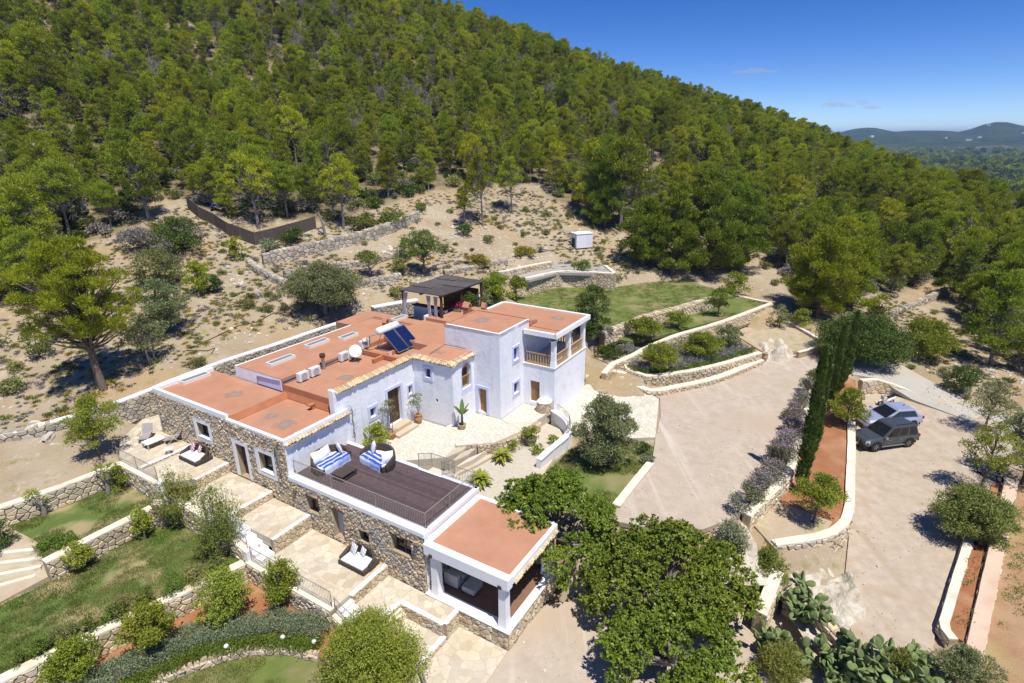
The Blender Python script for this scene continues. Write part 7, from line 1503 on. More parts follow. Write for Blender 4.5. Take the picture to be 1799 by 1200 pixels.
pot('flower_pot', 'dark pot with a bushy succulent on the lower courtyard', W(32.0,-18.3,-.95), .42, .6, 'potgrey'); plant('potted_shrub', 'bushy green succulent in the dark courtyard pot', 'plant', 0, 0, 34, 746, 'citrus', .16, .06, 240, 7, loc=W(32.0,-18.3,-.45), **BU)
FR = MB(); n = 9
for i in range(n+1):
    f = i/n; r = .95*f; z_ = .62*f-.85*f*f*.75; w = .13*math.sin(math.pi*min(1,.12+f*.86))
    FR.v += [(r, -w, z_+.03), (r, 0, z_), (r, w, z_+.03)]
for i in range(n):
    for s in (0, 1):
        a, b2, c, d = i*3+s, i*3+s+1, i*3+4+s, i*3+3+s; FR.f.append((a,b2,c,d))
FRM = FR.mesh('frond', MT['cycad'])
def cycad(label, u, v, z, sc, seed):
    t = thing('cycad', label, 'palm', W(u, v, z), 0, 'cycads in the lower courtyard'); rg = random.Random(seed); m = MB(); m.tube([(0,0,-.1),(0,0,.35*sc)], [.16,.13], 9); m.build('trunk', MT['bark'], t)
    for k in range(30):
        o = mobj('frond', FRM, t, (0,0,.3*sc)); tier = k/30; o.rotation_euler = (rg.uniform(-.15,.15), -.75*(1-tier)*1.0+.35*tier-.15+rg.uniform(-.1,.1) if False else .35-1.25*tier+rg.uniform(-.1,.1), k*2.4+rg.uniform(-.1,.1)); s = sc*rg.uniform(.9,1.1)*(1-.25*tier); o.scale = (s,s,s)
cycad('sago palm beside the courtyard steps, upper of two', 29.1, -18.95, -.95, 1.0, 1); cycad('sago palm by the deck corner, lower of two', 25.95, -18.6, -.95, 1.05, 2)
for i, (px, py, w, tp, lab) in enumerate([(905,790,26,774,'small green plant by the lower courtyard path'),(945,795,30,780,'leafy plant at the carob edge of the lower courtyard'),(972,782,26,764,'little palm-like plant beside the curved white wall')]): plant('courtyard_plant', lab, 'plant', px, py, w, tp, 'citrus', .14, .05, 240, 5, z=-.95, **BU)
for i, (px, py, w, tp, lab) in enumerate([(1130,795,30,776,'round clipped lavender bush by the pale paving, upper of two'),(1139,812,26,794,'round clipped lavender bush by the pale paving, lower of two')]): plant('round_shrub', lab, 'shrub', px, py, w, tp, 'lentisk' if i == 0 else 'rosemary', .09, .03, 700, 6, z=-.6, **BU)
sg = [([W(23.9+.05*math.sin(k*2.1),-27.5+.03,.9+.28*k) for k in range(9)], [.03]*9)]+[([W(23.9,-27.48,1.2+.5*k), W(23.9+(.35 if k % 2 else -.3),-27.45,1.5+.5*k)], [.015,.008]) for k in range(5)]
t = thing('wall_creeper', 'bare creeper stems on the white wall above the deck', 'plant', W(23.9,-27.4,.9)); mm = limb_mesh(sg); mm.build('stem', MT['bark'], t, world=True)
bl = [(x, y, z, .5) for x, y, z in [W(41.9,-32.6,5.0), W(42.0,-31.8,5.15), W(41.95,-31.2,4.95)]]; c_ = W(42,-31.9,4.0); t = thing('bougainvillea', 'magenta bougainvillea beside the pergola', 'shrub', c_); rng = np.random.default_rng(5); V, F = blob_leaves([(x-c_[0],y-c_[1],z-c_[2],r) for x,y,z,r in bl], 900, .15, .11, rng); mobj('bracts', fast_mesh('bracts', V, F, MT['magenta']), t)
V, F = blob_leaves([(x-c_[0]+rng.uniform(-.4,.4),y-c_[1]+.4,z-c_[2]+rng.uniform(-.6,.5),.6) for x,y,z,r in bl for _ in range(3)], 800, .17, .09, rng); mobj('foliage', fast_mesh('foliage', V, F, MT['lentisk']), t)
plant('climber', 'dark climbing plant on the front of the pergola', 'plant', 0, 0, 50, 512, 'lentisk', .13, .06, 220, 10, loc=W(42.6,-31.2,3.4), **BU); plant('climber', 'grey-green climbing plant at the right of the pergola', 'plant', 0, 0, 26, 508, 'olive', .13, .05, 240, 8, loc=W(45.2,-30.8,3.2), **BU)
# --- prickly pears: pads grown one on another
PADM = MB(); n = 12
for s, k in ((-.03,.86),(-.018,1.0),(.018,1.0),(.03,.86)):
    for i in range(n):
        a = 2*math.pi*i/n; y = math.cos(a)*.155*k; z_ = .2-math.sin(a)*.2*k; PADM.v.append((s, y*(1-.25*(1-z_/.4)*.8), z_))
for j in range(3):
    for i in range(n): PADM.f.append((j*n+i, j*n+(i+1)%n, j*n+n+(i+1)%n, j*n+n+i))
PADM.f += [tuple(range(n-1,-1,-1)), tuple(3*n+i for i in range(n))]; PADME = PADM.mesh('pad', MT['cactus'], None, True)
def prickly(label, px, py, z, R_, H, npad, seed):
    b = gz(px, py, z); t = thing('prickly_pear', label, 'cactus', b, 0, 'prickly pears by the lower drive'); rg = random.Random(seed); tips = []
    for k in range(7): a = rg.random()*6.28; r = R_*.45*rg.random()**.5; tips.append((Vector((r*math.cos(a), r*math.sin(a), -.05)), Vector((math.cos(a)*.3, math.sin(a)*.3, 1)).normalized()))
    q = list(tips); cnt = 0
    while cnt < npad and q:
        p, d = q.pop(rg.randrange(min(len(q), 10))); s = rg.uniform(.85, 1.35)
        if (p.x*p.x+p.y*p.y) > R_*R_ or p.z > H: continue
        o = mobj('pad', PADME, t, p); o.rotation_mode = 'QUATERNION'; o.rotation_quaternion = d.to_track_quat('Z', 'X') @ Matrix.Rotation(rg.random()*6.28, 4, 'Z').to_quaternion(); o.scale = (s,s,s); cnt += 1
        for _ in range(rg.choice((2,2,3))):
            nd_ = (d*.55+Vector((p.x*.25, p.y*.25, .28))+Vector((rg.gauss(0,.55), rg.gauss(0,.55), rg.gauss(0,.35)))).normalized(); q.append((p+d*(.36*s)+Vector((rg.uniform(-.06,.06),rg.uniform(-.06,.06),0)), nd_))
    m = MB(); m.tube([(0,0,-.2),(.05,0,.4)], [.14,.1], 8); m.build('trunk', MT['bark_grey'], t)
prickly('prickly pear by the short white-topped wall', 1412, 1085, -3.3, 1.3, 2.7, 190, 1); prickly('largest prickly pear, above the dry-stone wall at the bottom', 1540, 1178, -3.1, 2.0, 2.9, 300, 2); prickly('prickly pear at the bottom edge left of the largest one', 1458, 1195, -3.9, 1.4, 2.0, 170, 3); prickly('small prickly pear beside the carob at the bottom', 1358, 1150, -3.9, .9, 1.7, 90, 4)
# agaves on the slope
AG = MB(); n = 6
for i in range(n+1): f = i/n; w = .075*(1-f)**.6*(.6+.8*min(1,f*3)); AG.v += [(f*.9,-w,f*.35+.04),(f*.9,0,f*.35),(f*.9,w,f*.35+.04)]
for i in range(n):
    for s in (0,1): AG.f.append((i*3+s,i*3+s+1,i*3+4+s,i*3+3+s))
AGM = AG.mesh('leaf', MT['agave'])
for i, (px, py, sc, lab) in enumerate([(1092,440,1.2,'large blue-grey agave right of the white hut'),(950,443,.9,'blue-grey agave on the slope left of the white hut'),(966,470,.8,'small agave above the gravel terrace')]):
    b = GT(px, py); t = thing('agave', lab, 'agave', b, 0, 'agaves on the bare slope'); rg = random.Random(i)
    for k in range(20): o = mobj('leaf', AGM, t, (0,0,.05)); o.rotation_euler = (0, -.1-1.0*k/20, k*2.4); o.scale = (sc,sc,sc)
print('plants', round(time.time()-T0, 1))
# ------------------------------------------------------------------ the pine wood on the hill
def pine_variant(seed, H, R_, kind, trunk=None, nb=None, ln=.24, wd=.06, dens=1.0, br=(.11,.20), lean=None):
    prof = [lambda t: math.sin(math.pi*(.14+.78*t))**.75, lambda t: (1.0-.80*t) if t > .15 else .55+3*t, lambda t: math.sin(math.pi*(.26+.66*t))**.7, lambda t: .95-.55*t if t > .12 else .5+3.5*t][seed % 4]
    nb = nb or (78 if kind != 'thin' else 46)
    V, F, tm = tree_parts(500+seed, H, R_, trunk if trunk is not None else [.24,.16,.38,.12][seed % 4], nb, 15*dens/(ln*wd), ln, wd, prof, br, .016*H, lean or (.5*math.sin(seed*2.1), .5*math.cos(seed*1.3)), inner=.35, up=.8, spread=.5, hollow=.12, squash=1.0)
    r = np.random.default_rng(900+seed); n = 380; t = r.random(n); a = r.random(n)*6.283; q = R_*.75*np.sqrt(r.random(n))*np.sin(np.pi*(.25+.6*t)); C = np.stack([q*np.cos(a), q*np.sin(a), H*(.18+.5*t)], 1); A = np.stack([np.cos(a), np.sin(a), .35+0*a], 1)+.6*r.normal(size=(n,3)); TV, TF = leaf_quads(C, A, r.uniform(.3,.8,n), .03, r)
    return V, F, tm, TV, TF
PV_ = []
for s in range(8):
    V, F, tm, TV, TF_ = pine_variant(s, 7.0, [1.9,2.1,1.8,2.3,2.0,1.7,2.2,1.95][s], 'thin' if s in (2, 5) else 'full')
    cm = fast_mesh('crown', V, F, MT['pine'] if s % 3 else MT['pine_dark']); b0_ = len(tm.v); tm.v += [tuple(map(float, q)) for q in TV]; tm.f += [tuple(int(k)+b0_ for k in q) for q in TF_]; tmm = tm.mesh('trunk', MT['bark_grey']); 
    # the same tree as one mesh, for the far wood
    tv = np.array(tm.v); tf = np.array([f for f in tm.f if len(f) == 4]); me = fast_mesh('pine', np.concatenate([V, tv]), np.concatenate([F, tf+len(V)]), cm.materials[0]); me.materials.append(MT['bark_grey']); mi = np.zeros(len(F)+len(tf), np.int32); mi[len(F):] = 1; me.polygons.foreach_set('material_index', mi)
    PV_.append((cm, tmm, me))
# dead grey trees and undergrowth
def dead_variant(seed):
    rng = np.random.default_rng(seed); bl = crown_blobs(rng, 1.9, 1.6, 4.6, 10, roundp, (.25,.4)); V, F = blob_leaves(bl, 260, .55, .035, rng, .15, .5, .6); segs = [([(0,0,-.2),(.1,.1,2.5),(0,.2,4.6)], [.12,.08,.03])]+[([(0.05,.05,1.5+.2*i),(x*.6,y*.6,z-.2),(x,y,z)], [.05,.03,.01]) for i, (x,y,z,r) in enumerate(bl)]
    tm = limb_mesh(segs); tv = np.array(tm.v); tf = np.array([f for f in tm.f if len(f) == 4]); me = fast_mesh('dead_pine', np.concatenate([V, tv]), np.concatenate([F, tf+len(V)]), MT['drygrey']); return me
def bush_variant(seed, mat):
    rng = np.random.default_rng(seed); bl = crown_blobs(rng, 1.0, .1, .95, 8, bush, (.35,.5)); V, F = blob_leaves(bl, 420, .26, .12, rng); return fast_mesh('bush', V, F, MT[mat])
def herb_variant(seed, mat):
    r = np.random.default_rng(seed); n = 90; C = np.concatenate([r.normal(size=(n,2))*.35, np.zeros((n,1))], 1); A = np.concatenate([r.normal(size=(n,2))*.8+C[:,:2]*1.2, np.ones((n,1))], 1); q = r.uniform(.5,1.3,n); V, F = leaf_quads(C, A, .75*q, .16*q, r); return fast_mesh('herb', V, F, MT[mat])
DEADM = [dead_variant(1), dead_variant(2)]; BUSHM = [bush_variant(1,'lentisk'), bush_variant(2,'shrub'), bush_variant(3,'wild'), bush_variant(4,'drygrey')]
rng = np.random.default_rng(42); pts = []
gx, gy = np.meshgrid(np.arange(-200, 210, 1.0), np.arange(44, 262, 1.0)); gx = gx.ravel(); gy = gy.ravel()
cell = {}
cand = np.stack([gx+rng.uniform(-.5,.5,len(gx)), gy+rng.uniform(-.5,.5,len(gy))], 1); rng.shuffle(cand)
zc = height_v(cand[:,0], cand[:,1]); prx, pry = project(cand[:,0], cand[:,1], zc); ok = inside(FOREST, prx, pry) & (np.abs(cand[:,0]) < cand[:,1]*1.05+25)
dens = vnoise(cand[:,0], cand[:,1], 22, 8)+.5*vnoise(cand[:,0], cand[:,1], 9, 9)
for (x, y), z, d, k in zip(cand, zc, dens, ok):
    if not k: continue
    md = 2.75+(1.7 if d > .24 and y < 125 else 0)+(0 if rng.random() < .8 else .6); g_ = 5.0; ci, cj = int(x//g_), int(y//g_); hit = False
    for a in (-1,0,1):
        for b_ in (-1,0,1):
            for (qx, qy) in cell.get((ci+a, cj+b_), ()):
                if (qx-x)**2+(qy-y)**2 < md*md: hit = True; break
            if hit: break
        if hit: break
    if hit: continue
    cell.setdefault((ci, cj), []).append((x, y)); pts.append((x, y, z, d))
print('pines', len(pts))
# trees that can be told apart by look or place come first, with labels of their own
def pine(label, px, py, tpy, var, wide=1.0, group='pines at the edge of the wood', name='pine_tree', dark=False):
    b = GT(px, py); H = ztop(b, tpy); cm, tmm, me = PV_[var]; t = thing(name, label, 'tree', b, px*.37, group); s = H/7.0; t.scale = (s*wide, s*wide, s); mobj('crown', cm, t); mobj('trunk', tmm, t); pts_named.append(b); return t
pts_named = []
for a in [('slender pine with a bare trunk on the slope, left of three above the villa', 818, 400, 318, 2, .9),('tallest bare-trunked pine above the bare slope', 849, 396, 258, 2, .8),('bare-trunked pine on the slope, right of three above the villa', 900, 374, 268, 2, .95),('bare-trunked pine rising behind the leaning grey trunk', 604, 402, 262, 2, .95),('pine with a dark bare trunk inside the screen fence', 455, 402, 262, 2, 1.1),('yellow-green pine left of the white fence clearing', 262, 385, 240, 0, 1.1),('pine behind the blue tarp at the left', 60, 470, 300, 3, 1.1),
          ('round pine in front of the white house on the right', 1600, 500, 380, 3, 1.1),('pine over the track at the right edge', 1740, 640, 470, 3, 1.1),('pine above the dark group, uphill of the white hut', 1090, 405, 230, 6, 1.0),('tall pine standing left of the dark group', 1040, 385, 235, 1, 1.0)]: pine(*a)
for i, (lab, px, py, tpy, w, mt) in enumerate([('dense dark pine behind the upper lawn, leftmost of the dark group', 1128, 468, 338, 96, 'pine_deep'),('dense dark pine behind the upper lawn, second of the dark group', 1180, 482, 308, 116, 'pine_deep'),('dense dark pine behind the upper lawn, tallest of the dark group', 1240, 486, 284, 124, 'pine_deep'),('dense dark pine behind the upper lawn, rightmost of the dark group', 1298, 476, 318, 104, 'pine_deep'),('broad pine with dark shaded skirts above the sandy vegetable plot', 1436, 558, 384, 128, 'pine_near'),('pine leaning over the huge evergreen shrub', 1496, 545, 408, 104, 'pine_near'),('broad pine with dark foot at the left edge of the picture', 8, 520, 372, 130, 'pine_near'),('dark-footed pine uphill of the white hut', 1062, 400, 250, 90, 'pine_deep'),('dense pine at the right edge above the track', 1775, 590, 410, 130, 'pine_near')]):
    b = GT(px, py); H = ztop(b, tpy); V, F, tm, TV, TF_ = pine_variant(40+i, H, w/2*depth_of(b)/FPX, 'full', .03, 120, .28, .075, 1.0, (.10,.19), (.2,.1)); place_tree('pine_tree', lab, 'tree', b, V, F, tm, mt, 'bark', 'pines at the edge of the wood', 'crown'); pts_named.append(b)
pn = np.array(pts_named); keep = []
for (x, y, z, d) in pts:
    if np.min((pn[:,0]-x)**2+(pn[:,1]-y)**2) > 3.2**2: keep.append((x, y, z, d))
inview = [(math.hypot(x, y, z-CZ), i) for i, (x, y, z, d) in enumerate(keep) if -40 < project(x, y, z+3)[0] < 1840 and -20 < project(x, y, z+3)[1] < 700]; inview.sort(); near = set(i for _, i in inview[:270])
rg = random.Random(6); far = []
for i, (x, y, z, d) in enumerate(keep):
    var = rg.randrange(8); s = rg.choice((.6,.72,.85,.95,1.0,1.08,1.18,1.3))*rg.uniform(.92,1.08)*(.9 if d > .2 else 1.0); 
    if i in near:
        cm, tmm, me = PV_[var]; q_ = project(x, y, z); t = thing('pine_tree', '%s %s pine in the hillside wood, %s' % ('yellow-green' if var % 3 else 'dark green', ['rounded','conical','thin-crowned','broad'][var % 4], 'left of the screen fence' if q_[0] < 330 else 'behind the screen fence' if q_[0] < 600 else 'above the pergola' if q_[0] < 850 else 'above the white hut' if q_[0] < 1130 else 'behind the upper lawn' if q_[0] < 1400 else 'beyond the cypresses'), 'tree', (x, y, z), rg.random()*6.28, 'pines of the hillside wood'); t.scale = (s*rg.uniform(.9,1.15), s*rg.uniform(.9,1.15), s); mobj('crown', cm, t); mobj('trunk', tmm, t)
    else: far.append((x, y, z, rg.random()*6.28, s, var))
# the rest of the wood, dead trees, undergrowth, stones: instanced masses
def instances(name, label, cat, data, meshes):
    me = bpy.data.meshes.new(name); a = np.array(data, np.float32); me.vertices.add(len(a)); me.vertices.foreach_set('co', a[:, :3].ravel())
    for nm, col, ty in (('rot', 3, 'FLOAT'), ('scl', 4, 'FLOAT')): at = me.attributes.new(nm, ty, 'POINT'); at.data.foreach_set('value', a[:, col].copy())
    at = me.attributes.new('idx', 'INT', 'POINT'); at.data.foreach_set('value', a[:, 5].astype(np.int32)); me.update()
    o = mobj(name, me); tag(o, label, cat, None, 'stuff'); ng = bpy.data.node_groups.new(name, 'GeometryNodeTree'); ng.interface.new_socket('Geometry', in_out='INPUT', socket_type='NodeSocketGeometry'); ng.interface.new_socket('Geometry', in_out='OUTPUT', socket_type='NodeSocketGeometry')
    N = ng.nodes; L = ng.links; gi = N.new('NodeGroupInput'); go = N.new('NodeGroupOutput'); iop = N.new('GeometryNodeInstanceOnPoints'); ci = N.new('GeometryNodeCollectionInfo'); col = bpy.data.collections.new(name+'_kinds')
    for k, q in enumerate(meshes): col.objects.link(bpy.data.objects.new('kind_%02d_%s' % (k, name), q))
    ci.inputs[0].default_value = col; ci.inputs[1].default_value = True; ci.inputs[2].default_value = True; ci.transform_space = 'ORIGINAL'
    def attr(nm, ty): n = N.new('GeometryNodeInputNamedAttribute'); n.data_type = ty; n.inputs[0].default_value = nm; return n.outputs[0]
    cx = N.new('ShaderNodeCombineXYZ'); L.new(attr('rot','FLOAT'), cx.inputs[2]); L.new(gi.outputs[0], iop.inputs['Points']); L.new(ci.outputs[0], iop.inputs['Instance']); iop.inputs['Pick Instance'].default_value = True
    L.new(attr('idx','INT'), iop.inputs['Instance Index']); L.new(cx.outputs[0], iop.inputs['Rotation']); L.new(attr('scl','FLOAT'), iop.inputs['Scale']); L.new(iop.outputs[0], go.inputs[0]); md = o.modifiers.new('instances', 'NODES'); md.node_group = ng; return o
instances('far_wood', 'distant pines covering the upper hillside and ridge', 'wood', far, [p[2] for p in PV_])
ug = []; dd = []
X = rng.uniform(-190, 190, 17000); Y = rng.uniform(46, 235, 17000); Z = height_v(X, Y); px_, py_ = project(X, Y, Z); kin = inside(FOREST, px_, py_) & (np.abs(X) < Y*1.05+20); nn = vnoise(X, Y, 12, 31)
for x, y, z, n_, k in zip(X, Y, Z, nn, kin):
    if k and n_ > -.30 and rg.random() < (1.0 if y < 140 else .6): ug.append((x, y, z-.05, rg.random()*6.28, rg.uniform(.5,1.35), rg.choice((0,0,1,1,1,2,2,3,3))))
    elif k and rg.random() < .5: dd.append((x, y, z, rg.random()*6.28, rg.uniform(.6,1.15), rg.randrange(2)))
instances('undergrowth', 'scrub growing under the pines', 'scrub', ug, BUSHM); instances('dead_trees', 'grey leafless trees among the pines', 'dead trees', dd, DEADM)
# wild shrubs on the bare slope: each a thing of its own
WS = [(60,580,'wild'),(95,598,'shrub'),(30,650,'wild'),(118,640,'wild'),(150,612,'wild'),(395,430,'shrub'),(425,480,'wild'),(410,520,'wild'),(432,540,'wild'),(440,525,'wild'),(455,500,'shrub'),(470,545,'wild'),(500,545,'wild'),(382,570,'wild'),(440,630,'wild'),(345,640,'wild'),(250,615,'wild'),(700,520,'wild'),(730,505,'wild'),(640,430,'wild'),(560,480,'wild'),(690,450,'wild'),(780,440,'wild'),(800,430,'wild'),(860,425,'wild'),(880,400,'wild'),(905,430,'wild'),(920,415,'shrub'),(935,395,'wild'),(960,410,'wild'),(985,400,'wild'),(960,380,'wild'),(925,370,'wild'),(870,385,'wild'),(1050,440,'shrub'),(1075,450,'wild'),(1010,468,'wild'),(1025,478,'shrub'),(1100,470,'wild'),(1085,490,'wild'),(1115,450,'wild'),(1060,425,'wild'),(830,440,'wild'),(760,420,'wild'),(740,370,'shrub'),(790,372,'wild'),(770,395,'wild'),(1000,380,'wild'),(1040,400,'wild'),(1120,480,'wild'),(1140,465,'wild'),(1345,470,'wild'),(1360,500,'wild'),(1640,640,'wild'),(1660,655,'wild'),(1600,645,'wild'),(1700,700,'shrub'),(1540,555,'shrub'),(1580,545,'wild'),(1640,550,'wild'),(1690,600,'shrub'),(1730,600,'shrub'),(1660,580,'wild'),(85,730,'shrub'),(20,690,'wild'),(150,715,'shrub'),(470,520,'shrub'),(520,500,'wild'),(390,480,'wild'),(360,450,'wild')]
for i, (px, py, mt) in enumerate(WS):
    b = GT(px, py); t = thing('wild_shrub', 'small %s wild shrub %s' % ('yellowish' if mt == 'wild' else 'green', 'on the open ground left of the roofs' if px < 330 else 'on the stony slope behind the left roofs' if px < 600 else 'on the slope terraces behind the pergola' if px < 800 else 'on the bare slope around the white hut' if px < 1200 else 'by the track beyond the cypresses'), 'shrub', b, i*1.7, 'wild shrubs on the stony ground'); s = .3+.75*((i*37) % 10)/10*((i*13) % 7)/6; t.scale = (s*1.25, s*.9, s*(.7+.5*((i*7) % 5)/4)); mobj('foliage', BUSHM[2] if mt == 'wild' else BUSHM[1], t)
for i, (px, py, w, tp, lab) in enumerate([(838,468,52,445,'broad yellowing bush on the slope, left of two'),(920,450,40,432,'yellowing bush on the slope, right of two'),(690,372,40,366,'x')][:2]): plant('yellow_bush', lab, 'shrub', px, py, w, tp, 'yellowbush', .13, .04, 230, 8, **BU)
for i, (px, py, w, tp, lab) in enumerate([(300,470,46,420,'grey-brown bush below the left end of the screen fence'),(470,440,44,418,'low grey-green bush along the foot of the screen fence'),(520,425,50,398,'green bush at the right end of the screen fence'),(640,405,60,372,'long green bush above the dry-stone wall'),(690,395,54,368,'green bush at the upper end of the dry-stone wall'),(815,412,36,392,'very dark bush at the foot of the slender pines'),(330,425,60,380,'dry grey bush left of the screen fence'),(250,440,80,395,'spreading grey scrub below the wood edge on the left')]): plant('slope_bush', lab, 'shrub', px, py, w, tp, ['drygrey','rosemary','lentisk','shrub','shrub','cypress','drygrey','drygrey'][i], .14, .05, 210, 8, **BU)
rr_ = MB(); rg2 = random.Random(2)
def rock_mesh(seed):
    rg = random.Random(seed); m = MB(); n = 7
    for j, (z_, k) in enumerate(((-.15,.8),(.12,1.0),(.38,.7))):
        for i in range(n): a = 2*math.pi*i/n; r = k*rg.uniform(.7,1.15)*.5; m.v.append((r*math.cos(a), r*math.sin(a)*.8, z_*rg.uniform(.8,1.2)))
    for j in range(2):
        for i in range(n): m.f.append((j*n+i, j*n+(i+1)%n, j*n+n+(i+1)%n, j*n+n+i))
    m.f.append(tuple(2*n+i for i in range(n))); return m.mesh('rock', MT['rock'])
RK = [rock_mesh(i) for i in range(4)]; rk = []
SLOPE = [(0,560),(130,440),(330,360),(440,430),(560,400),(760,340),(930,330),(1090,410),(1170,470),(1080,500),(930,470),(800,490),(640,530),(400,620),(250,670),(100,740),(0,760)]
X = rng.uniform(-70, 60, 26000); Y = rng.uniform(30, 100, 26000); Z = height_v(X, Y); px_, py_ = project(X, Y, Z); kin = inside(SLOPE, px_, py_) | inside([(1530,500),(1799,640),(1799,700),(1640,660),(1540,600)], px_, py_); nn = vnoise(X, Y, 5, 41)
for x, y, z, n_, k in zip(X, Y, Z, nn, kin):
    if k and n_ > .10: rk.append((x, y, z-.03, rg.random()*6.28, rg.uniform(.10,.40)*(2.4 if rg.random() < .05 else 1), rg.randrange(4)))
pb = []
for zn in ZONES:
    if zn['name'] not in ('drive', 'parking_ground', 'road'): continue
    p = np.array(zn['poly']); x0, y0 = p.min(0); x1, y1 = p.max(0); nt_ = int((x1-x0)*(y1-y0)*3.2); X2 = rng.uniform(x0,x1,nt_); Y2 = rng.uniform(y0,y1,nt_); k2 = inside(zn['poly'], X2, Y2); n2_ = vnoise(X2, Y2, 4, 91)
    for x, y, n_, kk in zip(X2, Y2, n2_, k2):
        if kk and n_ > -.1: pb.append((x, y, float(zn['zf'](x, y)), rg.random()*6.28, rg.uniform(.04,.13)*(1.6 if rg.random() < .06 else 1), rg.randrange(4)))
instances('pebbles', 'loose pebbles on the sandy drive and parking', 'pebbles', pb, RK)
instances('loose_stones', 'loose pale stones strewn over the bare slope', 'stones', rk, RK)
# low herbs on the slope
hb = [(x, y, z, rg.random()*6.28, rg.uniform(.10,.30)*(2.2 if rg.random() < .06 else 1), rg.choice((0,0,1,1,1,2,3,3))) for x, y, z, n_, k in zip(X, Y, Z, nn, kin) if k and n_ < .2]
instances('dry_herbs', 'tufts of dry herbs on the bare slope', 'herbs', hb, [herb_variant(1,'wild'), herb_variant(2,'drygrey'), herb_variant(3,'shrub'), herb_variant(4,'yellowbush')])
# grass
def tuft_mesh(seed, mat):
    r = np.random.default_rng(seed); n = 26; C = np.concatenate([r.uniform(-.22,.22,(n,2)), np.zeros((n,1))], 1); A = np.concatenate([r.normal(size=(n,2))*.45, np.ones((n,1))], 1); s = r.uniform(.6,1.3,n); V, F = leaf_quads(C, A, .11*s, .018*s, r); return fast_mesh('tuft', V, F, MT[mat])
TF = [tuft_mesh(1,'grass'), tuft_mesh(2,'grass'), tuft_mesh(3,'groundcover')]; gr = []
for zi, zn in enumerate(ZONES):
    if zn['name'] != 'lawn': continue
    p = np.array(zn['poly']); x0, y0 = p.min(0); x1, y1 = p.max(0); nt_ = int((x1-x0)*(y1-y0)*(34 if y0 < 40 else 8)); X = rng.uniform(x0,x1,nt_); Y = rng.uniform(y0,y1,nt_); k = inside(zn['poly'], X, Y); nn = vnoise(X, Y, 2.6, 51)+.6*vnoise(X, Y, 1.1, 52); co = zn['co']
    for x, y, n_, kk in zip(X, Y, nn, k):
        if kk and n_ > -.18: gr.append((x, y, float(zn['co'][0]+zn['co'][1]*x+zn['co'][2]*y), rg.random()*6.28, rg.uniform(.6,1.25), 2 if n_ > .42 else rg.randrange(2)))
instances('grass', 'patchy grass of the garden lawns', 'grass', gr, TF)
# white bedrock
def bedrock(label, pix, z, zz, seed, slope=(0, 0)):
    """a knobbly outcrop: the outline's interior raised in worn ledges"""
    poly = gp(pix, z); A_ = np.array(poly); cx, cy = A_.mean(0); x0, y0 = A_.min(0)-.3; x1, y1 = A_.max(0)+.3; h = .13; X, Y = np.meshgrid(np.arange(x0, x1, h), np.arange(y0, y1, h)); k = inside(poly, X, Y).astype(float)
    for _ in range(3): k[1:-1,1:-1] = (k[1:-1,1:-1]*2+k[:-2,1:-1]+k[2:,1:-1]+k[1:-1,:-2]+k[1:-1,2:])/6
    nz = vnoise(X, Y, 1.3, seed)+.5*vnoise(X, Y, .5, seed+1)+.25*vnoise(X, Y, .25, seed+2); st = np.floor((nz+1)*5)/5-1; k = k*np.clip(1.15+1.6*vnoise(X, Y, .8, seed+7), .0, 1.2); Z = z+slope[0]*(X-cx)+slope[1]*(Y-cy)+k*zz*(1+1.3*nz+1.6*st)-(1-np.clip(k,0,1))*.5; n1, n2 = X.shape; idx = np.arange(n1*n2).reshape(n1, n2)
    me = fast_mesh('bedrock', np.stack([X.ravel()-cx, Y.ravel()-cy, Z.ravel()-z], 1), np.stack([idx[:-1,:-1].ravel(), idx[:-1,1:].ravel(), idx[1:,1:].ravel(), idx[1:,:-1].ravel()], 1), MT['whiterock']); tag(mobj('bedrock', me, None, (float(cx), float(cy), z)), label, 'rock')
bedrock('bare white bedrock below the curved strip wall', [(1375,985),(1480,985),(1505,1030),(1525,1080),(1480,1110),(1430,1070),(1385,1040)], -2.6, .28, 1)
bedrock('pale bedrock at the right end of the lavender bed', [(1330,608),(1365,600),(1398,622),(1375,632),(1345,630)], -.3, .4, 2)
bedrock('pale rock under the rosemary between carob and strip', [(1235,930),(1300,905),(1335,960),(1330,1000),(1280,990)], -1.15, .25, 3, (0, .12))
b = GT(88,770); t = thing('boulder', 'pale slanting rock on the field edge at the far left', 'rock', b, .4); o = mobj('rock_slab', RK[1], t); o.scale = (.8,2.2,.8); b = GT(64,747); t = thing('boulder', 'single ochre boulder on the bank at the far left', 'rock', b, .2); o = mobj('rock_slab', rock_mesh(9), t); o.scale = (1.1,.7,.8)
print('wood', round(time.time()-T0, 1), 'far', len(far), 'ug', len(ug), 'rocks', len(rk), 'grass', len(gr))
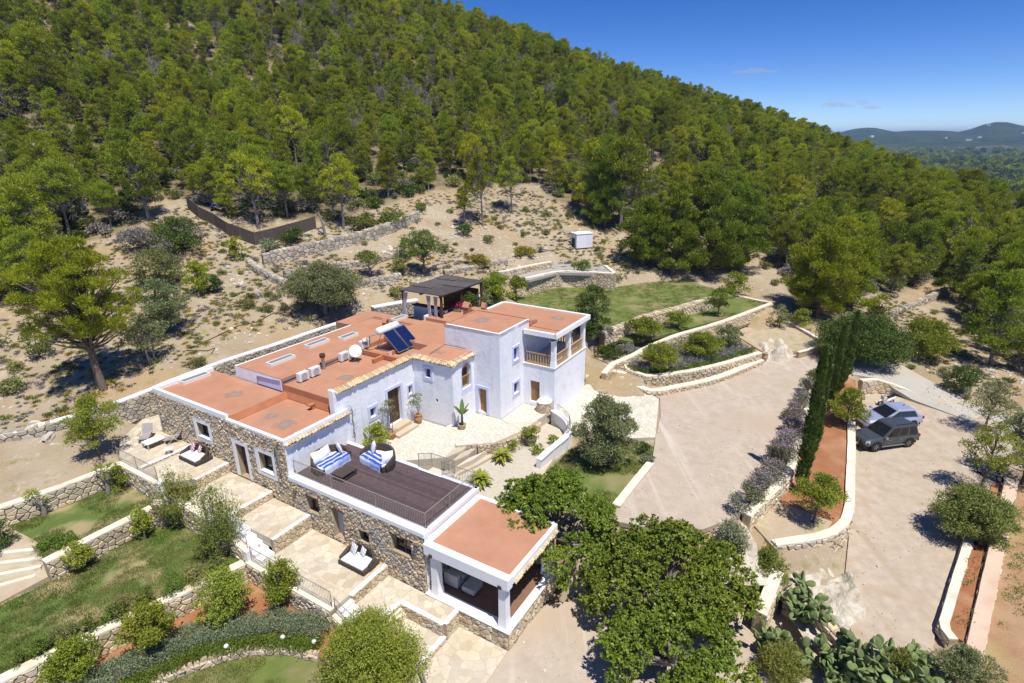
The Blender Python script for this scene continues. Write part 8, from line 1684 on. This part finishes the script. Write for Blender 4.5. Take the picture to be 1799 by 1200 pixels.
# ------------------------------------------------------------------ the plain and the far hills
def far_h(X, Y):
    r = np.hypot(X, Y); a = np.degrees(np.arctan2(X, Y)); h = -48+16*vnoise(X, Y, 900, 61)+9*vnoise(X, Y, 300, 62)
    rise = np.clip((r-3200)/1500, 0, 1); rise = rise*rise*(3-2*rise)
    for a0, w, top, rr in ((25,6,50,4700),(30.3,3.2,74,5000),(33.5,6,48,4800),(38.6,2.6,92,5100),(42.5,6,66,5000),(22,5,60,5200),(50,8,70,5000),(10,12,65,5200),(-20,40,65,5200)): h = np.maximum(h, -45+(top+45-(0))*np.exp(-((a-a0)/w)**2)*np.exp(-((r-rr)/1300)**2)+10*vnoise(X, Y, 420, 63)+7*vnoise(X, Y, 150, 64))
    return h
rs = np.concatenate([np.linspace(300, 1500, 40), np.linspace(1560, 4000, 44), np.linspace(4060, 7000, 44), [9000, 14000]]); th = np.radians(np.linspace(-60, 75, 200)); RR, TT = np.meshgrid(rs, th, indexing='ij'); X = RR*np.sin(TT); Y = RR*np.cos(TT); Z = far_h(X, Y); Z[rs < 460] -= 6
n1, n2 = X.shape; idx = np.arange(n1*n2).reshape(n1, n2)
def plain_mat():
    m = bpy.data.materials.new('far_country'); m.use_nodes = True; nt = m.node_tree; p = nt.nodes['Principled BSDF']; p.inputs['Roughness'].default_value = 1; p.inputs['Specular IOR Level'].default_value = .05; pos = nd(nt, 'ShaderNodeNewGeometry').outputs['Position']
    def noise(s, d=5, r=.6): n = nd(nt, 'ShaderNodeTexNoise'); n.inputs['Scale'].default_value = s; n.inputs['Detail'].default_value = d; n.inputs['Roughness'].default_value = r; nt.links.new(pos, n.inputs['Vector']); return n.outputs['Fac']
    def mr(f, a, b): r = nd(nt, 'ShaderNodeMapRange'); r.inputs[1].default_value = a; r.inputs[2].default_value = b; nt.links.new(f, r.inputs[0]); return r.outputs[0]
    def mix(f, a, b):
        x = nd(nt, 'ShaderNodeMix', data_type='RGBA'); nt.links.new(f, x.inputs[0])
        for i, c in ((6, a), (7, b)):
            if isinstance(c, tuple): x.inputs[i].default_value = (*c, 1)
            else: nt.links.new(c, x.inputs[i])
        return x.outputs[2]
    c = mix(mr(noise(.02, 6, .7), .4, .6), (.03,.05,.016), (.085,.11,.034)); c = mix(mr(noise(.0045, 5, .7), .55, .60), c, (.24,.20,.10)); c = mix(mr(noise(.009, 5, .7), .60, .64), c, (.42,.27,.16)); c = mix(mr(noise(.02, 6, .75), .48, .62), c, (.035,.055,.018)); sz = nd(nt, 'ShaderNodeSeparateXYZ'); nt.links.new(pos, sz.inputs[0]); c = mix(mr(sz.outputs[2], -38, -22), c, mix(mr(noise(.012, 7, .75), .42, .60), (.014,.026,.009), (.05,.066,.022))); nt.links.new(c, p.inputs['Base Color']); return m
MT['plain'] = plain_mat()
tag(mobj('plain_and_far_hills', fast_mesh('plain', np.stack([X.ravel(), Y.ravel(), Z.ravel()], 1), np.stack([idx[:-1,:-1].ravel(), idx[:-1,1:].ravel(), idx[1:,1:].ravel(), idx[1:,:-1].ravel()], 1), MT['plain'], True)), kind='structure')
fw = []
R1 = 330*np.exp(rng.random(7000)*math.log(2600/330)); A1 = np.radians(rng.uniform(18, 50, 7000)); X = R1*np.sin(A1); Y = R1*np.cos(A1); Z = far_h(X, Y); nn = vnoise(X, Y, 90, 71)
for x, y, z, n_, r_ in zip(X, Y, Z, nn, R1):
    if n_ > -.12: fw.append((x, y, z-.5, rg.random()*6.28, rg.uniform(.8,1.7)*(1+r_/2500), rg.choice((0,0,1))))
def clump(seed, mat): r = np.random.default_rng(seed); bl = crown_blobs(r, 3.0, 1.0, 4.2, 9, bush, (.35,.5)); V, F = blob_leaves(bl, 26, 1.3, .8, r); return fast_mesh('clump', V, F, MT[mat])
instances('plain_trees', 'scattered trees of the distant plain', 'trees', fw, [clump(1,'pine_dark'), clump(2,'lentisk')])
def house(label, px, py, d, w, dp, h, rz, mat='plaster_clean', wing=False, zfix=None):
    p = GD(px, py, d); z = zfix if zfix is not None else p[2]; t = thing('far_house', label, 'house', (p[0], p[1], z), rz, 'white houses in the plain'); m = MB(); m.box(-w/2,w/2,-dp/2,dp/2,-3,h); m.build('wall', MT[mat], t); m = MB(); m.box(-w/2-.15,w/2+.15,-dp/2-.15,dp/2+.15,h+.002,h+.3); m.build('roof', MT['cap_white'], t)
    n = max(1, int(w/4))
    for k in range(n): x = -w/2+(k+.5)*w/n; m = MB(); m.box(x-.6,x+.6,-dp/2-.05,-dp/2+.02,h*.3,h*.75); m.build('window', MT['glass'], t)
    if wing: m = MB(); m.box(w/2,w/2+w*.5,-dp*.3,dp*.5,-3,h*.6); m.build('side_wing', MT[mat], t)
house('white house half hidden among the pines on the right', 1683, 372, 150, 6.5, 5, 5.5, R(-25), wing=True)
for i, (px, py, d, w, h, lab) in enumerate([(1700,254,3000,26,8,'white farmhouse in the middle of the plain, larger of a pair'),(1718,254,3050,18,7,'white farmhouse right beside the larger one in the plain'),(1650,266,2000,22,6,'low white building on the near plain'),(1748,271,1700,24,7,'white cube house at the right of the plain'),(1540,264,2400,16,6,'white house at the foot of the wooded ridge'),(1530,244,3300,26,8,'pale hamlet on the slope of the far hills'),(1660,247,3100,18,7,'small white house under the far hills'),(1732,240,3600,24,8,'white houses high on the far right hill'),(1690,300,1150,16,6,'small white shed near the tree line'),(1795,248,3200,30,8,'white house at the right edge of the plain')]):
    p = GD(px, py, d); z = float(far_h(np.array([p[0]]), np.array([p[1]]))[0]); house(lab, px, py, d, w, w*.6, h, R(-20+i*9), zfix=z)
print('far', round(time.time()-T0, 1))
# ------------------------------------------------------------------ air
hz = MB(); hz.box(-9000, 15000, -400, 15000, -75, 115); hzo = hz.build('haze', None); tag(hzo, 'thin blue haze over the plain', 'haze', None, 'stuff')
hm = bpy.data.materials.new('haze_air'); hm.use_nodes = True; nt = hm.node_tree; nt.nodes.remove(nt.nodes['Principled BSDF']); pv = nd(nt, 'ShaderNodeVolumePrincipled'); pv.inputs['Color'].default_value = (.45,.68,1,1); pv.inputs['Density'].default_value = .00010; pv.inputs['Anisotropy'].default_value = 0.0
nt.links.new(pv.outputs[0], nt.nodes['Material Output'].inputs['Volume']); hzo.data.materials.clear(); hzo.data.materials.append(hm)
# two faint little clouds far beyond the hills
cm_ = bpy.data.materials.new('thin_cloud'); cm_.use_nodes = True; nt = cm_.node_tree; nt.nodes.remove(nt.nodes['Principled BSDF']); pv = nd(nt, 'ShaderNodeVolumePrincipled'); pv.inputs['Color'].default_value = (.95,.96,1,1); pv.inputs['Density'].default_value = .0022
nt.links.new(pv.outputs[0], nt.nodes['Material Output'].inputs['Volume'])
for (px, py, d, puffs) in ((1325,127,9000,[(-190,0,150,26),(20,20,190,34),(230,10,120,20)]), (1495,186,12000,[(-330,30,250,40),(-60,0,160,30),(230,60,140,60),(420,-30,190,36)])):
    c = GD(px, py, d); t = bpy.data.objects.new('cloud', None); LINK(t); t.location = c; tag(t, kind='structure')
    for (x, z, rx, rz_) in puffs:
        m = MB(); prof = [(max(.001, math.sin(math.pi*k/10)), -math.cos(math.pi*k/10)) for k in range(11)]; m.lathe(prof, (0,0,0), 18); m.v = [(x+a*rx, b*rx*.6, z+c_*rz_) for a, b, c_ in m.v]; m.build('puff', cm_, t)
print('done', round(time.time()-T0, 1))
print('tris', sum(sum(len(p.vertices)-2 for p in m.polygons) for m in bpy.data.meshes), 'objects', len(bpy.data.objects))
